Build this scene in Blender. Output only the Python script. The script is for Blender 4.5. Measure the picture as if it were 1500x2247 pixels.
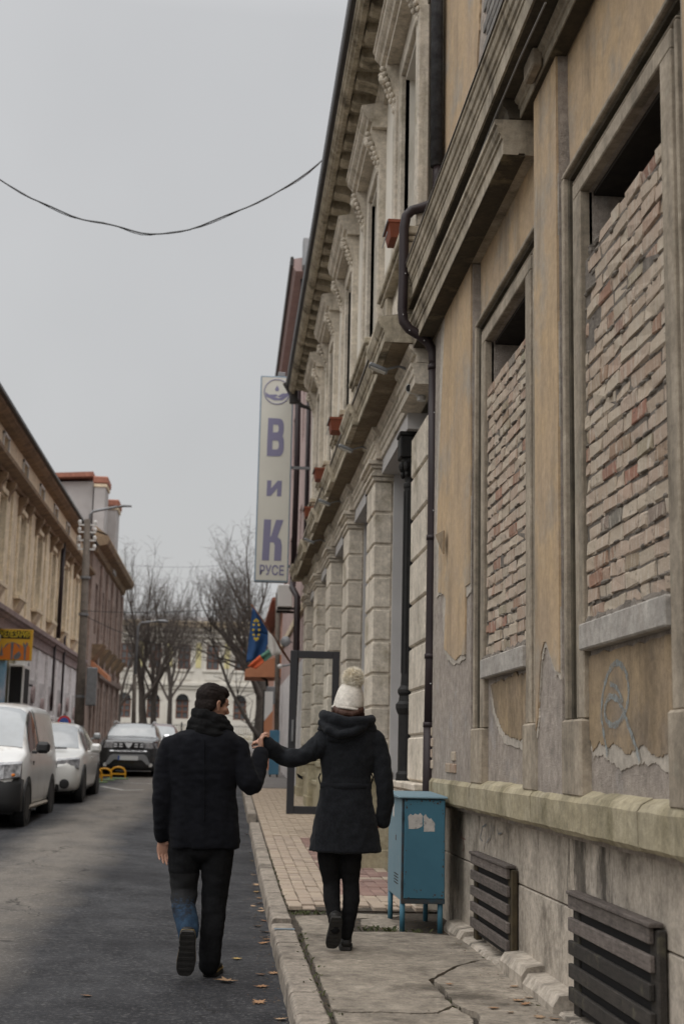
import bpy, bmesh, math, random
from math import sin, cos, pi, radians, sqrt, atan2
from mathutils import Vector, Matrix, noise
from mathutils.geometry import tessellate_polygon
for o in list(bpy.data.objects): bpy.data.objects.remove(o)
SC = bpy.context.scene
COL = SC.collection
RND = random.Random(11)

# ---------------------------------------------------------------- camera, sky, sun, exposure
FPX, CXP, CYP, CAMH = 2983.0, 750.0, 1123.5, 1.4          # 48 mm lens on the 1500 x 2247 photograph
_y = Vector((-255, -526.5, -FPX)).normalized()
_z = Vector((372, 16720, -FPX)); _z -= _z.dot(_y) * _y; _z.normalize()
_x = _y.cross(_z)
CAMR = Matrix((_x, _y, _z))
cam = bpy.data.cameras.new('camera'); camo = bpy.data.objects.new('camera', cam); COL.objects.link(camo)
M4 = CAMR.to_4x4(); M4.translation = Vector((0, 0, CAMH)); camo.matrix_world = M4
cam.sensor_fit = 'VERTICAL'; cam.sensor_height = 36; cam.lens = FPX / 2247 * 36
cam.clip_start = 0.05; cam.clip_end = 2000
cam.dof.use_dof = True; cam.dof.focus_distance = 8.7; cam.dof.aperture_fstop = 3.0
SC.camera = camo

def at(u, v, Y):
    r = CAMR @ Vector((u - CXP, -(v - CYP), -FPX)); return Vector((0, 0, CAMH)) + r * (Y / r.y)
def onx(u, v, X):
    r = CAMR @ Vector((u - CXP, -(v - CYP), -FPX)); return Vector((0, 0, CAMH)) + r * (X / r.x)
def onz(u, v, Z):
    r = CAMR @ Vector((u - CXP, -(v - CYP), -FPX)); return Vector((0, 0, CAMH)) + r * ((Z - CAMH) / r.z)

SUN_EL, SUN_AZ = radians(63), radians(209)                # soft overcast sun, from the left of the street and a little behind
W = bpy.data.worlds.new('World'); SC.world = W; W.use_nodes = True
nt = W.node_tree; nt.nodes.clear()
wo = nt.nodes.new('ShaderNodeOutputWorld'); bg = nt.nodes.new('ShaderNodeBackground'); bg.inputs[1].default_value = 0.1
sky = nt.nodes.new('ShaderNodeTexSky'); sky.sky_type = 'NISHITA'; sky.sun_disc = False
sky.sun_elevation = SUN_EL; sky.sun_rotation = SUN_AZ; sky.dust_density = 4; sky.air_density = 1.5
tc = nt.nodes.new('ShaderNodeTexCoord'); sep = nt.nodes.new('ShaderNodeSeparateXYZ')
nt.links.new(tc.outputs['Generated'], sep.inputs[0])
cr = nt.nodes.new('ShaderNodeValToRGB')                    # overcast layer: evenly grey, gently brighter towards the zenith
cr.color_ramp.elements[0].position = 0.0; cr.color_ramp.elements[0].color = (.445, .445, .446, 1)
cr.color_ramp.elements[1].position = 1.0; cr.color_ramp.elements[1].color = (1.75, 1.75, 1.74, 1)
e = cr.color_ramp.elements.new(.5); e.color = (.445, .447, .451, 1); e = cr.color_ramp.elements.new(.74); e.color = (.95, .95, .95, 1)
nt.links.new(sep.outputs[2], cr.inputs[0])
nz = nt.nodes.new('ShaderNodeTexNoise'); nz.inputs['Scale'].default_value = 2.2; nz.inputs['Detail'].default_value = 4
nt.links.new(tc.outputs['Generated'], nz.inputs['Vector'])
mr = nt.nodes.new('ShaderNodeMapRange'); mr.inputs[1].default_value = .3; mr.inputs[2].default_value = .7; mr.inputs[3].default_value = 9.1; mr.inputs[4].default_value = 10.5
nt.links.new(nz.outputs[0], mr.inputs[0])
vm = nt.nodes.new('ShaderNodeVectorMath'); vm.operation = 'SCALE'
nt.links.new(cr.outputs[0], vm.inputs[0]); nt.links.new(mr.outputs[0], vm.inputs['Scale'])
mx = nt.nodes.new('ShaderNodeMix'); mx.data_type = 'RGBA'; mx.inputs[0].default_value = .93
nt.links.new(sky.outputs[0], mx.inputs[6]); nt.links.new(vm.outputs[0], mx.inputs[7])
nt.links.new(mx.outputs[2], bg.inputs[0]); nt.links.new(bg.outputs[0], wo.inputs[0])
sl = bpy.data.lights.new('sun', 'SUN'); sl.energy = 1.5; sl.angle = radians(95); sl.color = (1, .97, .93)
so = bpy.data.objects.new('sun', sl); COL.objects.link(so)
# light travels from the sun's direction: left of the street (-X), slightly behind the camera (-Y)
sd = Vector((-cos(SUN_EL) * .48, -cos(SUN_EL) * .877, sin(SUN_EL)))
so.rotation_euler = sd.to_track_quat('Z', 'Y').to_euler()
SC.view_settings.view_transform = 'Standard'; SC.view_settings.look = 'None'
SC.view_settings.exposure = 0.40; SC.view_settings.gamma = 1; SC.view_settings.use_curve_mapping = False
SC.render.engine = 'CYCLES'
SC.cycles.max_bounces = 6; SC.cycles.transparent_max_bounces = 8

# ---------------------------------------------------------------- helpers
def col4(c): return (c[0], c[1], c[2], 1)
MATS = {}
def mat(name, c1, c2=None, scale=4.0, rough=.85, bump=.15, bscale=40, streak=None, sk=.5, rand=0.0, metal=0.0,
        blotch=None, bk=.5, blsc=1.2, stretch=None, spec=.4, coat=0.0, sheen=0.0, bdist=.01, grain=.34, hs=False):
    """procedural surface: base noise between two tones, optional run-down streaks, blotches of wear, bump and per-object variation"""
    m = bpy.data.materials.new(name); m.use_nodes = True; N = m.node_tree.nodes; L = m.node_tree.links
    b = N['Principled BSDF']; b.inputs['Roughness'].default_value = rough; b.inputs['Metallic'].default_value = metal
    b.inputs['Specular IOR Level'].default_value = spec
    if coat: b.inputs['Coat Weight'].default_value = coat; b.inputs['Coat Roughness'].default_value = .08
    if sheen: b.inputs['Sheen Weight'].default_value = sheen; b.inputs['Sheen Roughness'].default_value = .5
    t = N.new('ShaderNodeTexCoord'); src = t.outputs['Object']
    geo = N.new('ShaderNodeNewGeometry'); src = geo.outputs['Position']
    def nzn(sc, det=5, ro=.6, st=None):
        n = N.new('ShaderNodeTexNoise'); n.inputs['Scale'].default_value = sc; n.inputs['Detail'].default_value = det; n.inputs['Roughness'].default_value = ro
        if st:
            mp = N.new('ShaderNodeMapping'); mp.inputs['Scale'].default_value = st; L.new(src, mp.inputs[0]); L.new(mp.outputs[0], n.inputs['Vector']); n.inputs['Distortion'].default_value = .25
        else: L.new(src, n.inputs['Vector'])
        return n.outputs[0]
    def ramp(s, a, z):
        r = N.new('ShaderNodeMapRange'); r.inputs[1].default_value = a; r.inputs[2].default_value = z; L.new(s, r.inputs[0]); return r.outputs[0]
    def mixc(f, A, B):
        k = N.new('ShaderNodeMix'); k.data_type = 'RGBA'
        if isinstance(f, float): k.inputs[0].default_value = f
        else: L.new(f, k.inputs[0])
        for s, i in ((A, 6), (B, 7)):
            if isinstance(s, tuple): k.inputs[i].default_value = col4(s)
            else: L.new(s, k.inputs[i])
        return k.outputs[2]
    c = tuple(c1)
    if c2 is not None: c = mixc(ramp(nzn(scale, st=stretch), .32, .68), tuple(c1), tuple(c2))
    if blotch is not None:
        f = ramp(nzn(blsc, 7, .65), .66 - .3 * bk, .74 - .3 * bk + .06); c = mixc(f, c, tuple(blotch))
    if streak is not None:
        f = ramp(nzn(1.0, 9, .72, (4.2, 4.2, .62)), .66 - .28 * sk, 1.02 - .28 * sk); c = mixc(f, c, tuple(streak))
        if hs:                                                # hard-edged damp stains and runs
            f = ramp(nzn(1.0, 10, .74, (1.9, 1.9, .75)), .53, .60); f2 = N.new('ShaderNodeMath'); f2.operation = 'MULTIPLY'; f2.inputs[1].default_value = .82; L.new(f, f2.inputs[0]); c = mixc(f2.outputs[0], c, tuple(streak))
    if bump >= .2 and rough > .6:                            # fine dirt and pores: value grain at two sizes
        g1 = nzn(19, 8, .78); g2 = nzn(3.1, 6, .7)
        r1 = N.new('ShaderNodeMapRange'); r1.inputs[1].default_value = .3; r1.inputs[2].default_value = .7; r1.inputs[3].default_value = 1 - grain; r1.inputs[4].default_value = 1 + grain * .8; L.new(g1, r1.inputs[0])
        r2 = N.new('ShaderNodeMapRange'); r2.inputs[1].default_value = .3; r2.inputs[2].default_value = .7; r2.inputs[3].default_value = 1 - grain * .6; r2.inputs[4].default_value = 1 + grain * .5; L.new(g2, r2.inputs[0])
        mm_ = N.new('ShaderNodeMath'); mm_.operation = 'MULTIPLY'; L.new(r1.outputs[0], mm_.inputs[0]); L.new(r2.outputs[0], mm_.inputs[1])
        h0 = N.new('ShaderNodeHueSaturation'); L.new(mm_.outputs[0], h0.inputs['Value'])
        if isinstance(c, tuple): h0.inputs['Color'].default_value = col4(c)
        else: L.new(c, h0.inputs['Color'])
        c = h0.outputs[0]
    if rand:
        oi = N.new('ShaderNodeObjectInfo'); h = N.new('ShaderNodeHueSaturation')
        r = N.new('ShaderNodeMapRange'); r.inputs[3].default_value = 1 - rand; r.inputs[4].default_value = 1 + rand
        L.new(oi.outputs['Random'], r.inputs[0]); L.new(r.outputs[0], h.inputs['Value'])
        if isinstance(c, tuple): h.inputs['Color'].default_value = col4(c)
        else: L.new(c, h.inputs['Color'])
        c = h.outputs[0]
    if isinstance(c, tuple): b.inputs['Base Color'].default_value = col4(c)
    else: L.new(c, b.inputs['Base Color'])
    if bump:
        bp = N.new('ShaderNodeBump'); bp.inputs['Strength'].default_value = bump; bp.inputs['Distance'].default_value = bdist
        L.new(nzn(bscale, 6, .7, stretch and tuple(x * 1 for x in stretch)), bp.inputs['Height']); L.new(bp.outputs[0], b.inputs['Normal'])
    MATS[name] = m; return m
def ramp_mat(name, stops, rough=.9, bump=.4, bscale=60, streak=None, sk=.5):
    """per-object tone picked from a ramp by the object's own random number"""
    m = mat(name, (.3, .3, .3), None, rough=rough, bump=bump, bscale=bscale); N = m.node_tree.nodes; L = m.node_tree.links; b = N['Principled BSDF']
    oi = N.new('ShaderNodeObjectInfo'); cr = N.new('ShaderNodeValToRGB'); cr.color_ramp.interpolation = 'LINEAR'
    el = cr.color_ramp.elements
    while len(el) < len(stops): el.new(.5)
    for e, (p, c) in zip(el, stops): e.position = p; e.color = col4(c)
    L.new(oi.outputs['Random'], cr.inputs[0]); out = cr.outputs[0]
    geo = N.new('ShaderNodeNewGeometry')
    for st, c, lo, hi in ((( 45, 45, 9), streak or (.4, .36, .3), .5, .72), ((14, 14, 30), (.10, .085, .07), .62, .8)):
        mp = N.new('ShaderNodeMapping'); mp.inputs['Scale'].default_value = st; L.new(geo.outputs['Position'], mp.inputs[0])
        n = N.new('ShaderNodeTexNoise'); n.inputs['Scale'].default_value = 1; n.inputs['Detail'].default_value = 5; L.new(mp.outputs[0], n.inputs['Vector'])
        r = N.new('ShaderNodeMapRange'); r.inputs[1].default_value = lo; r.inputs[2].default_value = hi; r.inputs[4].default_value = sk; L.new(n.outputs[0], r.inputs[0])
        k = N.new('ShaderNodeMix'); k.data_type = 'RGBA'; L.new(r.outputs[0], k.inputs[0]); L.new(out, k.inputs[6]); k.inputs[7].default_value = col4(c); out = k.outputs[2]
    L.new(out, b.inputs['Base Color']); return m
def glass_mat(name, tint=(.03, .035, .04), rough=.08):
    m = bpy.data.materials.new(name); m.use_nodes = True; b = m.node_tree.nodes['Principled BSDF']
    b.inputs['Base Color'].default_value = col4(tint); b.inputs['Roughness'].default_value = rough; b.inputs['Specular IOR Level'].default_value = .9
    b.inputs['Coat Weight'].default_value = .6; b.inputs['Coat Roughness'].default_value = .05; return m

class MB:
    """collects shapes in world (or thing-local) coordinates and links them as one mesh object"""
    def __init__(s): s.v = []; s.f = []
    def add(s, vs, fs):
        o = len(s.v); s.v += [tuple(v) for v in vs]; s.f += [tuple(i + o for i in f) for f in fs]; return s
    def box(s, x0, x1, y0, y1, z0, z1, c=0.0, T=None):
        if x0 > x1: x0, x1 = x1, x0
        if y0 > y1: y0, y1 = y1, y0
        if z0 > z1: z0, z1 = z1, z0
        c = min(c, (x1 - x0) * .4, (y1 - y0) * .4, (z1 - z0) * .4)
        if c <= 0:
            vs = [Vector((x, y, z)) for x in (x0, x1) for y in (y0, y1) for z in (z0, z1)]
            fs = [(0, 1, 3, 2), (4, 6, 7, 5), (0, 4, 5, 1), (2, 3, 7, 6), (0, 2, 6, 4), (1, 5, 7, 3)]
        else:
            vs = []; ix = {}
            X = (x0, x1); Y = (y0, y1); Z = (z0, z1)
            for i in (0, 1):
                for j in (0, 1):
                    for k in (0, 1):
                        sx, sy, sz = (c, -c)[i], (c, -c)[j], (c, -c)[k]
                        ix[i, j, k, 0] = len(vs); vs.append(Vector((X[i], Y[j] + sy, Z[k] + sz)))
                        ix[i, j, k, 1] = len(vs); vs.append(Vector((X[i] + sx, Y[j], Z[k] + sz)))
                        ix[i, j, k, 2] = len(vs); vs.append(Vector((X[i] + sx, Y[j] + sy, Z[k])))
            q = lambda a: [ix[k] for k in a]
            fs = []
            for i in (0, 1):
                fs.append(q([(i, 0, 0, 0), (i, 1, 0, 0), (i, 1, 1, 0), (i, 0, 1, 0)])); fs.append(q([(0, i, 0, 1), (1, i, 0, 1), (1, i, 1, 1), (0, i, 1, 1)])); fs.append(q([(0, 0, i, 2), (1, 0, i, 2), (1, 1, i, 2), (0, 1, i, 2)]))
                for j in (0, 1):
                    fs.append(q([(i, j, 0, 0), (i, j, 1, 0), (i, j, 1, 1), (i, j, 0, 1)])); fs.append(q([(i, 0, j, 0), (i, 1, j, 0), (i, 1, j, 2), (i, 0, j, 2)])); fs.append(q([(0, i, j, 1), (1, i, j, 1), (1, i, j, 2), (0, i, j, 2)]))
                    for k in (0, 1): fs.append(q([(i, j, k, 0), (i, j, k, 1), (i, j, k, 2)]))
        if T is not None: vs = [T @ v for v in vs]
        return s.add(vs, fs)
    def prism(s, poly, ax, a, b):
        """closed polygon extruded along an axis: 'x' takes (y, z), 'y' takes (x, z), 'z' takes (x, y)"""
        P = {'x': lambda p, t: (t, p[0], p[1]), 'y': lambda p, t: (p[0], t, p[1]), 'z': lambda p, t: (p[0], p[1], t)}[ax]
        n = len(poly); vs = [P(p, a) for p in poly] + [P(p, b) for p in poly]
        if n > 10:                                            # ragged outlines are cut into clean triangles
            tr = [tuple(t) for t in tessellate_polygon([[Vector((p[0], p[1], 0)) for p in poly]])]; caps = tr + [tuple(n + i for i in t[::-1]) for t in tr]
        else: caps = [tuple(range(n)), tuple(range(2 * n - 1, n - 1, -1))]
        fs = caps + [(i, i + n, (i + 1) % n + n, (i + 1) % n) for i in range(n)]
        return s.add(vs, fs)
    def loft(s, rings, cap=True, closed=True):
        n = len(rings[0]); vs = [v for r in rings for v in r]; fs = []
        for a in range(len(rings) - 1):
            for i in range(n if closed else n - 1):
                j = (i + 1) % n; fs.append((a * n + i, a * n + j, (a + 1) * n + j, (a + 1) * n + i))
        if cap: fs.append(tuple(range(n - 1, -1, -1))); fs.append(tuple(range((len(rings) - 1) * n, len(rings) * n)))
        return s.add(vs, fs)
    def tube(s, path, r, n=8, cap=True, flat=1.0, loop=False):
        path = [Vector(p) for p in path]; rs = r if isinstance(r, (list, tuple)) else [r] * len(path)
        rings = []; up = None
        for i, p in enumerate(path):
            if loop: d = path[(i + 1) % len(path)] - path[i - 1]
            else: d = (path[min(i + 1, len(path) - 1)] - path[max(i - 1, 0)])
            d.normalize()
            if up is None:
                up = Vector((0, 0, 1)) if abs(d.z) < .9 else Vector((0, 1, 0))
            a = d.cross(up).normalized(); up = a.cross(d).normalized()
            rings.append([p + rs[i] * (a * cos(2 * pi * k / n) + up * sin(2 * pi * k / n) * flat) for k in range(n)])
        if loop: rings.append(rings[0]); cap = False
        return s.loft(rings, cap)
    def lathe(s, prof, c, n=16, axis=None):
        c = Vector(c); Q = axis.to_track_quat('Z', 'Y') if axis is not None else None
        rings = []
        for r, z in prof:
            ring = []
            for k in range(n):
                p = Vector((r * cos(2 * pi * k / n), r * sin(2 * pi * k / n), z))
                if Q: p = Q @ p
                ring.append(c + p)
            rings.append(ring)
        return s.loft(rings)
    def ell(s, c, r, n=14, m=9, T=None):
        c = Vector(c); rings = []
        for j in range(m + 1):
            th = pi * (j + .02 * (j == 0) - .02 * (j == m)) / m
            rings.append([Vector((r[0] * sin(th) * cos(2 * pi * k / n), r[1] * sin(th) * sin(2 * pi * k / n), -r[2] * cos(th))) for k in range(n)])
        if T is not None: rings = [[T @ p for p in q] for q in rings]
        return s.loft([[c + p for p in q] for q in rings])
    def xform(s, T):
        s.v = [tuple(T @ Vector(v)) for v in s.v]; return s
    def build(s, name, m, parent=None, smooth=False, bevel=0, subsurf=0, world=True, fix=True):
        me = bpy.data.meshes.new(name); me.from_pydata(s.v, [], s.f)
        bm = bmesh.new(); bm.from_mesh(me)
        if fix: bmesh.ops.recalc_face_normals(bm, faces=bm.faces)
        bm.to_mesh(me); bm.free()
        if smooth:
            for p in me.polygons: p.use_smooth = True
        return link(name, me, m, parent, bevel, subsurf, world)
def link(name, me, m, parent=None, bevel=0, subsurf=0, world=True):
    o = bpy.data.objects.new(name, me); COL.objects.link(o)
    if m is not None: me.materials.clear(); me.materials.append(m)
    if parent is not None:
        o.parent = parent
        if world:                                     # vertices are in world space: undo the things' own positions
            off = Vector((0, 0, 0)); q = parent
            while q is not None: off += q.location; q = q.parent
            o.location = -off
    if bevel:
        k = o.modifiers.new('bevel', 'BEVEL'); k.width = bevel; k.segments = 2; k.limit_method = 'ANGLE'; k.angle_limit = radians(40)
    if subsurf:
        k = o.modifiers.new('sub', 'SUBSURF'); k.levels = subsurf; k.render_levels = subsurf
    return o
def tag(o, label=None, cat=None, group=None, kind=None):
    if label: o['label'] = label
    if cat: o['category'] = cat
    if group: o['group'] = group
    if kind: o['kind'] = kind
    return o
def thing(name, label, cat, loc=(0, 0, 0), group=None, rz=0):
    o = bpy.data.objects.new(name, None); o.empty_display_size = .2; COL.objects.link(o); o.location = loc; o.rotation_euler = (0, 0, rz)
    return tag(o, label, cat, group)
def kids(o): return [c for c in bpy.data.objects if c.parent == o]
def dup(o, parent=None, ch=None):
    c = o.copy(); COL.objects.link(c)
    if parent is not None: c.parent = parent
    for k in list(o.children): dup(k, c)
    return c
def rough_poly(pts, amp, n=4, seed=0):
    """subdivide a closed polygon and jitter the new points: ragged plaster and crack edges"""
    r = random.Random(seed); out = []; n *= 3
    for i, p in enumerate(pts):
        q = pts[(i + 1) % len(pts)]; out.append(tuple(p)); L_ = math.hypot(q[0] - p[0], q[1] - p[1])
        for k in range(1, n):
            t = k / n; x, y = p[0] + (q[0] - p[0]) * t, p[1] + (q[1] - p[1]) * t; s = min(1, 6 * t * (1 - t)) * min(1, L_ / (4 * amp + 1e-6))
            dx = amp * (1.6 * noise.noise(Vector((x * 9, y * 9, seed))) + .7 * noise.noise(Vector((x * 31, y * 31, seed + 5))) + r.uniform(-.25, .25)); dy = amp * (1.6 * noise.noise(Vector((x * 9, y * 9, seed + 9))) + .7 * noise.noise(Vector((x * 31, y * 31, seed + 13))) + r.uniform(-.25, .25))
            out.append((x + dx * s, y + dy * s))
    return out
def text_mesh(body, size, sx=1.0, bold=0.0, ext=.004):
    cu = bpy.data.curves.new('lettering', 'FONT'); cu.body = body; cu.size = size; cu.extrude = ext; cu.offset = bold; cu.align_x = 'CENTER'; cu.align_y = 'CENTER'
    cu.resolution_u = 3
    o = bpy.data.objects.new('lettering', cu); COL.objects.link(o)
    dg = bpy.context.evaluated_depsgraph_get(); me = bpy.data.meshes.new_from_object(o.evaluated_get(dg))
    bpy.data.objects.remove(o); bpy.data.curves.remove(cu)
    for v in me.vertices: v.co.x *= sx
    return me
def place_text(name, body, size, c, right, up, m, parent, sx=1.0, bold=0.0, ext=.004):
    me = text_mesh(body, size, sx, bold, ext); right = Vector(right).normalized(); up = Vector(up).normalized(); nrm = right.cross(up)
    T = Matrix((right, up, nrm)).transposed()
    for v in me.vertices: v.co = Vector(c) + T @ v.co
    return link(name, me, m, parent)
def remesh(mb, voxel, smooth_it=6, disp=None, seed=0):
    """fuse overlapping closed shapes into one continuous skin"""
    me = bpy.data.meshes.new('skin'); me.from_pydata(mb.v, [], mb.f)
    bm = bmesh.new(); bm.from_mesh(me); bmesh.ops.recalc_face_normals(bm, faces=bm.faces); bm.to_mesh(me); bm.free()
    o = bpy.data.objects.new('skin', me); COL.objects.link(o)
    k = o.modifiers.new('r', 'REMESH'); k.mode = 'VOXEL'; k.voxel_size = voxel; k.use_smooth_shade = True
    if smooth_it:
        k = o.modifiers.new('s', 'SMOOTH'); k.iterations = smooth_it; k.factor = .5
    dg = bpy.context.evaluated_depsgraph_get(); out = bpy.data.meshes.new_from_object(o.evaluated_get(dg))
    bpy.data.objects.remove(o); bpy.data.meshes.remove(me)
    if disp:
        ns = [v.normal.copy() for v in out.vertices]
        for v, n_ in zip(out.vertices, ns): v.co += n_ * disp(v.co, n_)
    for p in out.polygons: p.use_smooth = True
    return out
def wall_holes(mb, X, y0, y1, z0, z1, holes, depth, ax='x'):
    """a wall in the plane X = const with rectangular openings and their reveals; depth is the thickness away from the street"""
    ys = sorted({y0, y1, *[h[0] for h in holes], *[h[1] for h in holes]}); zs = sorted({z0, z1, *[h[2] for h in holes], *[h[3] for h in holes]})
    inh = lambda y, z: any(h[0] < y < h[1] and h[2] < z < h[3] for h in holes) or not (y0 < y < y1 and z0 < z < z1)
    P = (lambda x, y, z: (x, y, z)) if ax == 'x' else (lambda x, y, z: (y, x, z))
    for a, b in zip(ys, ys[1:]):
        for c, d in zip(zs, zs[1:]):
            ym, zm = (a + b) / 2, (c + d) / 2
            if inh(ym, zm): continue
            mb.add([P(X, a, c), P(X, b, c), P(X, b, d), P(X, a, d)], [(0, 1, 2, 3)])
            if inh(a - 1e-4, zm): mb.add([P(X, a, c), P(X, a, d), P(X + depth, a, d), P(X + depth, a, c)], [(0, 1, 2, 3)])
            if inh(b + 1e-4, zm): mb.add([P(X, b, c), P(X, b, d), P(X + depth, b, d), P(X + depth, b, c)], [(0, 1, 2, 3)])
            if inh(ym, c - 1e-4): mb.add([P(X, a, c), P(X, b, c), P(X + depth, b, c), P(X + depth, a, c)], [(0, 1, 2, 3)])
            if inh(ym, d + 1e-4): mb.add([P(X, a, d), P(X, b, d), P(X + depth, b, d), P(X + depth, a, d)], [(0, 1, 2, 3)])
    return mb
def gr(Y):
    """the street climbs gently beyond the couple"""
    s = Y - 12
    return 0 if s <= 0 else .0265 * s * s / (s + 2)
# ---------------------------------------------------------------- materials
YPLAST = mat('yellow_plaster', (.50, .36, .215), (.42, .315, .215), 2.2, .92, .25, 60, streak=(.17, .13, .09), sk=.62, blotch=(.36, .31, .25), bk=.42, blsc=1.4, grain=.2)
YPLAST2 = mat('ochre_plaster', (.34, .25, .15), (.28, .21, .14), 3, .92, .3, 50, streak=(.11, .08, .05), sk=.75, blotch=(.24, .19, .14), bk=.5, blsc=2.4)
RENDER = mat('grey_render', (.43, .37, .32), (.33, .285, .245), 14, .95, .7, 90, streak=(.15, .12, .10), sk=.4, blotch=(.38, .35, .33), bk=.35, blsc=3, bdist=.02)
MORTAR = mat('mortar', (.14, .12, .10), (.24, .21, .18), 20, .95, .8, 60, bdist=.02)
FRAME = mat('weathered_stone_trim', (.43, .365, .285), (.30, .25, .19), 5, .9, .35, 60, streak=(.06, .05, .035), sk=.75, blotch=(.36, .32, .25), bk=.25, blsc=5)
GROOVE = mat('dark_trim', (.055, .046, .033), (.12, .10, .07), 6, .92, .4, 60, streak=(.035, .03, .022), sk=.7)
CORN = mat('cornice_stone', (.42, .365, .285), (.29, .245, .18), 4, .9, .35, 50, streak=(.07, .055, .04), sk=.6, blotch=(.10, .08, .055), bk=.35, blsc=2.2)
DKSOFF = mat('dark_soffit', (.085, .07, .05), (.05, .042, .032), 4, .95, .4, 40, blotch=(.15, .12, .08), bk=.4, blsc=2)  # dark tone of the frieze and soffit under the corona
LEDGE = mat('mossy_ledge_stone', (.43, .38, .275), (.36, .31, .205), 2.5, .9, .45, 50, streak=(.15, .125, .065), sk=.72, blotch=(.23, .20, .125), bk=.45, blsc=1.7)
SLAB = mat('plinth_stone', (.50, .44, .37), (.39, .34, .28), 3, .9, .5, 40, streak=(.06, .051, .041), sk=.55, blotch=(.20, .17, .135), bk=.4, blsc=2.6, grain=.4, hs=True)
CONC = mat('sill_concrete', (.40, .375, .34), (.33, .30, .27), 6, .9, .4, 60, streak=(.18, .15, .12), sk=.35)
BRICK = ramp_mat('infill_brick', [(0, (.42, .345, .265)), (.25, (.48, .40, .31)), (.5, (.42, .32, .25)), (.66, (.45, .36, .275)), (.82, (.40, .27, .205)), (.9, (.30, .27, .19)), (.97, (.33, .165, .115)), (1, (.20, .18, .15))], streak=(.54, .485, .405), sk=.85, bump=.8)
GREYBRICK = ramp_mat('grey_brick', [(0, (.20, .19, .18)), (1, (.13, .12, .115))])
BEIGE = mat('beige_stone', (.62, .555, .465), (.52, .465, .385), 3, .85, .25, 60, streak=(.15, .125, .09), sk=.5, blotch=(.33, .285, .21), bk=.32, blsc=1.5, rand=.10)
BEIGEW = mat('cream_painted_wall', (.70, .655, .575), (.62, .575, .50), 2, .85, .15, 60, streak=(.27, .23, .16), sk=.42)
DRIP = mat('weathered_cornice', (.53, .465, .365), (.37, .32, .235), 4, .9, .35, 50, streak=(.08, .066, .046), sk=.7, blotch=(.12, .10, .07), bk=.4, blsc=2)
GREYP = mat('grey_painted_wall', (.50, .485, .475), (.45, .435, .425), 3, .7, .08, 60)
IRON = mat('black_cast_iron', (.010, .0095, .0095), (.018, .017, .016), 12, .6, .15, 90, spec=.25)
PIPE = mat('brown_drainpipe', (.020, .0125, .0145), (.030, .020, .021), 4, .5, .05, 60, spec=.3)
PIPEOLD = mat('tarred_old_pipe', (.016, .015, .017), (.06, .06, .065), 9, .8, .8, 45, bdist=.03)
ASPH = None
KERB = mat('kerb_granite', (.36, .31, .255), (.25, .215, .18), 60, .85, .5, 120, blotch=(.12, .10, .08), bk=.5, blsc=3, grain=.5)
CSLAB = mat('pavement_concrete', (.34, .295, .24), (.24, .205, .165), 5, .9, .6, 70, blotch=(.11, .092, .072), bk=.48, blsc=1.9, grain=.5, bdist=.015)
SOIL = mat('joint_soil', (.11, .09, .07), (.06, .05, .04), 14, .98, .9, 60, bdist=.03)
PAV = ramp_mat('beige_paver', [(0, (.40, .32, .25)), (.5, (.34, .275, .22)), (1, (.43, .35, .27))], sk=.25, streak=(.25, .2, .16))
PAVR = ramp_mat('red_paver', [(0, (.25, .155, .13)), (.5, (.215, .14, .12)), (1, (.29, .19, .16))], sk=.25, streak=(.25, .2, .17))
WOOD = mat('weathered_wood', (.16, .135, .12), (.085, .07, .062), 3, .9, .5, 30, stretch=(30, 3, 30), streak=(.04, .034, .03), sk=.4, rand=.2, bdist=.01)
WOODW = mat('wet_dark_wood', (.045, .038, .032), (.022, .019, .016), 3, .8, .5, 30, stretch=(30, 3, 30), blotch=(.10, .09, .06), bk=.3, blsc=6, rand=.2)
WOODEND = mat('mossy_timber_post', (.07, .052, .027), (.042, .032, .018), 9, .9, .4, 30, streak=(.03, .024, .014), sk=.5)
BLUE = mat('blue_cabinet_paint', (.058, .175, .245), (.046, .145, .21), 3, .5, .08, 80, streak=(.02, .05, .08), sk=.3, spec=.4)
BLUETOP = mat('pale_blue_paint', (.17, .25, .29), (.13, .215, .26), 4, .65, .15, 60, blotch=(.2, .25, .28), bk=.25, blsc=8)
PAPER = mat('torn_white_paper', (.55, .52, .49), (.42, .40, .38), 25, .9, .1, 50, blotch=(.05, .05, .055), bk=.28, blsc=22)
GLASSD = glass_mat('dark_window_glass', (.025, .028, .03), .12)
GLASSL = glass_mat('reflecting_glass', (.10, .11, .12), .15)
DARK = mat('dark_interior', (.012, .011, .011), None, bump=0)
DOORF = mat('anthracite_door_frame', (.028, .028, .032), None, rough=.45, bump=.02)
TERRA = mat('terracotta', (.22, .06, .028), (.17, .05, .026), 8, .75, .1, 60)
WHITEP = mat('white_plastic', (.62, .61, .59), None, rough=.4, bump=.02)
GREYM = mat('grey_metal', (.22, .225, .235), (.17, .175, .18), 8, .45, .05, 60, metal=.3)
SIGNW = mat('sign_acrylic', (.56, .545, .49), (.52, .505, .455), 1.5, .4, .02, 60)
SIGNB = mat('sign_lettering', (.185, .175, .275), None, rough=.5, bump=0)
SIGNF = mat('sign_case', (.20, .26, .32), None, rough=.4, bump=0)
PINKW = mat('mauve_plaster', (.50, .38, .36), (.44, .33, .31), 2.5, .9, .2, 50, streak=(.20, .14, .13), sk=.4)
PEACH = mat('peach_plaster', (.52, .30, .23), (.46, .265, .20), 3, .9, .15, 50, streak=(.30, .17, .13), sk=.3)
ORANGE = mat('orange_awning', (.50, .22, .12), (.44, .19, .10), 5, .8, .05, 50)
LYEL = mat('left_ochre_wall', (.78, .665, .50), (.70, .59, .43), 2, .9, .2, 40, streak=(.24, .17, .09), sk=.5)
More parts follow.
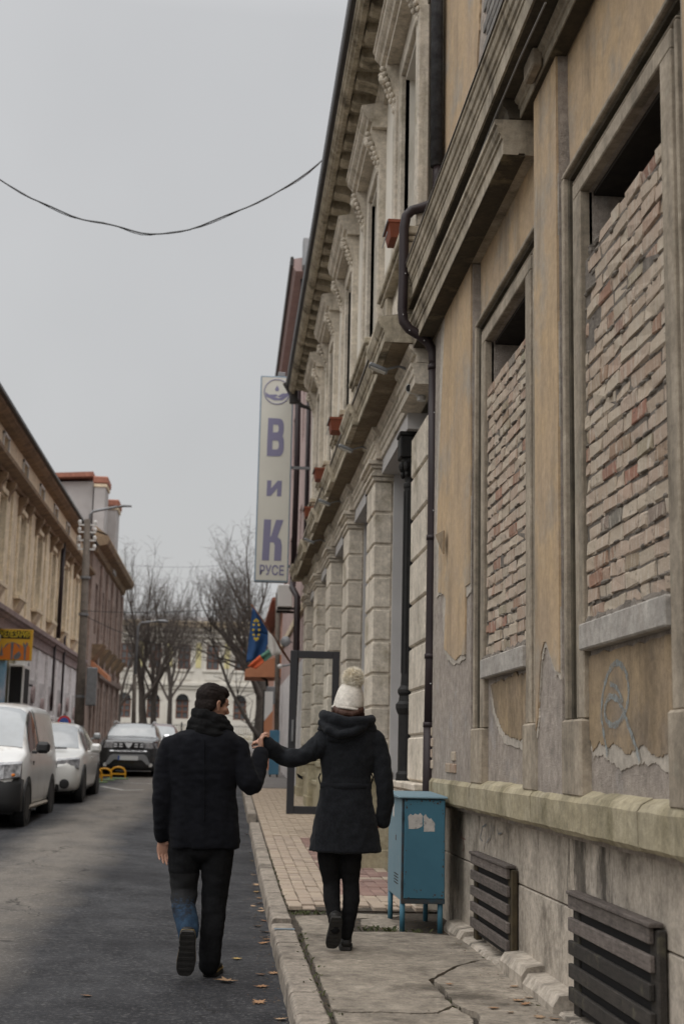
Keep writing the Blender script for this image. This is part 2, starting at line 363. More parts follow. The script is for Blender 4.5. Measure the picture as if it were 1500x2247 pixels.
LTRIM = mat('left_ochre_trim', (.76, .645, .48), (.62, .51, .36), 3, .9, .2, 40, streak=(.15, .10, .055), sk=.5)
LBROWN = mat('left_brown_cornice', (.30, .21, .13), (.17, .12, .08), 3, .9, .3, 40)
LGREY = mat('left_grey_base', (.76, .735, .735), (.66, .63, .63), 2, .9, .25, 40, streak=(.20, .18, .175), sk=.45)
LPINK = mat('left_mauve_band', (.38, .30, .29), (.29, .225, .22), 3, .9, .2, 40)
LGREEN = mat('left_khaki_base', (.33, .30, .21), (.27, .245, .17), 3, .9, .2, 40, streak=(.17, .15, .10), sk=.4)
LDARK = mat('soot_brown_facade', (.36, .275, .235), (.23, .17, .145), 3, .92, .35, 40, streak=(.045, .034, .03), sk=.6, blotch=(.28, .20, .165), bk=.3, blsc=1)
TILE = mat('red_roof_tile', (.36, .155, .105), (.28, .12, .085), 6, .9, .3, 30)
GABLE = mat('grey_gable_wall', (.42, .405, .40), (.33, .31, .30), 1.2, .9, .15, 40)
FARW = mat('far_cream_wall', (.64, .61, .55), (.58, .545, .485), 1.2, .9, .15, 30, streak=(.40, .35, .27), sk=.35)
FARY = mat('far_yellow_panel', (.60, .54, .29), None, rough=.9, bump=.1)
FARF = mat('far_brown_frame', (.14, .062, .04), None, rough=.6, bump=0)
SOFF = mat('soot_shade_stone', (.08, .063, .04), (.042, .034, .024), 3, .95, .4, 40, blotch=(.20, .165, .10), bk=.35, blsc=3)  # soot and the underside's shade put into one dark colour
BARK = mat('dark_bark', (.085, .07, .06), (.05, .042, .037), 9, .95, .7, 14, bdist=.04)
TWIG = mat('brown_twigs', (.11, .09, .078), (.08, .067, .06), 4, .95, 0)  # lightened to stand in for the haze over the far trees
POLE = mat('pole_concrete', (.15, .125, .105), (.10, .085, .072), 5, .95, .4, 40, streak=(.05, .042, .036), sk=.5)
WIRE = mat('black_wire', (.02, .02, .021), None, rough=.6, bump=0)

# ---------------------------------------------------------------- ground, road, kerb, pavement
def sheet(name, xs, ys, zf, m):
    mb = MB(); nx = len(xs)
    mb.v = [(x, y, zf(x, y)) for y in ys for x in xs]
    mb.f = [(j * nx + i, j * nx + i + 1, (j + 1) * nx + i + 1, (j + 1) * nx + i) for j in range(len(ys) - 1) for i in range(nx - 1)]
    return tag(mb.build(name, m, smooth=True, fix=False), kind='structure')
YS = [-6, 0, 4, 8, 12, 13, 14, 16, 18, 20, 23, 26, 30, 35, 40, 50, 60, 75, 92, 100, 120, 150]
GROUND = mat('open_ground', (.12, .105, .085), (.09, .08, .065), .5, .95, .4, 5)
sheet('ground', [-500, -60, -20, -6, 0, 2, 20, 60, 500], [-60] + YS + [300, 900], lambda x, y: gr(min(y, 150)) - .12, GROUND)
def crown(x, y):
    t = max(0, min(1, (.42 - x) / 2.2)); return gr(y) + .10 * t * t * (3 - 2 * t) * max(0, min(1, (y - 9) / 10))

m = bpy.data.materials.new('wet_asphalt'); m.use_nodes = True; N = m.node_tree.nodes; L = m.node_tree.links; b = N['Principled BSDF']; ASPH = m
geo = N.new('ShaderNodeNewGeometry')
def _n(sc, det=6, ro=.65, st=(1, 1, 1)):
    mp = N.new('ShaderNodeMapping'); mp.inputs['Scale'].default_value = st; L.new(geo.outputs['Position'], mp.inputs[0])
    n = N.new('ShaderNodeTexNoise'); n.inputs['Scale'].default_value = sc; n.inputs['Detail'].default_value = det; n.inputs['Roughness'].default_value = ro; L.new(mp.outputs[0], n.inputs['Vector']); return n.outputs[0]
def _r(s, a, z, c=0., d=1.):
    r = N.new('ShaderNodeMapRange'); r.inputs[1].default_value = a; r.inputs[2].default_value = z; r.inputs[3].default_value = c; r.inputs[4].default_value = d
    if isinstance(s, (int, float)): r.inputs[0].default_value = s
    else: L.new(s, r.inputs[0])
    return r.outputs[0]
def _m(op, a, b_):
    k = N.new('ShaderNodeMath'); k.operation = op
    for i, s in ((0, a), (1, b_)):
        if isinstance(s, (int, float)): k.inputs[i].default_value = s
        else: L.new(s, k.inputs[i])
    return k.outputs[0]
def _c(f, A, B):
    k = N.new('ShaderNodeMix'); k.data_type = 'RGBA'; L.new(f, k.inputs[0])
    for s, i in ((A, 6), (B, 7)):
        if isinstance(s, tuple): k.inputs[i].default_value = col4(s)
        else: L.new(s, k.inputs[i])
    return k.outputs[2]
sx = N.new('ShaderNodeSeparateXYZ'); L.new(geo.outputs['Position'], sx.inputs[0])
# a dry, dusty wheel-worn strip down the middle of the lane, wet darker asphalt either side
ctr = _m('ADD', sx.outputs[0], _m('ADD', _m('MULTIPLY', _n(.35, 3), .9), 1.52))
strip = _r(_m('ABSOLUTE', ctr, 0), .78, .28)
strip = _m('MULTIPLY', strip, _r(_n(2.6, 9, .75, (1, .45, 1)), .25, .55, .35, 1.))
vo = N.new('ShaderNodeTexVoronoi'); vo.inputs['Scale'].default_value = 62; L.new(geo.outputs['Position'], vo.inputs['Vector']); sv = N.new('ShaderNodeSeparateColor'); L.new(vo.outputs['Color'], sv.inputs[0])
fleck = _m('MULTIPLY', _r(sv.outputs[0], .55, 1.0), _r(_n(30, 4), .4, .62))
base = _c(_r(_n(1.6, 9, .75), .38, .62), (.011, .0115, .0145), (.036, .0365, .041))
base = _c(_m('MULTIPLY', fleck, .85), base, (.13, .127, .128)); base = _c(_r(_n(.45, 5, .6), .52, .62, 0, .55), base, (.020, .020, .023))
base = _c(_m('MULTIPLY', strip, .9), base, _c(fleck, (.165, .148, .13), (.25, .228, .20)))
ve = N.new('ShaderNodeTexVoronoi'); ve.feature = 'DISTANCE_TO_EDGE'; ve.inputs['Scale'].default_value = .75
wv = N.new('ShaderNodeVectorMath'); wv.operation = 'ADD'; nv = N.new('ShaderNodeTexNoise'); nv.inputs['Scale'].default_value = 2.5; nv.inputs['Detail'].default_value = 7; L.new(geo.outputs['Position'], nv.inputs['Vector']); L.new(geo.outputs['Position'], wv.inputs[0])
sc_ = N.new('ShaderNodeVectorMath'); sc_.operation = 'SCALE'; sc_.inputs['Scale'].default_value = .7; L.new(nv.outputs['Color'], sc_.inputs[0]); L.new(sc_.outputs[0], wv.inputs[1]); L.new(wv.outputs[0], ve.inputs['Vector'])
crk = _m('MULTIPLY', _r(ve.outputs['Distance'], .009, .002), _r(_n(.8, 3), .48, .56))
base = _c(_m('MULTIPLY', crk, .8), base, (.012, .011, .011))
L.new(base, b.inputs['Base Color'])
wet = _m('SUBTRACT', _r(_n(.9, 6), .35, .7, .50, .85), 0)
L.new(_m('ADD', wet, _m('MULTIPLY', strip, .2)), b.inputs['Roughness']); b.inputs['Specular IOR Level'].default_value = .22
bp = N.new('ShaderNodeBump'); bp.inputs['Strength'].default_value = .55; bp.inputs['Distance'].default_value = .012
L.new(_m('ADD', _n(110, 4, .7), _m('MULTIPLY', _n(7, 5), 1.2)), bp.inputs['Height']); L.new(bp.outputs[0], b.inputs['Normal'])
XR = [-5.3, -4.2, -3, -2.2, -1.6, -1.2, -.8, -.4, 0, .2, .33, .42]
YR = [-6, 0, 4, 7] + [8 + .5 * i for i in range(34)] + [25 + 2.5 * i for i in range(28)]
sheet('road', XR, YR, crown, ASPH)
MARK = mat('worn_road_paint', (.50, .49, .47), (.30, .29, .28), 18, .8, .2, 60)
def marking(pts, w, label):
    mb = MB()
    for (a, b_) in zip(pts, pts[1:]):
        d = (Vector(b_) - Vector(a)); d.z = 0; nn = Vector((-d.y, d.x, 0)).normalized() * w / 2
        v = [Vector((p[0], p[1], crown(p[0], p[1]) + .005)) for p in (Vector(a) - nn, Vector(b_) - nn, Vector(b_) + nn, Vector(a) + nn)]
        mb.add(v, [(0, 1, 2, 3)])
    o = mb.build('road_marking', MARK); tag(o, label, 'road marking', kind='structure')
marking([(-2.75, 31.6, 0), (-2.15, 30.2, 0), (-1.75, 30.6, 0)], .12, 'broken white corner marking painted on the asphalt')
marking([(-2.4, 33.4, 0), (-1.4, 33.2, 0)], .10, 'worn white line painted on the asphalt before the dark car')

# kerb of single stones
kerb = tag(bpy.data.objects.new('kerb', None), kind='structure'); COL.objects.link(kerb)
def kerb_stone(x0, x1, y0, y1, z0a, z1a, tilt=0, seed=0):
    r = random.Random(seed); mb = MB(); n = 9; rings = []
    for i in range(n):
        t = i / (n - 1); y = y0 + (y1 - y0) * t; e = .0
        if i in (0, n - 1): e = .012
        w0 = r.uniform(-.0035, .0035); w1 = r.uniform(-.003, .003)
        zt = z0a + (z1a - z0a) * t + r.uniform(-.0018, .0018)
        P = [(x0 + .005, -.3), (x0 + w0, -.02), (x0 + w0 + .004, zt - .03 + r.uniform(-.006, .006)), (x0 + w0 + .012, zt - .010), (x0 + w0 + .026, zt - e * .2), (x1 + w1 - .012, zt - e * .2), (x1 + w1 - .002, zt - .008), (x1, zt - .06), (x1, -.3)]
        rings.append([Vector((p[0] + tilt * (y - y0), y, p[1] + (gr(y) if p[1] > -.2 else gr(y)))) for p in P])
    mb.loft(rings); return mb.build('kerb_stone', KERB, kerb)
y = 3.0; sd_ = 0
for ln in (1.05, .98, 1.1, .95, .62, .95, 1.02, 1.06):
    kerb_stone(.385, .555, y + .007, y + ln - .007, .13, .13, seed=sd_); y += ln; sd_ += 1
y = 10.85
while y < 60:
    ln = RND.uniform(.85, 1.05) if y < 25 else 3.0
    if not (21.6 < y + ln / 2 < 22.8): kerb_stone(.40, .55, y + .01, y + ln - .01, .15, .15, seed=sd_)
    y += ln; sd_ += 1
mb = MB(); mb.add([(.40, 10.28, .1365), (.55, 10.28, .1365), (.55, 10.36, .1365), (.40, 10.36, .1365)], [(0, 1, 2, 3)])
mb.build('paint_mark', mat('blue_paint_mark', (.13, .19, .24), (.20, .21, .21), 30, .9, .1), kerb)

# near pavement: soil bed and broken concrete slabs
sheet('pavement_bed', [.54, .8, 1.2, 1.6, 1.95], [-3, 2, 5, 8, 10, 11, 11.75], lambda x, y: .104 + .012 * noise.noise(Vector((x * 5, y * 4, 0))), SOIL)
pavement = tag(bpy.data.objects.new('pavement', None), kind='structure'); COL.objects.link(pavement)
Z0 = .13
def zp(u, v): p = onz(u, v, Z0); return (p.x, p.y)
crackA = [zp(*p) for p in ((712, 2218), (770, 2221), (835, 2220), (900, 2224), (960, 2222), (992, 2207))]
crackB = [(1.735, 8.96)] + [zp(*p) for p in ((1047, 2109), (1001, 2122), (947, 2151), (970, 2174), (992, 2205))]
slabs = [
    # main slab between the kerb and the first crack, up to the cabinet
    [(.585, crackA[0][1] + .03)] + [(p[0], p[1] + .012) for p in crackA[1:]] + [(p[0] - .02, p[1] + .012) for p in crackB[::-1][1:]] + [(1.74, 8.99), (1.74, 10.05), (1.35, 10.28), (1.0, 10.25), (.60, 10.30)],
    # slab under the wall, right of the crack
    [(p[0] + .012, p[1] - .012) for p in crackB] + [zp(1019, 2215), zp(1047, 2224), zp(1051, 2250)] + [(1.15, 6.3), (1.73, 6.3), (1.735, 8.6)],
    # bottom slab
    [(.585, 3.0), (1.12, 3.0), (1.13, 6.28)] + [zp(1040, 2249), zp(1030, 2228)] + [(max(p[0], .585), p[1] - .012) for p in crackA[::-1]] ,
    [(1.15, 3.0), (1.68, 3.0), (1.68, 6.28), (1.15, 6.28)],
    # fragments before the paving
    [(.62, 10.36), (.98, 10.32), (1.04, 10.9), (.95, 11.4), (.60, 11.3)],
    [(1.08, 10.75), (1.34, 10.42), (1.42, 11.0), (1.3, 11.25), (1.12, 11.1)],
    [(1.04, 11.25), (1.36, 11.32), (1.5, 11.5), (1.05, 11.6)],
]
for i, p in enumerate(slabs):
    mb = MB(); q = rough_poly(p, .010, 5, i); z1 = Z0 + (.0, .006, -.002, 0, -.012, -.008, -.02)[i]
    mb.prism(q, 'z', .03, z1); mb.build('concrete_slab', CSLAB, pavement)
# skirting of old stone along the foot of the wall
for i, (a, b_, h) in enumerate([(3.0, 5.55, .24), (5.57, 7.05, .15), (7.07, 7.8, .22), (7.82, 8.45, .25), (8.47, 9.85, .15), (9.87, 10.6, .18)]):
    mb = MB(); r = random.Random(i); n = 8
    mb.loft([[Vector((x + r.uniform(-.003, .003), a + (b_ - a) * k / (n - 1), z + r.uniform(-.004, .004) * (z > .1))) for x, z in ((1.695, 0), (1.69, h - .05), (1.72, h), (1.85, h + .012), (1.85, 0))] for k in range(n)])
    mb.build('foot_stone', SLAB, pavement, smooth=False)
# block paving
pav_bed = tag(bpy.data.objects.new('paved_walk', None), kind='structure'); COL.objects.link(pav_bed)
sheet('paving_bed', [.54, 1.2, 1.95], [11.7, 12, 13, 14, 16, 18, 20, 23, 26, 30, 34, 40, 50, 60], lambda x, y: .118 + gr(y), SOIL)
_pm = MB().box(-.0565, .0565, -.112, .112, -.06, 0, .006); PAVB = _pm.build('paver', PAV, fix=True); PAVD = PAVB.data; bpy.data.objects.remove(PAVB)
PAVDR = PAVD.copy(); PAVDR.materials.clear(); PAVDR.materials.append(PAVR)
rest = MB(); cnt = 0
for j in range(86):
    for i in range(10):
        x = .625 + i * .1185; y = 11.84 + j * .2285 + (.05 if i % 2 else 0) * 0 + RND.uniform(-.004, .004)
        red = i >= 4 and y > 12.6 and (j % 7 not in (3,)) and i != 7 + 100
        zz = .148 + gr(y) + RND.uniform(-.004, .004) - (.02 * max(0, 1 - (y - 11.8) / .3) * (i % 3))
        if cnt < 300 and not (x > 1.62 and y > 14.8):
            o = bpy.data.objects.new('paver', PAVDR if red else PAVD); COL.objects.link(o); o.parent = pav_bed
            o.location = (x + RND.uniform(-.003, .003), y, zz); o.rotation_euler = (RND.uniform(-.02, .02), RND.uniform(-.02, .02), RND.uniform(-.015, .015)); cnt += 1
        elif y < 31.5:
            rest.box(x - .0565, x + .0565, y - .111, y + .111, zz - .05, zz, 0)
        
tag(rest.build('distant_pavers', PAV, pav_bed), kind='stuff')
mb = MB(); mb.prism([(.54, 31.6), (1.95, 31.6), (1.95, 75), (.54, 75)], 'z', -.05, .13)
mb.v = [(v[0], v[1], v[2] + gr(v[1])) for v in mb.v]
sheet('far_walk', [.54, 1.95], [31.6, 36, 42, 50, 60, 75], lambda x, y: .145 + gr(y), mat('far_walk_asphalt', (.16, .15, .14), (.12, .11, .105), 2, .9, .2, 60))
# left pavement with its kerb
lk = MB(); n = len(YR)
lk.loft([[Vector((x, y_, z + crown(-5, y_))) for x, z in ((-5.15, -.2), (-5.15, .10), (-5.19, .125), (-5.35, .125), (-6.4, .13), (-6.4, -.2))] for y_ in YR])
tag(lk.build('left_pavement', CSLAB), kind='structure')
# ---------------------------------------------------------------- derelict ochre building (right, near)
XW, XP = 1.78, 1.70
ob = thing('derelict_building', 'derelict ochre plaster building with bricked-up windows and crumbling walls', 'building', (1.78, 6, 0))
WINS = [(7.87, 9.20), (5.23, 6.56), (2.59, 3.92)]
mb = MB(); wall_holes(mb, XW, -2.5, 11.76, 1.0, 5.6, [(a, b, 1.30, 4.32) for a, b in WINS], .42)
mb.box(XW, XW + .5, 11.755, 11.76, 1, 5.6)
mb.build('wall', RENDER, ob)
mb = MB(); mb.box(2.20, 2.6, -2.5, 11.74, 0, 5.7); mb.build('backing_wall', DARK, ob)
def ppoly(pts, X, seed, amp=.006, n=4):
    return rough_poly([(onx(u, v, X).y, onx(u, v, X).z) for u, v in pts], amp, n, seed)
# piers with peeling plaster coats
pier = MB().box(1.714, XW, 9.60, 11.72, 1.2, 5.04).build('pier', RENDER, ob)
MB().prism(ppoly([(1032, 560), (1031, 1040), (1029, 1280), (1020, 1286), (1018, 1436), (1007, 1438), (998, 1449), (981, 1432), (973, 1423), (977, 1313), (972, 1304), (960, 1300), (962, 1180), (958, 1172), (961, 1040), (968, 880), (975, 700), (978, 560)], XP, 3), 'x', XP, 1.713).build('plaster_coat', YPLAST, pier)
# a loose flap of plaster curling off beside the drainpipe
mb = MB(); P = [onx(*p, 1.66) for p in ((962, 1174), (972, 1164), (971, 1216), (968, 1200))]
mb.add([P[0] + Vector((-.03, 0, .0)), P[1], P[2], P[3] + Vector((-.015, 0, 0)), P[0] + Vector((-.02, .01, .0)), P[1] + Vector((.012, 0, 0)), P[2] + Vector((.012, 0, 0)), P[3]], [(0, 1, 2, 3), (7, 6, 5, 4), (0, 4, 5, 1), (1, 5, 6, 2), (2, 6, 7, 3), (3, 7, 4, 0)])
mb.build('plaster_flap', YPLAST2, pier)
for k, (y0, z0, w) in enumerate([(10.2, 1.28, .2), (10.43, 1.28, .22), (10.22, 1.37, .16), (11.35, 1.3, .2), (11.4, 1.39, .24), (11.36, 1.48, .2), (11.42, 1.57, .18)]):
    MB().box(1.702, 1.73, y0, y0 + w, z0, z0 + .07, .006).build('brick', BRICK, pier)
UNDER = mat('pale_undercoat', (.50, .45, .385), (.40, .355, .30), 20, .95, .5, 80)
MB().prism(ppoly([(1032, 560), (1032, 1300), (1021, 1310), (1019, 1446), (1004, 1456), (992, 1458), (974, 1436), (970, 1330), (974, 1300), (957, 1312), (956, 1180), (958, 1040), (963, 880), (968, 700), (972, 560)], 1.707, 33, .012), 'x', 1.707, 1.7145).build('undercoat', UNDER, pier)
def pier_between(yc, seed, pts):
    p = MB().box(1.714, XW, yc - .28, yc + .28, 1.2, 5.30).build('pier', RENDER, ob)
    MB().prism(rough_poly(pts, .005, 4, seed), 'x', XP, 1.713).build('plaster_coat', YPLAST, p); MB().prism(rough_poly([(min(y_ + .0, yc + .279), z_ - (.035 if z_ < 3 else 0)) for y_, z_ in pts], .013, 4, seed + 40), 'x', 1.707, 1.7145).build('undercoat', UNDER, p); return p
base2 = [(7.705, 1.55), (7.66, 1.62), (7.64, 1.75), (7.57, 1.97), (7.50, 2.03), (7.44, 2.02), (7.38, 1.97), (7.30, 1.90), (7.24, 1.86), (7.155, 1.84), (7.155, 5.3), (7.705, 5.3)]
base2 = [(y_ - .21, z_) for y_, z_ in base2]
pier_between(7.22, 5, base2)
pier_between(4.58, 6, [(y_ - 2.64, z_ + .25 * (z_ < 3)) for y_, z_ in base2])
pier_between(1.94, 7, [(y_ - 5.28, z_) for y_, z_ in base2])
# field of plaster over the windows
for (a, b), s in zip(WINS, (1, 2, 3)):
    MB().prism(rough_poly([(a - .34, 4.565), (b + .34, 4.565), (b + .42, 5.36), (a - .42, 5.36)], .004, 5, s), 'x', 1.768, 1.779).build('plaster_coat', YPLAST, ob)

def window_bay(a, b, idx):
    w = MB().box(1.7545, 1.86, a + .004, b - .004, 2.06, 3.93).build('bricked_window', MORTAR, ob)
    # moulded surround in nested steps: outer bead, deep groove and fillets in a darker colour, inner band
    def ring(o0, o1, x0, x1, zt, name, m, z0=1.6):
        k = MB()
        for s in (0, 1):
            y0, y1 = (a - o0, a - o1) if s == 0 else (b + o1, b + o0)
            k.box(x0, x1, y0, y1, z0, zt + o1 * .66, .006)
        k.box(x0 + .0015, x1, a - o0 + .001, b + o0 - .001, zt + o1 * .66 + .001, zt + o0 * .66, .006)
        k.build(name, m, w)
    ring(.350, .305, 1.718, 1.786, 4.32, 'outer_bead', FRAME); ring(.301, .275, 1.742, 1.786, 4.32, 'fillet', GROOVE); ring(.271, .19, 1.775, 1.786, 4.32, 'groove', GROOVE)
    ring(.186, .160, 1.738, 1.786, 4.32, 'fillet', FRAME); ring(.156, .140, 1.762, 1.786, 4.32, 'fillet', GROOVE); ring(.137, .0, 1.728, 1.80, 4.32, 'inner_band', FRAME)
    for y0, y1 in ((a - .37, a + .0), (b - .0, b + .37)):
        MB().box(1.705, 1.80, y0, y1, 1.22, 1.598, .012).build('foot_block', FRAME, w)
    MB().box(1.702, 1.90, a - .002 + .004, b - .004, 1.925, 2.055, .008).build('sill', CONC, w)
    # mortar spilled on the sill under the first course
    r = random.Random(idx); k = MB(); n = 26
    k.loft([[Vector((x + r.uniform(-.012, .012), a + .01 + (b - a - .02) * i / (n - 1), z + r.uniform(-.02, .02) * (z > 2.06))) for x, z in ((1.715, 2.053), (1.722, 2.066), (1.745, 2.085), (1.78, 2.053))] for i in range(n)])
    k.build('spilled_mortar', MORTAR, w)
    MB().box(1.803, 2.19, a + .003, b - .003, 4.296, 4.318).build('head_dark_sheet', MATS.get('dark_recess_boards') or mat('dark_recess_boards', (.03, .024, .019), (.018, .015, .013), 6, .9, .3, 30), w)  # dark sheet added under the head to blacken the recess
    # panel under the sill
    MB().box(1.762, 1.9, a + .003, b - .003, 1.15, 1.924).build('apron', RENDER, w)
    # bricks, one object each
    z = 2.075; row = 0; H = .0705
    while z < 3.93:
        y = a + .008 + (0 if row % 2 else -.12) + r.uniform(-.02, .02); top = row >= 21
        while y < b - .03:
            ln = r.choice((.225, .23, .22, .21, .115, .12)); y0 = max(a + .006, y); y1 = min(b - .006, y + ln)
            if y1 - y0 > .05 and not (top and idx == 1 and y0 > b - .28):
                hh = H * r.uniform(.90, 1.04); c = Vector((1.792, (y0 + y1) / 2, z + H / 2))
                if not (idx == 1 and row > 16 and y0 > b - .30 and r.random() < .55):
                    T = Matrix.Translation(c + Vector((r.uniform(-.004, .005), 0, r.uniform(-.005, .005)))) @ Matrix.Rotation(r.uniform(-.016, .016), 4, 'Z') @ Matrix.Rotation(r.uniform(-.022, .022), 4, 'X')
                    k = MB(); k.box(-.045, .05, -(y1 - y0) / 2 + .002, (y1 - y0) / 2 - .002, -hh / 2, hh / 2, r.uniform(.004, .009), T)
                    k.v = [(v[0] + r.uniform(-.005, .005), v[1] + r.uniform(-.006, .006), v[2] + r.uniform(-.006, .006)) for v in k.v]
                    k.build('brick', BRICK, w)
            y += ln + r.uniform(.001, .007)
        z += H + r.uniform(.006, .012); row += 1
    # squeezed-out mortar between the courses
    k = MB(); z = 2.075 + H + .004
    for _ in range(row * 9):
        yy = r.uniform(a + .03, b - .03); zz = 2.075 + (H + .009) * r.randrange(1, row) - .004
        k.ell((1.748 + r.uniform(0, .016), yy, zz), (r.uniform(.008, .02), r.uniform(.015, .06), r.uniform(.006, .014)), 6, 4)
    tag(k.build('mortar_lumps', mat('pale_mortar', (.24, .21, .175), (.13, .11, .09), 30, .95, .6, 60), w), kind='stuff')
    # boarding far back, its colour darkened for the shaded top of the opening
    MB().box(2.08, 2.12, a, b, 3.6, 4.295).build('old_boarding', MATS['dark_recess_boards'], w)
    return w
bays = [window_bay(a, b, i) for i, (a, b) in enumerate(WINS)]
# rubble on top of the nearer infill
k = MB(); r = random.Random(5)
for i in range(38):
    k.ell((1.79 + r.uniform(-.02, .04), 6.54 - abs(r.gauss(0, .16)), r.uniform(3.62, 4.02) - .0), (.02, r.uniform(.015, .04), r.uniform(.012, .03)), 6, 4)
tag(k.build('rubble', MORTAR, bays[1]), kind='stuff')
# ochre plaster left on the panels under the sills
MB().prism(rough_poly([(y_ - .198, z_) for y_, z_ in [(6.755, 1.90), (6.755, 1.50), (6.70, 1.44), (6.58, 1.49), (6.44, 1.46), (6.30, 1.47), (6.12, 1.43), (5.9, 1.47), (5.72, 1.42), (5.5, 1.43), (5.385, 1.40), (5.385, 1.90)]], .014, 5, 4), 'x', 1.752, 1.7625).build('plaster_coat', YPLAST2, bays[1])
MB().prism(rough_poly([(y_ - .235, z_) for y_, z_ in [(9.3, 1.88), (9.15, 1.70), (9.0, 1.62), (8.83, 1.545), (8.6, 1.53), (8.45, 1.52), (8.11, 1.50), (8.11, 1.90), (8.7, 1.905)]], .022, 5, 5), 'x', 1.752, 1.7625).build('plaster_coat', YPLAST2, bays[0])
MB().prism(rough_poly([(6.555, 1.6), (6.555, 1.46), (6.5, 1.40), (6.38, 1.42), (6.2, 1.39), (5.95, 1.37), (5.7, 1.40), (5.4, 1.36), (5.238, 1.37), (5.238, 1.6)], .02, 5, 14), 'x', 1.757, 1.7625).build('undercoat', UNDER, bays[1])
MB().prism(rough_poly([(9.1, 1.8), (9.02, 1.70), (8.8, 1.56), (8.6, 1.49), (8.35, 1.47), (8.1, 1.45), (7.88, 1.45), (7.88, 1.8)], .02, 5, 15), 'x', 1.757, 1.7625).build('undercoat', UNDER, bays[0])
# blue-grey spray-paint loops on the near panel
GRAF = mat('grey_blue_spray_paint', (.30, .335, .34), (.24, .265, .265), 30, .9, .1)
for gm in (GRAF,):
    N = gm.node_tree.nodes; L = gm.node_tree.links; n_ = N.new('ShaderNodeTexNoise'); n_.inputs['Scale'].default_value = 38; n_.inputs['Detail'].default_value = 6; g_ = N.new('ShaderNodeNewGeometry'); L.new(g_.outputs['Position'], n_.inputs['Vector']); r_ = N.new('ShaderNodeMapRange'); r_.inputs[1].default_value = .35; r_.inputs[2].default_value = .68; r_.inputs[3].default_value = .25; r_.inputs[4].default_value = .9; L.new(n_.outputs[0], r_.inputs[0]); L.new(r_.outputs[0], N['Principled BSDF'].inputs['Alpha'])
def spray(pts, w, parent, X):
    P = [onx(u, v, X) for u, v in pts]; k = MB(); L_, R_ = [], []
    # smooth the stroke
    Q = []
    for i in range(len(P) - 1):
        for t in range(5): 
            a0 = P[max(i - 1, 0)]; a1 = P[i]; a2 = P[i + 1]; a3 = P[min(i + 2, len(P) - 1)]; s = t / 5
            Q.append(.5 * ((2 * a1) + (a2 - a0) * s + (2 * a0 - 5 * a1 + 4 * a2 - a3) * s * s + (3 * a1 - a0 - 3 * a2 + a3) * s ** 3))
    Q.append(P[-1])
    for i, p in enumerate(Q):
        d = Q[min(i + 1, len(Q) - 1)] - Q[max(i - 1, 0)]; d.x = 0; d.normalize(); n_ = Vector((0, -d.z, d.y)) * w / 2 * (1 + .25 * sin(i * 1.7))
        k.v += [(X - i * 4e-5, p.y + n_.y, p.z + n_.z), (X - i * 4e-5, p.y - n_.y, p.z - n_.z)]
    k.f = [(2 * i, 2 * i + 1, 2 * i + 3, 2 * i + 2) for i in range(len(Q) - 1)]
    return k.build('graffiti', GRAF, parent)
spray([(1332, 1660), (1322, 1600), (1318, 1560), (1326, 1500), (1342, 1462), (1358, 1456), (1374, 1480), (1378, 1520), (1372, 1560), (1352, 1590), (1334, 1586), (1326, 1560), (1336, 1530), (1354, 1534), (1366, 1556), (1378, 1590), (1392, 1630), (1404, 1672)], .030, bays[1], 1.7505)
spray([(1336, 1500), (1352, 1510), (1366, 1540)], .022, bays[1], 1.7485)

# projecting stone ledge and plinth of slabs
k = MB(); r = random.Random(9)
led = thing_parts = []
for a, b in ((11.30, 11.80), (9.55, 11.28), (7.6, 9.54), (5.6, 7.59), (3.0, 5.59), (-2.5, 2.99)):
    m_ = MB(); n = max(3, int((b - a) / .12)); rings = []
    for i in range(n + 1):
        yy = a + .004 + (b - a - .008) * i / n; j = lambda s=.0025: r.uniform(-s, s)
        rings.append([Vector(p) for p in ((1.84, yy, 1.03), (1.715 + j(.006), yy, 1.035 + j(.006)), (1.695 + j(), yy, 1.055 + j()), (1.692 + j(), yy, 1.195 + j()), (1.712 + j(), yy, 1.225 + j()), (1.80, yy, 1.27 + j(.006)))])
    m_.loft(rings); m_.build('ledge_stone', LEDGE, ob)
MB().box(1.845, 2.3, -2.5, 11.74, 0, 1.04).build('plinth_core', MORTAR, ob)
ycut = [11.74, 10.75, 9.62, 8.40, 7.25, 5.82, 4.5, 3.2, 1.8, .3, -2.5]
for lo, hi, sh in ((.0, .635, .35), (.642, 1.028, 0)):
    for i in range(len(ycut) - 1):
        y1, y0 = ycut[i] - sh * (0 < i), ycut[i + 1] - sh * (i + 1 < len(ycut) - 1)
        if sh: y1 = ycut[i] if i == 0 else ycut[i]; y0 = ycut[i + 1]
        MB().box(1.818 + r.uniform(0, .006), 1.86, y0 + .003, y1 - .003, lo, hi, .007).build('stone_slab', SLAB, ob)
# faded blue and red scribbles on the plinth
GB = mat('faded_blue_scribble', (.14, .18, .22), (.24, .22, .19), 40, .9, 0)
GRD = mat('faded_red_scribble', (.26, .13, .11), (.30, .22, .18), 40, .9, 0)
def scribble(strokes, w, mm, X=1.8155):
    k = MB(); si = 0
    for pts in strokes:
        P = [onx(u, v, X) for u, v in pts]
        for p, q in zip(P, P[1:]):
            d = (q - p); d.x = 0; d.normalize(); n_ = Vector((0, -d.z, d.y)) * w / 2
            si += 1; o_ = Vector((-si * 5e-5, 0, 0)); k.add([p + n_ + o_, p - n_ + o_, q - n_ + o_, q + n_ + o_], [(0, 1, 2, 3)])
    tag(k.build('graffiti', mm, ob), kind='stuff')
scribble([[(1054, 1835), (1057, 1815), (1066, 1808), (1064, 1835), (1060, 1865)], [(1056, 1822), (1052, 1838), (1058, 1846)], [(1078, 1808), (1074, 1838), (1066, 1850)], [(1090, 1818), (1092, 1830), (1100, 1828)], [(1082, 1812), (1080, 1832)]], .010, GB)
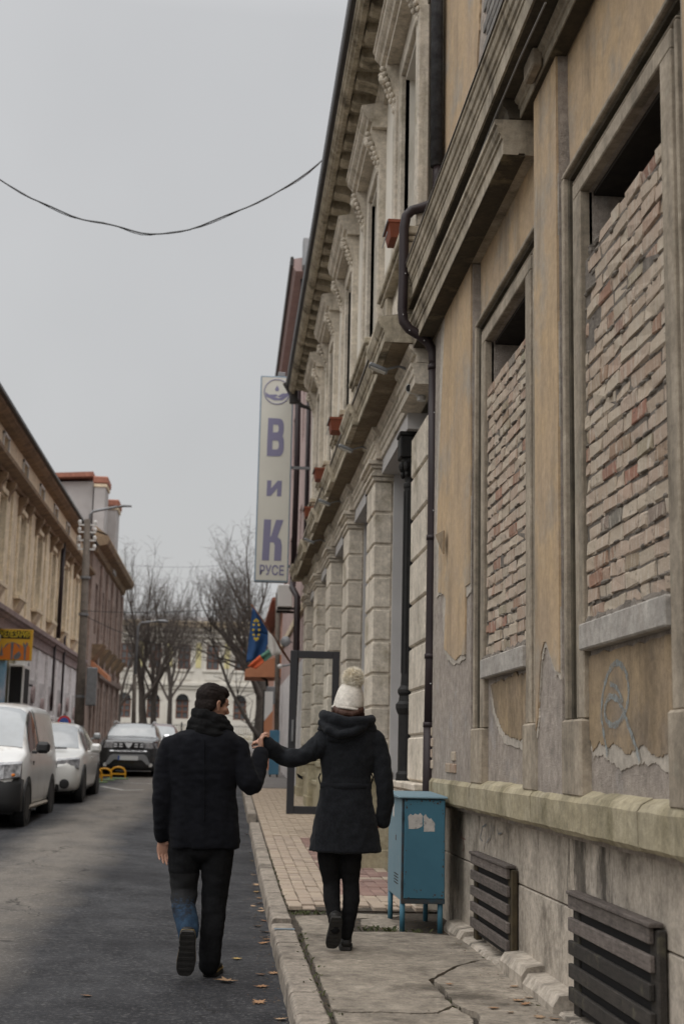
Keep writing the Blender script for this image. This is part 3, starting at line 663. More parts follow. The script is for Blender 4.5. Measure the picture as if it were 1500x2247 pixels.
scribble([[(1004, 1815), (1008, 1850)], [(1012, 1828), (1018, 1860), (1014, 1868)], [(1008, 1836), (1020, 1842)]], .012, GRD)

# upper storey with a torn plaster coat over grey brickwork
up = MB().box(1.80, 2.4, -2.5, 11.70, 5.80, 11.8).build('upper_wall', RENDER, ob)
MB().prism(rough_poly([(11.69, 5.8), (11.60, 7.4), (11.66, 9), (11.65, 11.7), (9.55, 11.7), (9.75, 9.2), (9.66, 7.6), (9.9, 6.8), (9.8, 5.8)], .02, 8, 8), 'x', 1.786, 1.80).build('plaster_coat', YPLAST, up)
z = 6.4; row = 0
while z < 8.6:
    y = 9.62 - .13 * (row % 2)
    while y > 8.4:
        MB().box(1.786, 1.80, y - .25, y, z, z + .075, .005).build('brick', GREYBRICK, up); y -= .262
    z += .088; row += 1

# cornices
def cornice(name, prof, y0, y1, m, parent=ob):
    return MB().prism(prof, 'y', y0, y1).build(name, m, parent)
cornice('hood_moulding', [(1.79, 5.05), (1.70, 5.05), (1.695, 5.062), (1.66, 5.062), (1.655, 5.05), (1.56, 5.05), (1.56, 5.15), (1.548, 5.155), (1.548, 5.18), (1.535, 5.19), (1.525, 5.215), (1.525, 5.235), (1.51, 5.245), (1.51, 5.275), (1.79, 5.285)], 7.725, 11.80, CORN)
MB().box(1.563, 1.70, 7.73, 11.79, 5.044, 5.049).build('hood_soffit', SOFF, ob); MB().box(1.672, 1.76, -2.5, 7.72, 5.284, 5.2885).build('architrave_soffit', SOFF, ob)  # thin dark sheets add the shade under hood and architrave
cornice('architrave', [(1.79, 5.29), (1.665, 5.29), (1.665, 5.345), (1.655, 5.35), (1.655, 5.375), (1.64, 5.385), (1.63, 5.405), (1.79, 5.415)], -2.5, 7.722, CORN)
cornice('frieze', [(1.79, 5.287), (1.60, 5.287), (1.585, 5.34), (1.56, 5.37), (1.56, 5.415), (1.79, 5.415)], 7.725, 11.79, DKSOFF)
cornice('soffit', [(1.79, 5.417), (1.515, 5.417), (1.515, 5.45), (1.79, 5.45)], -2.5, 11.82, DKSOFF)
cornice('corona', [(1.79, 5.452), (1.545, 5.452), (1.545, 5.425), (1.50, 5.42), (1.50, 5.535), (1.492, 5.54), (1.492, 5.565), (1.48, 5.575), (1.475, 5.60), (1.475, 5.615), (1.462, 5.625), (1.455, 5.65), (1.455, 5.672), (1.443, 5.68), (1.443, 5.71), (1.79, 5.80)], -2.5, 11.84, CORN)
cornice('cornice_flashing', [(1.79, 5.805), (1.438, 5.716), (1.434, 5.706), (1.434, 5.716), (1.79, 5.812)], -2.5, 11.85, mat('zinc_flashing', (.20, .175, .15), (.12, .10, .085), 5, .7, .1))
for yb in (7.2, 4.6, 2.0):
    MB().box(1.60, 1.66, yb - .12, yb + .12, 5.30, 5.412, .01).build('bracket', FRAME, ob)
mb = MB(); mb.box(1.755, 1.86, -2.5, 11.72, 5.30, 5.31); 
# thin cable clipped along the cornice
P = [onx(u, v, 1.545) for u, v in ((1196, 6), (1140, 128), (1088, 250), (1048, 352), (1010, 450), (985, 512), (958, 572))]
tag(MB().tube(P, .006, 5).build('cable', mat('pale_cable', (.25, .24, .23), None, bump=0)), 'thin pale cable clipped along the underside of the dark cornice', 'cable')

# wooden slatted grilles over the cellar windows
def grille(y0, y1, zt, zb, X0, name_label, n, wet=False):
    g = thing('cellar_grille', name_label, 'wooden grille', (X0, (y0 + y1) / 2, zb), 'slatted wooden grilles over the cellar windows')
    MB().box(1.79, 1.815, y0 + .1, y1 - .02, zb, zt - .02).build('cellar_opening', DARK, g)
    for yy in (y0, y1 - .11): MB().box(X0 + .022, 1.815, yy, yy + .11, zb - .05, zt - .006, .006).build('post', WOODW if wet else WOODEND, g)
    sp = (zt - zb) / n
    for i in range(n):
        z1 = zt - i * sp; k = MB().box(X0 - .003, X0 + .021, y0 + .045 - .01 * (i % 2), y1 + .01, z1 - sp * .60, z1, .004); 
        k.build('slat', WOODW if wet and i > 1 else WOOD, g)
    MB().box(X0 - .012, 1.81, y0 + .02, y1 + .01, zt + .001, zt + .02, .004).build('top_board', WOOD, g)
    return g
grille(8.50, 9.80, .728, .19, 1.755, 'complete slatted wooden grille on the stone plinth beside the blue cabinet', 5)
grille(5.62, 7.00, .728, .17, 1.755, 'near slatted wooden grille with dark mossy lower boards at the picture corner', 5, True)
# ---------------------------------------------------------------- beige ornate building (right, middle)
BX, BP, BY0, BY1 = 1.62, 1.58, 11.80, 29.0
bb = thing('ornate_building', 'cream two-storey building with rusticated pilasters and modillion eaves', 'building', (1.62, 20, 0))
WC = [12.5 + 3.35 * i for i in range(5)]
PN = [15.15 + 3.35 * i for i in range(5)]                 # near edges of the ground-floor pilasters
PW = .82
mb = MB(); wall_holes(mb, BX, BY0, BY1, 5.42, 9.3, [(c - .6, c + .6, 6.15, 8.35) for c in WC], .35)
mb.box(BX, 3.5, BY1 - .01, BY1, 0, 9.3); mb.box(BX + .36, 3.5, BY0, BY1 - .02, 5.45, 9.3)
mb.build('wall', BEIGEW, bb)
# inner ground-floor wall, deep in the openings
mb = MB(); mb.box(2.32, 2.6, BY0, BY1 - .02, -.2, 5.3); mb.build('inner_wall', GREYP, bb)
def block_column(name, X0, X1, y0, y1, zb, joints, m, parent, side_joint=True):
    """stone blocks, one object each, with recessed joints over a core"""
    g = MB().box(X0 + .022, X1, y0 + .02, y1 - .02, zb, joints[-1]).build(name, m, parent)
    zz = [zb] + joints
    for a, b in zip(zz, zz[1:]):
        MB().box(X0 + RND.uniform(-.003, .003), X1 - .01, y0 + RND.uniform(-.003, .003), y1 + RND.uniform(-.003, .003), a + .012, b - .012, .014).build('stone_block', m, g)
    return g
jn = [1.20 + .365 * k for k in range(1, 10)]
for y0 in PN:
    g0 = gr(y0)
    p = block_column('pilaster', BP, 1.80, y0, y0 + PW, 1.22 + g0 * .3, jn, BEIGE, bb)
    # capital mouldings
    k = MB(); zt = jn[-1]
    for d, a, b in ((.02, 0, .05), (.045, .052, .09), (.015, .092, .14), (.05, .142, .18), (.085, .182, .23)):
        k.box(BP - d, 1.80, y0 - d, y0 + PW + d, zt + a, zt + b, .006)
    k.build('capital', BEIGE, p)
    # pedestal with cap
    k = MB(); k.box(1.50, 1.82, y0 - .05, y0 + PW + .05, -.1, 1.12 + g0 * .3, .01); k.build('pedestal', LEDGE, p)
    MB().box(1.47, 1.83, y0 - .08, y0 + PW + .08, 1.122 + g0 * .3, 1.22 + g0 * .3, .012).build('pedestal_cap', LEDGE, p); MB().box(1.48, 1.825, y0 - .07, y0 + PW + .07, -.1, .34 + g0, .012).build('pedestal_foot', LEDGE, p)
# first pier against the derelict building
p0 = block_column('pilaster', 1.70, 2.0, 11.82, 12.86, 1.17, [1.17 + .41 * k for k in range(1, 9)], BEIGE, bb)
MB().box(1.64, 2.0, 11.82, 13.42, -.1, 1.10, .01).build('pedestal', BEIGE, p0); MB().box(1.61, 2.0, 11.80, 13.46, 1.102, 1.168, .012).build('pedestal_cap', BEIGE, p0)
# openings between the pilasters: grey side and head, low wall, dark glazed doors
edges = [(12.88, PN[0])] + [(PN[i] + PW, PN[i + 1]) for i in range(4)]
for i, (a, b) in enumerate(edges):
    MB().box(1.80, 2.31, b - .05, b + .3, .1, 4.56).build('grey_reveal', GREYP, bb)
    MB().box(1.80, 2.31, a - .3, a + .02, .1, 4.56).build('grey_reveal', GREYP, bb)
    MB().box(1.66, 2.31, a + .001, b - .001, 4.56, 4.72).build('opening_head', GREYP, bb)
    d = MB().box(2.24, 2.30, a + .05, b - .08, .3, 4.5).build('door_panel', DOORF, bb)
    for q in range(3):
        w = (b - a - .2) / 3; MB().box(2.225, 2.236, a + .1 + q * w, a + .04 + (q + 1) * w, .5, 3.2).build('pane', GLASSD, d)
    if i > 0:
        k = MB(); k.box(1.60, 1.80, a + .09, b - .09, -.1, .62 + gr(a), .01); k.box(1.57, 1.82, a + .09, b - .09, .622 + gr(a), .70 + gr(a), .012)
        k.build('low_wall', LEDGE, bb)
# black cast-iron columns beside the openings
def iron_column(x, y, zb, name='iron_column'):
    c = MB(); n = 20
    c.lathe([(.105, zb), (.105, zb + .06), (.088, zb + .09), (.088, zb + .62), (.10, zb + .64), (.115, zb + .68), (.115, zb + .72), (.09, zb + .75), (.082, zb + .80), (.098, zb + .83), (.098, zb + .86), (.072, zb + .90), (.066, zb + 1.0), (.062, 4.0), (.07, 4.02), (.07, 4.05), (.058, 4.07), (.06, 4.12), (.085, 4.2), (.098, 4.28), (.098, 4.30)], (x, y, 0), n)
    o = c.build('iron_column', IRON, bb, smooth=False)
    k = MB()
    for q in range(9):
        a = 2 * pi * q / 9; k.tube([(x + .064 * cos(a), y + .064 * sin(a), zb + 1.02), (x + .06 * cos(a), y + .06 * sin(a), 3.98)], .009, 5)
    k.build('fluting', IRON, o)
    k = MB()
    for q in range(8):
        a = 2 * pi * q / 8 + .2; k.ell((x + .095 * cos(a), y + .095 * sin(a), 4.22), (.03, .03, .055), 8, 6); k.ell((x + .085 * cos(a), y + .085 * sin(a), 4.14), (.022, .022, .03), 8, 6)
    k.box(x - .12, x + .12, y - .12, y + .12, 4.30, 4.52, .012); k.box(x - .13, x + .13, y - .13, y + .13, 4.521, 4.56, .008)
    k.build('column_capital', IRON, o)
c0 = at(897, 1300, 13.12); iron_column(c0.x, 13.12, 1.168)
for a, b in edges[1:]: iron_column(1.72, a + .22, .72 + gr(a))
# wrought scroll beside the first pedestal
P = []
for k in range(40):
    t = k / 39; a = -pi / 2 + t * 3.4 * pi; rr = .085 * (1 - .75 * t); P.append((1.62 + rr * cos(a) * .9, 13.50, 1.08 + rr * sin(a)))
MB().tube(P, .012, 6).tube([(1.62, 13.5, .3), (1.62, 13.5, .995)], .013, 6).tube([(1.70, 13.5, .3), (1.70, 13.5, 1.17)], .016, 6).build('iron_scroll', IRON, bb)
# entablature: plain bands with breaks forward over the pilasters
def broken(name, prof, m, d=.07, w=.16):
    k = MB(); k.prism([(x, z) for x, z in prof], 'y', BY0 + .02, BY1); k.build(name, m, bb)
    for y0 in [11.80] + PN:
        y1 = y0 + PW + w if y0 > 12 else 12.9
        MB().prism([((x - d) if x < 1.75 else x - .004, z - .003) for i, (x, z) in enumerate(prof)], 'y', max(y0 - w, BY0 + .01), y1).build(name, m, bb)
broken('architrave', [(1.79, 4.722), (1.635, 4.722), (1.635, 4.80), (1.62, 4.81), (1.62, 4.87), (1.60, 4.885), (1.595, 4.915), (1.79, 4.92)], BEIGE, .055)
broken('frieze', [(1.79, 4.922), (1.645, 4.922), (1.645, 4.99), (1.62, 5.0), (1.61, 5.03), (1.585, 5.05), (1.575, 5.085), (1.79, 5.10)], BEIGE, .05)
broken('mid_cornice', [(1.79, 5.102), (1.36, 5.102), (1.36, 5.19), (1.35, 5.195), (1.35, 5.225), (1.33, 5.24), (1.315, 5.27), (1.30, 5.30), (1.30, 5.335), (1.79, 5.42)], DRIP, .06)
MB().box(1.37, 1.60, BY0 + .03, BY1 - .01, 5.088, 5.0985).build('cornice_soffit', mat('brown_soffit', (.20, .155, .10), (.13, .10, .065), 3, .95, .4, 40, blotch=(.28, .23, .16), bk=.4, blsc=1.5), bb)  # darker brown sheet under the mid cornice
# zinc cap over the cornice
MB().prism([(1.79, 5.425), (1.29, 5.342), (1.285, 5.32), (1.285, 5.345), (1.79, 5.432)], 'y', BY0 + .02, BY1).build('cornice_flashing', MATS['zinc_flashing'], bb)
# upper windows
WPAINT = mat('white_window_paint', (.55, .53, .50), None, rough=.5, bump=.03)
for c in WC:
    w = MB().box(BX + .25, BX + .34, c - .595, c + .595, 6.155, 8.345).build('window', GLASSL, bb)
    k = MB()
    for y0, y1, z0, z1 in ((c - .6, c - .52, 6.15, 8.35), (c + .52, c + .6, 6.15, 8.35), (c - .04, c + .04, 6.2, 8.3), (c - .52, c + .52, 7.62, 7.72), (c - .52, c + .52, 8.26, 8.35), (c - .52, c + .52, 6.15, 6.24)):
        k.box(BX + .20, BX + .27, y0 + .001, y1 - .001, z0, z1, .008)
    k.build('window_frame', WPAINT, w)
    # surround with flat side strips
    k = MB()
    for s in (-1, 1):
        k.box(BX - .05, BX + .05, c + s * .60, c + s * .80, 6.1, 8.4, .01); k.box(BX - .085, BX + .02, c + s * .80, c + s * 1.0, 6.1, 8.28, .012)
    k.box(BX - .05, BX + .05, c - .799, c + .799, 8.4, 8.62, .01); k.build('window_surround', BEIGE, w)
    # hood on carved brackets
    k = MB().prism([(BX, 8.64), (1.44, 8.64), (1.44, 8.70), (1.40, 8.715), (1.385, 8.75), (1.36, 8.77), (1.335, 8.80), (1.335, 8.85), (1.315, 8.865), (1.315, 8.90), (BX, 8.97)], 'y', c - 1.05, c + 1.05); h = k.build('hood', BEIGE, w)
    for s in (-1, 1):
        yc = c + s * .90; k = MB()
        prof = []
        for q in range(15):
            t = q / 14; z = 8.635 - .55 * t; x = BX - .17 * (1 - t) ** .8 - .045 * sin(t * 3 * pi) ** 2 - .01; prof.append((x, z))
        k.prism([(BX, 8.635)] + prof + [(BX, 8.07)], 'y', yc - .075, yc + .075)
        for q in range(9):
            t = q / 8; z = 8.58 - .46 * t; x = BX - .19 * (1 - t) ** .8 - .03
            for ss in (-1, 1): k.ell((x, yc + ss * .07, z), (.035 - .015 * t, .03, .032), 8, 5)
        k.ell((BX - .20, yc, 8.50), (.06, .06, .06), 10, 6); k.ell((BX - .07, yc, 8.16), (.045, .06, .05), 10, 6)
        k.build('console', BEIGE, w)
    # sill on pedestal blocks
    k = MB(); k.box(1.40, BX, c - 1.0, c + 1.0, 6.02, 6.10, .012); k.box(1.43, BX, c - .97, c + .97, 5.97, 6.018, .01); k.build('sill', DRIP, w)
    for s in (-1, 1):
        k = MB(); k.box(1.45, BX, c + s * .62 - .02, c + s * .95, 5.45, 5.968, .012); k.box(1.42, BX, c + s * .60, c + s * .97, 5.42, 5.56, .012); k.build('sill_block', DRIP, w)
    k = MB(); k.box(1.52, BX, c - .6, c + .6, 5.44, 5.96, .01); k.box(1.50, BX, c - .5, c + .5, 5.55, 5.85, .02); k.build('apron_panel', BEIGE, w)
# drip course running between the sills
MB().prism([(BX, 5.98), (1.52, 5.98), (1.50, 6.01), (1.50, 6.05), (BX, 6.10)], 'y', BY0, BY1).build('sill_course', DRIP, bb)
# eaves: frieze, bed mould, modillions, soffit and gutter
MB().prism([(BX, 8.93), (1.56, 8.93), (1.56, 8.98), (1.535, 9.0), (1.53, 9.03), (1.50, 9.05), (1.50, 9.09), (BX, 9.10)], 'y', BY0, BY1).build('bed_mould', BEIGE, bb)
MB().box(1.10, 1.95, BY0, BY1, 9.27, 9.34).build('eaves_soffit', DRIP, bb)
MB().prism([(1.22, 9.19), (1.16, 9.19), (1.16, 9.22), (1.13, 9.235), (1.11, 9.265), (1.22, 9.265)], 'y', BY0, BY1).build('eaves_mould', DRIP, bb)
y = 12.1
_mod = MB().prism([(.42, .17), (.03, .17), (.0, .15), (.0, .085), (.03, .06), (.12, .05), (.2, .03), (.27, .0), (.36, -.005), (.42, -.02)], 'y', -.125, .125).build('modillion', DRIP); _md = _mod.data; bpy.data.objects.remove(_mod)
while y < 28.9:
    o = bpy.data.objects.new('modillion', _md); COL.objects.link(o); o.parent = bb; o.location = Vector((1.24, y, 9.10)) - bb.location
    y += .545
GUT = mat('dark_gutter', (.03, .027, .027), (.045, .04, .038), 4, .5, .1)
MB().prism([(1.11, 9.345), (1.05, 9.355), (1.035, 9.38), (1.03, 9.50), (1.05, 9.515), (1.11, 9.50)], 'y', BY0 - .05, BY1 + .05).build('gutter', GUT, bb)
mb = MB().prism([(1.06, 9.50), (1.9, 9.42), (5.5, 11.6), (5.5, 11.7), (1.06, 9.52)], 'y', BY0, BY1); mb.build('roof', TILE, bb)
# hopper and bracket at the end of the gutter
k = MB(); k.box(1.12, 1.30, 29.03, 29.2, 9.0, 9.3, .02); k.tube([(1.0, 29.1, 9.45), (1.15, 29.1, 9.2), (1.4, 29.1, 8.95), (1.6, 29.1, 8.9)], .045, 8); k.build('gutter_outlet', GUT, bb)

# ---------------------------------------------------------------- fixtures on the right-hand fronts
def drainpipe(label, paths, m):
    t = thing('drainpipe', label, 'drainpipe', paths[0][0][-1] if not isinstance(paths[0][0][0], float) else paths[0][0])
    for (pts, r, name, mm) in paths: MB().tube(pts, r, 14).build(name, mm, t, smooth=True)
    return t
YPI = 11.48
dp = thing('drainpipe', 'long brown drainpipe kinked around the cornice between the ochre and cream buildings', 'drainpipe', (1.65, YPI, 0))
MB().tube([at(960, -320, YPI), at(958, 0, YPI), at(957, 365, YPI)], .056, 16).build('old_pipe_section', PIPEOLD, dp, smooth=True)
pts = [at(960, 366, YPI), at(958, 428, YPI), at(950, 447, YPI), at(925, 456, YPI), at(903, 462, YPI), at(891, 474, YPI), at(886, 500, YPI), at(885, 600, YPI), at(882, 680, YPI), at(885, 706, YPI), at(897, 722, YPI), at(920, 736, YPI), at(938, 750, YPI), at(949, 772, YPI), at(951, 800, YPI)]
Q = []
for i in range(len(pts) - 1):
    for q in range(3): Q.append(pts[i].lerp(pts[i + 1], q / 3))
Q.append(pts[-1])
MB().tube(Q, .044, 16).build('kinked_pipe', PIPE, dp, smooth=True)
MB().tube([at(951, 799, YPI), at(949, 1100, YPI), at(944, 1450, YPI), at(941, 1600, YPI)], .0455, 16).build('straight_pipe', PIPE, dp, smooth=True)
MB().tube([at(941, 1588, YPI), at(939, 1720, YPI), at(936, 1930, YPI)], .049, 16).build('lower_pipe', PIPE, dp, smooth=True)
for (u, v) in ((951, 806), (948, 1180), (944, 1440), (941, 1590)):
    c = at(u, v, YPI); MB().tube([c - Vector((0, 0, .02)), c + Vector((0, 0, .02))], .053, 14).build('pipe_clip', PIPE, dp, smooth=True)
RIV = mat('bright_rivet', (.5, .5, .5), None, rough=.4, bump=0)
k = MB()
for (u, v) in ((884, 690), (898, 725), (930, 747), (958, 775), (952, 905), (950, 1120), (944, 1500), (889, 600)):
    c = at(u, v, YPI - .047); k.ell(c, (.006, .006, .006), 6, 4)
tag(k.build('rivets', RIV, dp), kind='stuff')
c = at(942, 475, YPI - .03); k = MB(); k.lathe([(.025, -.05), (.045, -.02), (.045, .05), (.03, .06)], c, 10); 
tag(k.build('bird_spike_cap', MATS['white_plastic']), 'pale plastic pipe cap beside the kink of the long drainpipe', 'pipe cap')

sc = thing('security_camera', 'white security camera on the cream wall beside the brown drainpipe', 'camera', at(908, 855, 12.2))
q = at(908, 855, 12.2); k = MB(); k.box(q.x - .0, q.x + .12, q.y - .03, q.y + .08, q.z - .05, q.z + .06, .015); k.build('housing', WHITEP, sc)
MB().lathe([(.03, 0), (.05, .01), (.05, .10), (.03, .105)], q + Vector((.03, 0, 0)), 14, Vector((-1, -.7, -.05))).build('camera_body', WHITEP, sc, smooth=True)
MB().lathe([(.034, .104), (.034, .112), (.01, .112)], q + Vector((.03, 0, 0)), 14, Vector((-1, -.7, -.05))).build('lens', DARK, sc)
MB().lathe([(.04, 0), (.04, .04), (.02, .06)], q + Vector((.07, .02, -.10)), 12).build('mount', WHITEP, sc)

def floodlight(y, label, z=5.02, x=1.28):
    t = thing('floodlight', label, 'floodlight', (1.35, y, z), 'floodlights along the cornice of the cream building')
    k = MB(); T = Matrix.Translation((x + .03, y, z)) @ Matrix.Rotation(radians(20), 4, 'Y')
    k.box(-.10, .09, -.055, .055, -.02, .02, .012, T); k.build('lamp_housing', GREYM, t)
    k = MB(); k.box(-.08, .07, -.045, .045, -.025, -.0205, 0, T); k.build('lamp_glass', SIGNW, t)
    k = MB(); k.tube([(x + .12, y, z + .0), (x + .22, y, z + .03), (1.60, y, z + .0)], .012, 6); k.build('bracket', GREYM, t)
floodlight(12.35, 'floodlight under the cornice just left of the drainpipe kink', 5.0)
floodlight(15.9, 'floodlight under the cornice above the first full pilaster')
floodlight(19.5, 'floodlight under the cornice above the open glass door')
floodlight(23.2, 'most distant floodlight under the cornice of the cream building')

def planter(u, v, Y, label, s=.78):
    q = at(u, v, Y); t = thing('flower_box', label, 'flower box', q, 'terracotta boxes on the upper sills')
    k = MB(); rings = []
    for z, w, d in ((-.12, .09, .20), (.06, .12, .26), (.062, .135, .275), (.10, .135, .275)):
        rings.append([q + Vector((a * w * s, b * d * s, z * s)) for a, b in ((-1, -1), (1, -1), (1, 1), (-1, 1))])
    k.loft(rings); k.build('box', TERRA, t)
    k = MB(); k.box(q.x - .15 * s, q.x - .141 * s, q.y - .28 * s, q.y + .28 * s, q.z - .10 * s, q.z - .08 * s); k.box(q.x - .15 * s, q.x - .137 * s, q.y - .283 * s, q.y + .283 * s, q.z + .06 * s, q.z + .08 * s)
    k.build('wire_holder', GREYM, t)
planter(868, 514, 12.2, 'terracotta flower box nearest the drainpipe kink', .72)
planter(737, 935, 18.2, 'terracotta flower box on the second visible sill')
planter(702, 1042, 21.5, 'terracotta flower box on the third visible sill')
planter(678, 1125, 24.8, 'small distant terracotta flower box low on the cornice')

# open glass door on the pavement side of the pilasters
gd = thing('glass_door', 'open glass door in a thick dark frame standing out from the pilasters', 'door', (1.2, 19.4, .5))
q0, q1 = at(633, 1427, 19.4), at(632, 1786, 19.4); xr = 1.57
zt, zb, xl = q0.z, q1.z, (q0.x + q1.x) / 2
k = MB()
k.box(xl, xl + .105, 19.37, 19.43, zb, zt, .006); k.box(xr - .1, xr, 19.37, 19.43, zb, zt, .006); k.box(xl + .1055, xr - .1005, 19.372, 19.428, zt - .105, zt - .001, .006); k.box(xl + .1055, xr - .1005, 19.372, 19.428, zb + .001, zb + .11, .006)
k.build('door_frame', DOORF, gd)
mg = bpy.data.materials.new('clear_pane'); mg.use_nodes = True; N = mg.node_tree.nodes; L = mg.node_tree.links; b = N['Principled BSDF']
b.inputs['Base Color'].default_value = (.95, .97, .97, 1); b.inputs['Transmission Weight'].default_value = 1; b.inputs['Roughness'].default_value = .0; b.inputs['IOR'].default_value = 1.05
MB().box(xl + .1, xr - .1, 19.397, 19.403, zb + .1, zt - .1).build('pane', mg, gd)
MB().box(xl + .04, xl + .07, 19.34, 19.37, zb + 1.0, zb + 1.3).build('handle', GREYM, gd)

# tall street sign with lettering
YS_ = 29.5
sg = thing('street_sign', 'tall pale vertical sign with large violet letters and an emblem of hands', 'sign', (.8, YS_, 5.1))
a0, a1, a2, a3 = at(573, 830, YS_), at(639, 827, YS_), at(563, 1272, YS_), at(632, 1275, YS_)
x0, x1, z0, z1 = (a0.x + a2.x) / 2, (a1.x + a3.x) / 2, (a2.z + a3.z) / 2, (a0.z + a1.z) / 2
MB().box(x0 - .03, x1 + .03, YS_ + .002, YS_ + .20, z0 - .035, z1 + .035, .01).build('sign_case', SIGNF, sg)
fc = MB().box(x0, x1, YS_ - .004, YS_ + .003, z0, z1).build('sign_face', SIGNW, sg)
fw, fh = x1 - x0, z1 - z0; zc = lambda v: z1 - (v - 830) / 443 * fh; xm = (x0 + x1) / 2
def stxt(s, size, v, sx, bold): place_text('letter', s, size, (xm + .005, YS_ - .008, zc(v)), (1, 0, 0), (0, 0, 1), SIGNB, fc, sx, bold, .003)

def poly(pts, y=0.0):
    MB().prism([(xm + x * fw, zc(v)) for x, v in pts], 'y', YS_ - .010 - y, YS_ - .005).build('letter_stroke', SIGNB, LT)
LT = MB().prism([(xm - .27 * fw, zc(1005)), (xm - .10 * fw, zc(1005)), (xm - .09 * fw, zc(921)), (xm - .26 * fw, zc(921))], 'y', YS_ - .010, YS_ - .005).build('letter', SIGNB, fc)
def bowl(v0, v1, xo, t, y):
    n = 12; out, inn = [], []; vm = (v0 + v1) / 2; hv = (v1 - v0) / 2; k = MB()
    f = lambda ca: max(0.0, ca) ** .55
    for q in range(n + 1):
        a = -pi / 2 + pi * q / n; out.append((xm + fw * (.02 + (xo - .02) * f(cos(a))), zc(vm + hv * math.copysign(abs(sin(a)) ** .8, sin(a))))); inn.append((xm + fw * (.0 + (xo - .17) * f(cos(a))), zc(vm + (hv - t) * math.copysign(abs(sin(a)) ** .8, sin(a)))))
    out = [(xm - .10 * fw, zc(v0))] + out + [(xm - .10 * fw, zc(v1))]; inn = [(xm - .10 * fw, zc(v0 + t))] + inn + [(xm - .10 * fw, zc(v1 - t))]
    for a, b in zip(range(len(out) - 1), range(1, len(out))): k.prism([out[a], out[b], inn[b], inn[a]], 'y', YS_ - .010 - y, YS_ - .005)
    k.build('letter_stroke', SIGNB, LT)
bowl(921, 966, .26, 14, .0005); bowl(955, 1005, .28, 15, .001)
LT = MB().prism([(xm - .24 * fw, zc(1092)), (xm - .10 * fw, zc(1092)), (xm - .09 * fw, zc(1058)), (xm - .23 * fw, zc(1058))], 'y', YS_ - .010, YS_ - .005).build('letter', SIGNB, fc)
poly([(.10, 1092), (.24, 1092), (.25, 1058), (.11, 1058)]); poly([(-.10, 1092), (-.10, 1076), (.11, 1058), (.11, 1074)], .001)
LT = MB().prism([(xm - .32 * fw, zc(1231)), (xm - .09 * fw, zc(1231)), (xm - .06 * fw, zc(1143)), (xm - .29 * fw, zc(1143))], 'y', YS_ - .010, YS_ - .005).build('letter', SIGNB, fc)
poly([(-.08, 1186), (.10, 1143), (.34, 1143), (.14, 1184), (-.08, 1192)], .0005); poly([(-.09, 1192), (-.08, 1180), (.16, 1180), (.27, 1186), (.31, 1200), (.30, 1231), (.07, 1231), (.08, 1198), (.04, 1192)], .001)
stxt('РУСЕ', .29, 1253, .74, .006)
# emblem: a ring, two cupped hands and a drop
k = MB(); rr = .285; cz = zc(862)
k.tube([(xm + rr * cos(a), YS_ - .006, cz + rr * sin(a)) for a in [2 * pi * q / 40 for q in range(40)]], .012, 5, loop=True)
k.prism([(xm - .26, cz - .02), (xm - .18, cz - .07), (xm - .02, cz - .06), (xm + .03, cz - .09), (xm - .04, cz - .12), (xm - .08, cz - .12), (xm + .06, cz - .15), (xm + .27, cz - .01), (xm + .27, cz - .07), (xm + .12, cz - .19), (xm - .06, cz - .20), (xm - .24, cz - .12)], 'y', YS_ - .009, YS_ - .005)
k.prism([(xm + .02, cz - .10), (xm + .12, cz - .03), (xm + .20, cz - .03), (xm + .27, cz + .005), (xm + .26, cz - .03), (xm + .16, cz - .09), (xm + .06, cz - .13)], 'y', YS_ - .010, YS_ - .0055)
k.prism([(xm, cz + .15), (xm + .045, cz + .07), (xm + .04, cz + .03), (xm, cz + .01), (xm - .04, cz + .03), (xm - .045, cz + .07)], 'y', YS_ - .009, YS_ - .005)
k.build('emblem', SIGNB, fc)
k = MB()
for zz in (z0 + .3, z0 + fh * .55, z1 - .15): MB().box(x1 + .0, 1.9, YS_ + .06, YS_ + .12, zz, zz + .06).build('sign_bracket', GREYM, sg)
MB().box(x0 + .35, x0 + .52, YS_ + .02, YS_ + .16, z1 + .04, z1 + .14, .01).build('top_bracket', GREYM, sg)
# ---------------------------------------------------------------- mauve and peach buildings beyond (right, far)
mv = thing('mauve_building', 'tall mauve building with dark brown eaves behind the street sign', 'building', (1.7, 36, 0))
mb = MB(); wall_holes(mb, 1.66, 29.3, 43.5, -.1, 13.2, [(30.4 + 2.6 * i, 31.5 + 2.6 * i, z, z + 1.9) for i in range(5) for z in (5.6, 9.2)], .3); mb.box(1.66, 5, 29.28, 29.3, 4, 13.2); mb.box(1.96, 5, 29.32, 43.48, 0, 13.2); mb.build('wall', PINKW, mv)
for i in range(5):
    for z in (5.6, 9.2):
        w = MB().box(1.90, 1.95, 30.4 + 2.6 * i, 31.5 + 2.6 * i, z, z + 1.9).build('window', GLASSL, mv)
        MB().box(1.87, 1.905, 30.9 + 2.6 * i, 31.0 + 2.6 * i, z, z + 1.9).build('window_frame', WPAINT, w)
EAVB = mat('brown_eaves', (.48, .36, .345), (.42, .31, .295), 4, .8, .1)
MB().prism([(1.66, 13.2), (1.30, 13.2), (1.22, 13.32), (1.18, 13.34), (1.18, 13.5), (1.66, 13.6)], 'y', 32.2, 43.6).build('eaves', EAVB, mv)
MB().box(1.16, 1.24, 32.15, 43.7, 13.30, 13.56, .02).build('gutter', GUT, mv)
MB().box(1.45, 2.6, 31.8, 32.2, 13.2, 13.95, .03).build('gable_cap', mat('grey_zinc_cap', (.30, .31, .32), (.24, .25, .26), 4, .5, .1), mv)
MB().box(1.645, 2.4, 29.31, 43.5, 0, 3.5).build('base', LGREY, mv)
MB().box(1.60, 1.68, 29.4, 43.4, 4.6, 4.8, .01).build('string_course', LTRIM, mv)
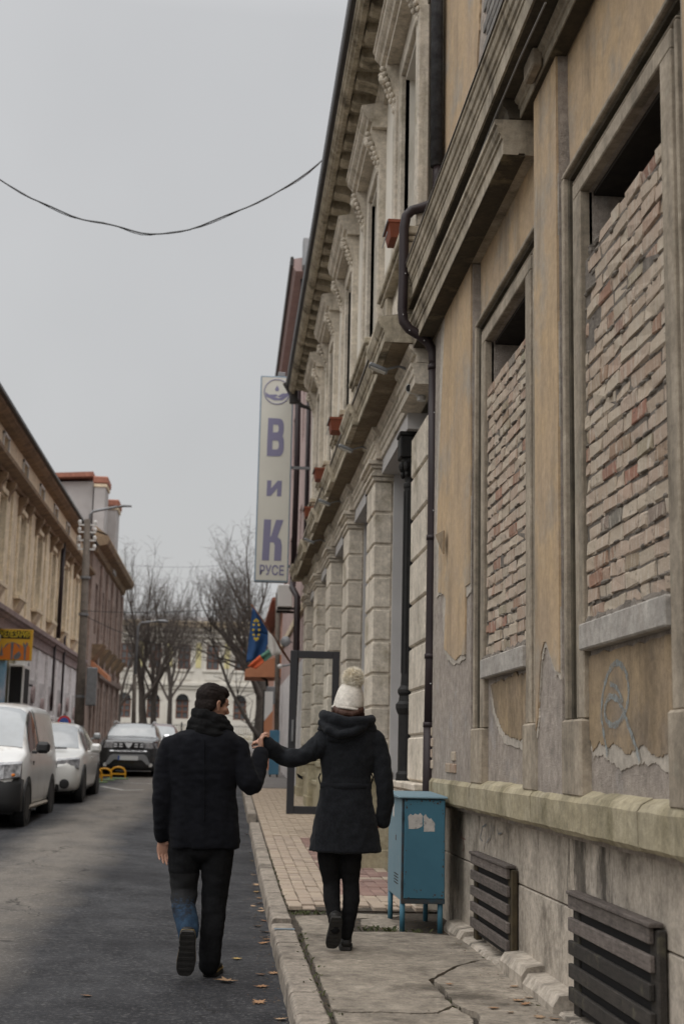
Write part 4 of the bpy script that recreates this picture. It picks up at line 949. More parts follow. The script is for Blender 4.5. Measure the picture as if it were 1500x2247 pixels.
k = MB(); k.tube([at(655, 800, 32.2), at(652, 1000, 32.2), at(643, 1275, 32.2)], .07, 10); k.tube([at(643, 1275, 32.2), at(641, 1290, 31.9), at(652, 1310, 31.2), at(650, 1430, 31.2), at(640, 1640, 31.2)], .075, 10)
dp2 = thing('drainpipe', 'dark brown drainpipe on the mauve wall right behind the street sign', 'drainpipe', (1.4, 32, 0)); k.build('pipe', PIPE, dp2, smooth=True)
k = MB(); k.tube([at(679, 830, 30.2), at(672, 1130, 30.2), at(667, 1280, 30.2)], .05, 10); dp3 = thing('drainpipe', 'thin dark drainpipe in the corner between cream and mauve walls', 'drainpipe', (1.7, 30, 0)); k.build('pipe', PIPE, dp3, smooth=True)
k = MB(); k.tube([at(642, 595, 32.8), at(658, 600, 32.8), at(664, 612, 32.8), at(664, 640, 32.8)], .06, 10); dp4 = thing('drainpipe', 'curved swan-neck of drainpipe under the mauve eaves', 'drainpipe', (1.6, 32.8, 12)); k.build('pipe', PIPE, dp4, smooth=True)

ph = thing('peach_building', 'low peach-coloured shop house at the far end of the pavement', 'building', (1.9, 50, 0))
g5 = gr(50)
mb = MB(); wall_holes(mb, 1.74, 43.6, 62, g5 - .6, 6.2, [(45 + 3.2 * i, 46.3 + 3.2 * i, g5 + .3, g5 + 2.3) for i in range(5)], .3); mb.box(1.74, 6, 43.58, 43.6, 0, 6.2); mb.box(2.05, 6, 43.62, 61.9, 0, 6.2); mb.build('wall', PEACH, ph)
for i in range(5): MB().box(1.98, 2.03, 45 + 3.2 * i, 46.3 + 3.2 * i, g5 + .3, g5 + 2.3).build('window', GLASSD, ph)
MB().prism([(1.3, 6.2), (1.3, 6.3), (6, 7.2), (6, 7.1)], 'y', 43.4, 62.2).build('roof', TILE, ph)
MB().box(1.66, 1.75, 43.5, 50, g5 - .3, g5 + 1.1, .01).build('painted_base', LGREY, ph)
for i, (y, z, h) in enumerate([(45.0, g5 + 2.5, 1.6), (47.2, g5 + 2.2, 2.4)]): MB().box(1.60, 1.73, y, y + .8, z, z + h, .01).build('white_board', WHITEP, ph)
aw = thing('awning', 'small orange awning over a shop door at the far right', 'awning', at(570, 1470, 44.5))
q0, q1 = at(538, 1478, 44.0), at(600, 1478, 44.0); zt = at(590, 1452, 44).z
k = MB(); k.add([(q0.x, 43.7, q0.z + .12), (q0.x, 46.2, q0.z + .12), (1.74, 46.2, zt + .25), (1.74, 43.7, zt + .25), (q0.x, 43.7, q0.z - .12), (q0.x, 46.2, q0.z - .12), (1.74, 46.2, q0.z - .1), (1.74, 43.7, q0.z - .1)], [(0, 1, 2, 3), (4, 5, 1, 0), (7, 6, 5, 4), (0, 3, 7, 4), (1, 5, 6, 2), (2, 6, 7, 3)]); k.build('canopy', ORANGE, aw)
MB().tube([at(562, 1480, 44.2), at(585, 1492, 44.2), at(588, 1520, 44.2)], .05, 6).build('bracket', IRON, aw)
def ac_unit(c, label, w=.8, h=.6, d=.32, grp='air-conditioner units on the house fronts', face='-y'):
    t = thing('air_conditioner', label, 'air conditioner', c, grp); c = Vector(c)
    MB().box(c.x - d / 2, c.x + d / 2, c.y - w / 2, c.y + w / 2, c.z - h / 2, c.z + h / 2, .02).build('casing', WHITEP, t)
    s = -1 if c.x > 0 else 1
    k = MB(); k.lathe([(.02, 0), (.22, 0), (.22, .012), (.02, .014)], c + Vector((s * d / 2, -.1, 0)), 18, Vector((s, 0, 0))); k.build('fan_grille', GREYM, t)
    
    for q in (-1, 1): MB().box(c.x - d / 2, c.x + d / 2 + .1, c.y + q * (w / 2 - .07) - .02, c.y + q * (w / 2 - .07) + .02, c.z - h / 2 - .06, c.z - h / 2 - .001).build('bracket', IRON, t)
ac_unit(at(624, 1312, 33.4), 'grey air conditioner on the mauve wall below the street sign', 1.0, .55, .36)
k = MB(); c = at(627, 1408, 36); k.lathe([(.02, 0), (.13, .01), (.14, .04), (.13, .05)], c, 20, Vector((-.3, -1, .1)))
sd1 = thing('wall_dish', 'round white dish on the mauve wall beside the flags', 'dish', c); k.build('dish', GREYM, sd1, smooth=True); MB().tube([c, c + Vector((.35, .2, 0))], .025, 6).build('arm', GREYM, sd1)  # pale round dish on a short arm
# tall banner boards and street furniture in the distance
bd = thing('notice_panel', 'tall blue panel standing on the pavement beyond the clasped hands', 'panel', at(600, 1706, 37.2))
q0, q1 = at(592, 1602, 37.2), at(611, 1700, 37.2); MB().box(q0.x, q1.x, 37.2, 37.3, q1.z, q0.z, .01).build('board', mat('panel_blue', (.06, .17, .26), (.05, .14, .22), 4, .5, .05), bd)
for x_ in (q0.x + .02, q1.x - .06): MB().box(x_, x_ + .04, 37.22, 37.28, gr(37) + .1, q1.z - .001).build('post', IRON, bd)
bo = thing('banner', 'orange and white upright banner beside the blue panel', 'banner', at(588, 1700, 39)); q0, q1 = at(580, 1560, 39), at(594, 1690, 39)
MB().prism([(q0.x, q1.z), (q1.x, q1.z), (q1.x, q0.z), (q0.x, q0.z - .3)], 'y', 39, 39.06).build('cloth', ORANGE, bo); MB().prism([(q0.x, q0.z - .28), (q1.x, q0.z + .02), (q1.x, q0.z + .55), (q0.x, q0.z + .55)], 'y', 39.002, 39.058).build('white_field', WHITEP, bo); MB().box(q0.x - .04, q0.x - .005, 39, 39.06, gr(39) + .1, q0.z + .6).build('post', IRON, bo)
for (u0, u1, v0, v1, Y, lab, mm) in ((585, 603, 1506, 1545, 41, 'small grey meter box on the dark post at the far right', GREYM),):
    q0, q1 = at(u0, v0, Y), at(u1, v1, Y); t = tag(MB().box(q0.x, q1.x, Y, Y + .2, q1.z, q0.z, .015).build('meter_box', mm), lab, 'meter box')
ps = thing('sign_post', 'thin dark utility post beside the peach house', 'post', at(606, 1690, 41.5)); MB().tube([at(606, 1696, 41.5), at(608, 1500, 41.5), at(610, 1300, 41.5)], .075, 8).build('post', POLE, ps, smooth=True); MB().box(at(606, 1696, 41.5).x - .1, at(606, 1696, 41.5).x + .1, 41.4, 41.6, gr(41) + .05, gr(41) + .4, .02).build('footing', CONC, ps)
hl = thing('bulkhead_lamp', 'white bulkhead lamp on the peach wall under the flags', 'lamp', at(618, 1462, 35)); MB().ell(at(614, 1462, 35), (.07, .08, .06), 12, 8).build('shade', WHITEP, hl, smooth=True); MB().tube([at(614, 1462, 35), at(640, 1458, 35)], .03, 6).build('arm', GREYM, hl)

# flags on slanting poles
FBLUE = mat('flag_blue', (.022, .075, .20), (.018, .06, .165), 6, .8, .1, 60); FGOLD = mat('flag_gold', (.62, .45, .04), None, bump=0)
FWHITE = mat('flag_white', (.62, .60, .57), None, bump=0); FGREEN = mat('flag_green', (.10, .22, .16), None, bump=0); FRED = mat('flag_red', (.62, .12, .045), None, bump=0)
YF = 30.6
fl = thing('flag', 'blue flag with a ring of gold stars hanging from a slanted pole', 'flag', at(565, 1400, YF))
MB().tube([at(640, 1458, YF + .5), at(600, 1396, YF + .1), at(551, 1326, YF)], .018, 8).build('pole', mat('flag_pole', (.16, .07, .04), None, bump=0), fl, smooth=True)
def cloth(quad, nu, nv, Y, amp, ph):
    """quad: top-left, top-right, bottom-right, bottom-left in picture coordinates"""
    g = []
    for j in range(nv + 1):
        for i in range(nu + 1):
            s, t = i / nu, j / nv
            u = (quad[0][0] * (1 - s) + quad[1][0] * s) * (1 - t) + (quad[3][0] * (1 - s) + quad[2][0] * s) * t
            v = (quad[0][1] * (1 - s) + quad[1][1] * s) * (1 - t) + (quad[3][1] * (1 - s) + quad[2][1] * s) * t
            g.append(at(u, v, Y + amp * sin(s * 9 + ph + t * 1.5) * (.4 + t)))
    return g
def cloth_mb(quad, nu, nv, Y, amp, ph, th=.012):
    g = cloth(quad, nu, nv, Y, amp, ph); h = [p + Vector((0, th, 0)) for p in g]; n = len(g); w = nu + 1; k = MB(); k.v = [tuple(p) for p in g + h]
    for j in range(nv):
        for i in range(nu):
            a = j * w + i; k.f += [(a, a + 1, a + w + 1, a + w), (n + a, n + a + w, n + a + w + 1, n + a + 1)]
    for i in range(nu): k.f += [(i, n + i, n + i + 1, i + 1), (nv * w + i, nv * w + i + 1, n + nv * w + i + 1, n + nv * w + i)]
    for j in range(nv): a = j * w; k.f += [(a, a + w, n + a + w, n + a), (a + nu, n + a + nu, n + a + w + nu, a + w + nu)]
    return k
cb = cloth_mb([(554, 1332), (562, 1342), (594, 1395), (548, 1385)], 10, 6, YF - .03, .05, 0).build('cloth', FBLUE, fl, smooth=True)
cb2 = cloth_mb([(548, 1384), (594, 1394), (578, 1440), (540, 1454)], 12, 10, YF - .03, .05, .6).build('cloth', FBLUE, fl, smooth=True)
for q in range(12):
    a = 2 * pi * q / 12; u, v = 562 + 8 * cos(a) * .8, 1382 + 22 * sin(a); c = at(u, v, YF - .13); k = MB()
    pts = [(c.x + (.042 if w % 2 == 0 else .018) * sin(w * pi / 5), c.z + (.042 if w % 2 == 0 else .018) * cos(w * pi / 5)) for w in range(10)]
    k.prism(pts, 'y', c.y - .004, c.y); k.build('star', FGOLD, cb2)
f2 = thing('flag', 'white, green and red flag hanging behind the blue one', 'flag', at(590, 1420, YF + .4))
MB().tube([at(642, 1462, YF + .7), at(585, 1380, YF + .5)], .016, 8).build('pole', MATS['flag_pole'], f2, smooth=True)
cloth_mb([(588, 1384), (602, 1400), (618, 1434), (588, 1442)], 6, 6, YF - .12, .04, 0).build('white_stripe', FWHITE, f2, smooth=True)
cloth_mb([(590, 1424), (596, 1440), (580, 1452), (570, 1438)], 6, 4, YF - .17, .04, 1).build('green_stripe', FGREEN, f2, smooth=True)
cloth_mb([(570, 1437), (580, 1452), (562, 1468), (543, 1462)], 6, 4, YF - .20, .04, 2).build('red_stripe', FRED, f2, smooth=True)

# ---------------------------------------------------------------- left side of the street
LX = -6.2
lb = thing('ochre_terrace', 'long ochre three-storey terrace with dark cornices on the left', 'building', (LX, 45, 0))
LW = [25.4 + 3.65 * i for i in range(9)]
holes = [(c - .55, c + .55, 5.75, 8.05) for c in LW] + [(c - .42, c + .42, 9.15, 9.62) for c in LW]
mb = MB(); wall_holes(mb, -LX, 22, 58.3, 5.0, 10.0, holes, .3); mb.box(-LX + .31, -LX + 6, 22, 58.2, 0, 10.0); mb.box(-LX, -LX + 6, 58.28, 58.3, 0, 10)
mb.v = [(-v[0], v[1], v[2]) for v in mb.v]; mb.build('wall', LYEL, lb)
def lbox(name, x0, x1, y0, y1, z0, z1, m, parent=lb, c=.01): return MB().box(x0, x1, y0, y1, z0, z1, c).build(name, m, parent)
lbox('ground_floor_wall', LX, LX - .5, 42.6, 58.29, 0, 4.55, LGREY); lbox('ground_floor_wall', LX + .001, LX - .5, 22, 42.59, 0, 4.55, LGREEN)
MB().prism([(LX, 4.56), (LX + .06, 4.56), (LX + .06, 4.85), (LX + .14, 4.87), (LX + .16, 4.94), (LX + .26, 4.96), (LX + .28, 5.08), (LX, 5.16)], 'y', 22, 58.35).build('string_course', LPINK, lb)
MB().prism([(LX, 8.55), (LX + .10, 8.55), (LX + .12, 8.64), (LX + .26, 8.68), (LX + .40, 8.72), (LX + .42, 8.82), (LX, 8.95)], 'y', 22, 58.35).build('cornice', LBROWN, lb)
MB().prism([(LX, 9.78), (LX + .2, 9.82), (LX + .34, 9.9), (LX + .36, 9.98), (LX, 10.02)], 'y', 22, 58.4).build('eaves_mould', LBROWN, lb)
MB().prism([(LX + .36, 9.985), (LX + .46, 9.99), (LX + .46, 10.07), (LX - 4, 11.0), (LX - 4, 10.8)], 'y', 22, 58.45).build('roof', GUT, lb)
for c in LW:
    w = lbox('window', LX - .24, LX - .28, c - .545, c + .545, 5.755, 8.045, GLASSL, c=0)
    k = MB()
    for y0, y1, z0, z1 in ((c - .55, c - .47, 5.75, 8.05), (c + .47, c + .55, 5.75, 8.05), (c - .04, c + .04, 5.8, 8.0), (c - .47, c + .47, 7.3, 7.38)): k.box(LX - .22, LX - .16, y0, y1, z0, z1)
    k.build('window_frame', WPAINT, w)
    k = MB()
    for s in (-1, 1): k.box(LX, LX + .07, c + s * .56, c + s * .76, 5.6, 8.1, .01)
    k.box(LX, LX + .09, c - .78, c + .78, 8.10, 8.25, .01); k.build('window_surround', LTRIM, w)
    for s in (-1, 1):
        k = MB(); k.prism([(LX, 8.5), (LX + .26, 8.5), (LX + .24, 8.36), (LX + .12, 8.2), (LX + .08, 8.0), (LX, 7.95)], 'y', c + s * .72 - .12, c + s * .72 + .12); k.build('console', LBROWN, w)
    k = MB(); k.box(LX, LX + .2, c - .75, c + .75, 5.58, 5.70, .01); k.prism([(LX, 5.57), (LX + .18, 5.57), (LX + .05, 5.3), (LX, 5.25)], 'y', c - .5, c + .5); k.build('sill', LTRIM, w)
    lbox('pilaster_strip', LX, LX + .06, c + 1.6, c + 2.05, 5.2, 8.5, LTRIM)
    a = lbox('attic_window', LX - .2, LX - .24, c - .42, c + .42, 9.15, 9.62, GLASSL, c=0)
    k = MB(); k.box(LX, LX + .05, c - .5, c - .42, 9.1, 9.68); k.box(LX, LX + .05, c + .42, c + .5, 9.1, 9.68); k.box(LX, LX + .05, c - .5, c + .5, 9.62, 9.7); k.build('window_frame', WPAINT, a)
# ground floor of the terrace: niches, doorways, shop fronts
for i, y in enumerate((43.9, 46.2, 48.6, 51.0, 53.4, 55.8)):
    gb = gr(y)
    n = lbox('niche', LX, LX + .05, y - .55, y + .55, gb + .2, 3.5, mat('grey_niche_%s' % 'abcdef'[i], (.55, .53, .53), (.46, .44, .44), 2, .9, .2) if i == 0 else MATS['grey_niche_a'])
    MB().lathe([(.28, 0), (.28, .09), (.16, .1), (.02, .1)], (LX + .04, y, 3.05 - .3 * (i % 2)), 14, Vector((1, 0, 0))).build('oval_vent', MATS['left_mauve_band'], n)
    MB().box(LX + .04, LX + .16, y - .45, y + .45, 2.35, 2.5, .02).build('ledge', LGREY, n)
    lbox('pilaster_strip', LX, LX + .09, y + .85, y + 1.35, gb, 4.5, LGREY)
for y in (33.2, 35.6, 38.2, 40.4):
    p = lbox('pilaster_strip', LX, LX + .16, y, y + .55, .3, 4.1, LGREEN); MB().box(LX, LX + .24, y - .08, y + .63, 4.102, 4.3, .03).build('capital', LGREEN, p)
    for q in range(5): MB().box(LX + .02, LX + .18, y + .02, y + .53, .5 + .72 * q, 1.18 + .72 * q, .03).build('stone_block', LGREEN, p)
pl = lbox('painted_panel', LX, LX + .19, 37.5, 37.85, .5, 3.9, mat('white_blue_panel', (.55, .55, .60), (.10, .28, .42), 1.6, .6, .02))
lbox('shop_door', LX, LX + .06, 36.3, 37.4, .4, 3.2, mat('khaki_shop_door', (.10, .09, .06), None, bump=.02))
for (u0, v0, u1, v1, y, lab) in ((120, 1180, 118, 1400, 49, 'dark downpipe on the upper floor of the ochre terrace'), (113, 1400, 108, 1560, 48.2, 'left of the two thin pipes on the grey ground floor'), (138, 1395, 128, 1570, 51.0, 'right of the two thin pipes on the grey ground floor')):
    t = thing('drainpipe', lab, 'drainpipe', (LX + .15, y, 0)); zt = at(u0, v0, y).z; zb = at(u1, v1, y).z
    MB().tube([(LX + .14, y, zt), (LX + .14, y, zb)], .075 if v0 < 1300 else .045, 8).build('pipe', PIPE, t, smooth=True)
c = at(60, 1470, 39.3); ac_unit((LX + .35, 39.6, c.z), 'upper white air conditioner on the left shop wall', .8, .75, .34)
c = at(56, 1503, 38.4); t = thing('shop_cabinet', 'black display case in a white frame on the left shop wall', 'display case', (LX + .4, 38.6, c.z - .6)); MB().box(LX + .2, LX + .62, 38.1, 39.2, c.z - .62, c.z + .55, .02).build('case', WHITEP, t); MB().box(LX + .25, LX + .57, 38.08, 38.1, c.z - .5, c.z + .48).build('dark_front', DARK, t); MB().box(LX + .62, LX + .625, 38.2, 39.1, c.z - .5, c.z + .45).build('dark_front', DARK, t)
# shop sign at right angles to the wall
YSG = 37.4
q0, q1 = at(-60, 1378, YSG), at(69, 1450, YSG)
ss = thing('shop_sign', 'yellow hardware shop sign with painted tools and black title strip', 'sign', (q0.x, YSG, q1.z))
SY = mat('sign_yellow', (.60, .34, .03), None, rough=.5, bump=0); SO = mat('sign_orange', (.58, .16, .02), None, rough=.5, bump=0); SBK = mat('sign_black', (.02, .018, .015), None, bump=0); SG = mat('sign_tool_grey', (.17, .18, .19), (.10, .105, .12), 8, .5, 0); SYL = mat('sign_letter_yellow', (.66, .48, .03), None, bump=0)
bdz = MB().box(q0.x, q1.x, YSG, YSG + .12, q1.z, q0.z, .01).build('board', SY, ss)
h = q0.z - q1.z; zz = lambda v: q0.z - (v - 1378) / 72 * h; xx = lambda u: at(u, 1410, YSG).x
MB().box(xx(-58), xx(66), YSG - .004, YSG - .0005, zz(1400), zz(1381)).build('title_strip', SBK, bdz)
place_text('lettering', 'ЖЕЛЕЗАРИЯ', .235, ((xx(0) + xx(65)) / 2, YSG - .007, zz(1390.5)), (1, 0, 0), (0, 0, 1), SYL, bdz, .56, .004, .002)
k = MB(); pts = [(xx(32) + (xx(64) - xx(32)) * 1.05 * cos(a), zz(1448) + (zz(1410) - zz(1448)) * sin(a)) for a in [pi * q / 12 for q in range(13)]]; k.prism(pts, 'y', YSG - .004, YSG - .0005); k.prism([(xx(50), zz(1449)), (xx(67), zz(1449)), (xx(67), zz(1420)), (xx(58), zz(1405))], 'y', YSG - .005, YSG - .001); k.build('orange_disc', SO, bdz)
k = MB(); arc = [(xx(28 + 18 * cos(a)), zz(1424 + 16 * -sin(a))) for a in [pi * q / 10 for q in range(11)]]; k.prism(arc + [(p[0] * .4 + xx(28) * .6, zz(1410)) for p in arc[::-1][::5]], 'y', YSG - .008, YSG - .0055); k.prism([(xx(26), zz(1448)), (xx(30), zz(1448)), (xx(31), zz(1409)), (xx(25), zz(1409))], 'y', YSG - .009, YSG - .0065)
k.prism([(xx(55), zz(1448)), (xx(59), zz(1448)), (xx(59), zz(1420)), (xx(63), zz(1411)), (xx(60), zz(1407)), (xx(58), zz(1413)), (xx(55), zz(1413)), (xx(53), zz(1407)), (xx(51), zz(1412)), (xx(54), zz(1421))], 'y', YSG - .009, YSG - .0065)
k.prism([(xx(32), zz(1440)), (xx(44), zz(1428)), (xx(49), zz(1437)), (xx(44), zz(1446)), (xx(34), zz(1448))], 'y', YSG - .009, YSG - .0065); k.prism([(xx(2), zz(1440)), (xx(5), zz(1412)), (xx(9), zz(1440))], 'y', YSG - .009, YSG - .0065); k.build('painted_tools', SG, bdz)
MB().box(LX, q0.x + .1, YSG + .03, YSG + .09, q0.z - .2, q0.z - .12).build('bracket', IRON, ss)

# dark weathered corner house and the taller gabled house behind
dk = thing('soot_brown_house', 'narrow soot-brown corner house with crumbling facade at the far left', 'building', (-5.9, 66, 0))
DX = -5.95; g6 = gr(65)
hol = [(60.2 + 3.1 * i, 61.3 + 3.1 * i, 6.4, 8.6) for i in range(5)] + [(60.2 + 3.1 * i, 61.3 + 3.1 * i, g6 + .4, g6 + 2.8) for i in range(5)]
mb = MB(); wall_holes(mb, -DX, 58.5, 74.5, 0, 10.4, hol, .35); mb.box(-DX + .36, -DX + 5, 58.5, 74.4, 0, 10.4); mb.box(-DX, -DX + 5, 58.48, 58.5, 0, 10.4); mb.box(-DX, -DX + 5, 74.5, 74.52, 0, 10.4); mb.v = [(-v[0], v[1], v[2]) for v in mb.v]; mb.build('wall', LDARK, dk)
for h_ in hol: MB().box(DX - .3, DX - .34, h_[0], h_[1], h_[2], h_[3]).build('window', GLASSD, dk)
MB().prism([(DX, 9.7), (DX + .15, 9.75), (DX + .2, 10.0), (DX + .55, 10.1), (DX + .65, 10.3), (DX + .6, 10.45), (DX, 10.9)], 'y', 58.5, 74.9).build('cornice', LBROWN, dk)
MB().prism([(DX + .55, 10.46), (DX + .55, 10.52), (DX - 4, 12), (DX - 4, 11.9)], 'y', 58.5, 74.9).build('roof', LDARK, dk)
MB().prism([(DX, 4.5), (DX + .22, 4.55), (DX + .28, 4.75), (DX, 4.9)], 'y', 58.5, 74.6).build('string_course', LDARK, dk)
for i in range(5):
    k = MB(); k.prism([(DX, 5.9), (DX + .5, 5.9), (DX + .1, 5.3), (DX, 5.2)], 'y', 59.9 + 3.1 * i, 61.6 + 3.1 * i); k.build('balcony_bracket', LBROWN, dk)
    MB().box(DX, DX + .12, 61.9 + 3.1 * i, 62.4 + 3.1 * i, g6, 9.6, .02).build('pilaster_strip', LDARK, dk)
t = thing('awning', 'small faded orange awning on the soot-brown house', 'awning', (DX, 60.5, 4)); q = at(212, 1478, 60.5)
MB().prism([(DX, q.z + .55), (DX + .75, q.z - .1), (DX + .75, q.z - .3), (DX, q.z + .3)], 'y', 59.8, 61.6).build('canopy', ORANGE, t)
t = tag(MB().box(DX + .1, DX + .25, 59.6, 60.3, at(200, 1545, 60).z, at(200, 1480, 60).z, .02).build('white_shop_board', WHITEP), 'white upright board on the front of the soot-brown house', 'sign board')
gh = thing('gabled_house', 'taller grey gabled house with red tiles behind the terrace', 'building', (-8, 62, 8))
q0, q1 = at(98, 1052, 63), at(206, 1052, 63)
mb = MB(); mb.prism([(q0.x - 2, 8), (q1.x, 8), (q1.x, at(206, 1056, 63).z), (q0.x - 2, at(90, 1062, 63).z)], 'y', 63, 72); mb.build('wall', GABLE, gh)
k = MB(); zr = at(150, 1050, 63).z; k.prism([(q0.x - 2.2, zr - .2), (q1.x + .0, zr + .08), (q1.x + .0, zr + .30), (q0.x - 2.2, zr - .02)], 'y', 62.6, 72.4); k.build('roof', TILE, gh)
for i, (ua, ub, vt, vb, Y) in enumerate(((206, 233, 1045, 1150, 62.5), (233, 258, 1096, 1190, 66.0))):
    a, b_ = at(ua, vt, Y), at(ub, vb, Y)
    k = MB().box(a.x + .06, b_.x - .1, Y, Y + 1.6, b_.z - 1.5, a.z - .35, .02).build('dormer', GABLE, gh); MB().box(a.x, b_.x, Y - .1, Y + 1.7, a.z - .34, a.z, .05).build('dormer_roof', TILE, k); MB().box(a.x + .03, b_.x - .04, Y - .05, Y + 1.65, a.z - .5, a.z - .345, .02).build('dormer_cornice', LTRIM, k)

# concrete pole with lamp arm
YPO = 44.5
po = thing('utility_pole', 'old concrete utility pole with a thin lamp arm on the left pavement', 'pole', (at(172, 1640, YPO).x, YPO, gr(YPO)))
pb, pt = at(172, 1640, YPO), at(193, 1140, YPO); pb.z = gr(YPO)
MB().tube([pb, pb.lerp(pt, .4), pb.lerp(pt, .405), pt], [.165, .15, .135, .11], 10).build('pole', POLE, po, smooth=True)
MB().tube([pt + Vector((.1, 0, -.4)), at(198, 1130, YPO), at(205, 1122, YPO), at(258, 1112, YPO)], .045, 8).build('lamp_arm', GREYM, po, smooth=True)
MB().tube([at(256, 1113, YPO), at(272, 1110, YPO), at(289, 1111, YPO)], [.05, .09, .06], 8, flat=.5).build('lamp_head', GREYM, po, smooth=True)
for v in (1260, 1335, 1500, 1560):
    c = pb.lerp(pt, (1640 - v) / 500); MB().tube([c - Vector((0, 0, .04)), c + Vector((0, 0, .04))], .165, 10).build('band', GREYM, po)
k = MB()
for v in (1150, 1165, 1182, 1200):
    c = pb.lerp(pt, (1640 - v) / 500)
    for s in (-1, 1): k.lathe([(.03, 0), (.06, .03), (.06, .1), (.03, .14)], c + Vector((s * .25, 0, 0)), 8)
    k.box(c.x - .28, c.x + .28, c.y - .04, c.y + .04, c.z - .05, c.z)
k.build('insulators', WHITEP, po)
for (u, v, lab) in ((200, 1500, 'grey cabinet fixed to the old concrete pole'),):
    c = at(u, v, YPO - .1); t = tag(MB().box(c.x - .12, c.x + .2, c.y - .3, c.y, c.z - .7, c.z + .5, .02).build('meter_cabinet', GREYM), lab, 'cabinet')

# overhead cables
def cable(label, P, r, sag, n=24, grp=None, twist=False):
    A, B = Vector(P[0]), Vector(P[1]); k = MB()
    f = lambda t: A.lerp(B, t) - Vector((0, 0, sag * 4 * t * (1 - t)))
    k.tube([f(i / n) for i in range(n + 1)], r, 6)
    if twist: k.tube([f(i / n) + Vector((0, .03 * sin(i * 1.9), .03 * cos(i * 1.9))) for i in range(n + 1)], r * .6, 5)
    return tag(k.build('overhead_cable', WIRE, smooth=True), label, 'cable', grp)
pts = [at(u, v, 20) for u, v in ((-330, 190), (-160, 300), (0, 395), (90, 445), (180, 480), (270, 500), (350, 515), (440, 495), (540, 455), (630, 410), (712, 347))]
Q = []
for i in range(len(pts) - 1):
    for q in range(4):
        a0, a1, a2, a3 = pts[max(i - 1, 0)], pts[i], pts[i + 1], pts[min(i + 2, len(pts) - 1)]; s = q / 4
        Q.append(.5 * ((2 * a1) + (a2 - a0) * s + (2 * a0 - 5 * a1 + 4 * a2 - a3) * s * s + (3 * a1 - a0 - 3 * a2 + a3) * s ** 3) + Vector((0, 0, .012 * sin(len(Q) * 1.1))))
Q.append(pts[-1])
k = MB().tube(Q, .011, 6).tube([p + Vector((0, .01, .022 * sin(i * .8) - .004)) for i, p in enumerate(Q)], .007, 5)
tag(k.build('overhead_cable', WIRE, smooth=True), 'sagging twisted black cable hanging high across the whole street', 'cable')
cable('thin wire crossing the street at second-floor height from the old pole', [at(178, 1340, 44), at(560, 1330, 44)], .010, .12)
cable('lower thin wire drooping from the old pole to the right', [at(185, 1350, 44), at(560, 1420, 46)], .010, .5)
cable('faint upper wire crossing in front of the distant trees', [at(190, 1225, 60), at(640, 1215, 60)], .006, .5)
# ---------------------------------------------------------------- far cream building, fence, trees
YB = 112.0; fb = thing('cream_town_house', 'large cream building with arched windows and yellow panels closing the street', 'building', (-3, YB, gr(YB)))
za = lambda v: at(400, v, YB).z
xc = [at(402, 1500, YB).x + (at(465, 1500, YB).x - at(402, 1500, YB).x) * i for i in range(-5, 7)]
hol = [(x - .5, x + .5, za(1468), za(1414)) for x in xc] + [(x - .52, x + .52, za(1577), za(1536)) for x in xc]
XA, XB_ = xc[0] - 2, xc[-1] + 2
mb = MB(); wall_holes(mb, YB, XA, XB_, gr(YB) - 1, za(1368), hol, .4, ax='y'); mb.box(XA, XB_, YB + .41, YB + 8, 0, za(1370)); mb.build('wall', FARW, fb)
def arch_win(x, z0, z1, w, arch):
    k = MB(); k.box(x - w / 2, x + w / 2, YB + .2, YB + .26, z0, z1); o = k.build('window', GLASSL, fb); k = MB()
    if arch:
        n = 10; up_ = [(x + w / 2 * cos(pi * q / n), z1 - .02 + w / 2 * sin(pi * q / n)) for q in range(n + 1)]
        MB().prism(up_, 'y', YB - .02, YB - .005).build('arched_light', GLASSD, o)
        for q in range(n): 
            (a, b), (c, d) = up_[q], up_[q + 1]; k.prism([(a, b), (c, d), (x + (c - x) * 1.28, z1 + (d - z1) * 1.28), (x + (a - x) * 1.28, z1 + (b - z1) * 1.28)], 'y', YB - .08, YB + .0)
        k.build('arch_stones', FARW, o); k = MB()
    for xx_ in (x - w / 2 + .05, x, x + w / 2 - .05): k.box(xx_ - .06, xx_ + .06, YB + .1, YB + .18, z0, z1)
    for t in (.02, .38, .68, .98): k.box(x - w / 2, x + w / 2, YB + .101, YB + .179, z0 + (z1 - z0) * t - .05, z0 + (z1 - z0) * t + .05)
    k.build('window_frame', FARF, o); return o
for x in xc:
    o = arch_win(x, za(1468), za(1414), 1.0, False)
    k = MB(); k.box(x - .75, x - .5, YB - .08, YB, za(1470), za(1408), .02); k.box(x + .5, x + .75, YB - .08, YB, za(1470), za(1408), .02); k.box(x - .85, x + .85, YB - .16, YB, za(1408), za(1403), .02); k.box(x - .8, x + .8, YB - .14, YB, za(1474), za(1469), .02); k.build('window_surround', FARW, o)
    MB().box(x - .6, x + .6, YB - .06, YB, za(1492), za(1478), .02).build('balustrade_panel', FARW, o)
    arch_win(x, za(1577), za(1536), 1.04, True)
for a, b in zip(xc, xc[1:]):
    m_ = (a + b) / 2; MB().box(m_ - .22, m_ + .22, YB - .04, YB, za(1465), za(1410), .01).build('yellow_panel', FARY, fb)
for v0, v1, d in ((1505, 1498, .25), (1512, 1506, .12), (1398, 1392, .3), (1385, 1376, .35), (1376, 1368, .7), (1368, 1364, .9)):
    MB().box(XA, XB_, YB - d, YB + .3, za(v0) + .002, za(v1) - .002, .02).build('cornice', FARW if d < .5 else LTRIM, fb)
MB().prism([(YB - .9, za(1364)), (YB + 5, za(1340)), (YB + 9, za(1364))], 'x', XA, XB_).build('roof', mat('grey_roof', (.22, .20, .19), (.17, .155, .15), 3, .9, .2), fb)
YFN = 99.0; fn = thing('iron_fence', 'low wall with a black iron railing in front of the far building', 'fence', (-3, YFN, gr(YFN)))
zf = lambda v: at(400, v, YFN).z
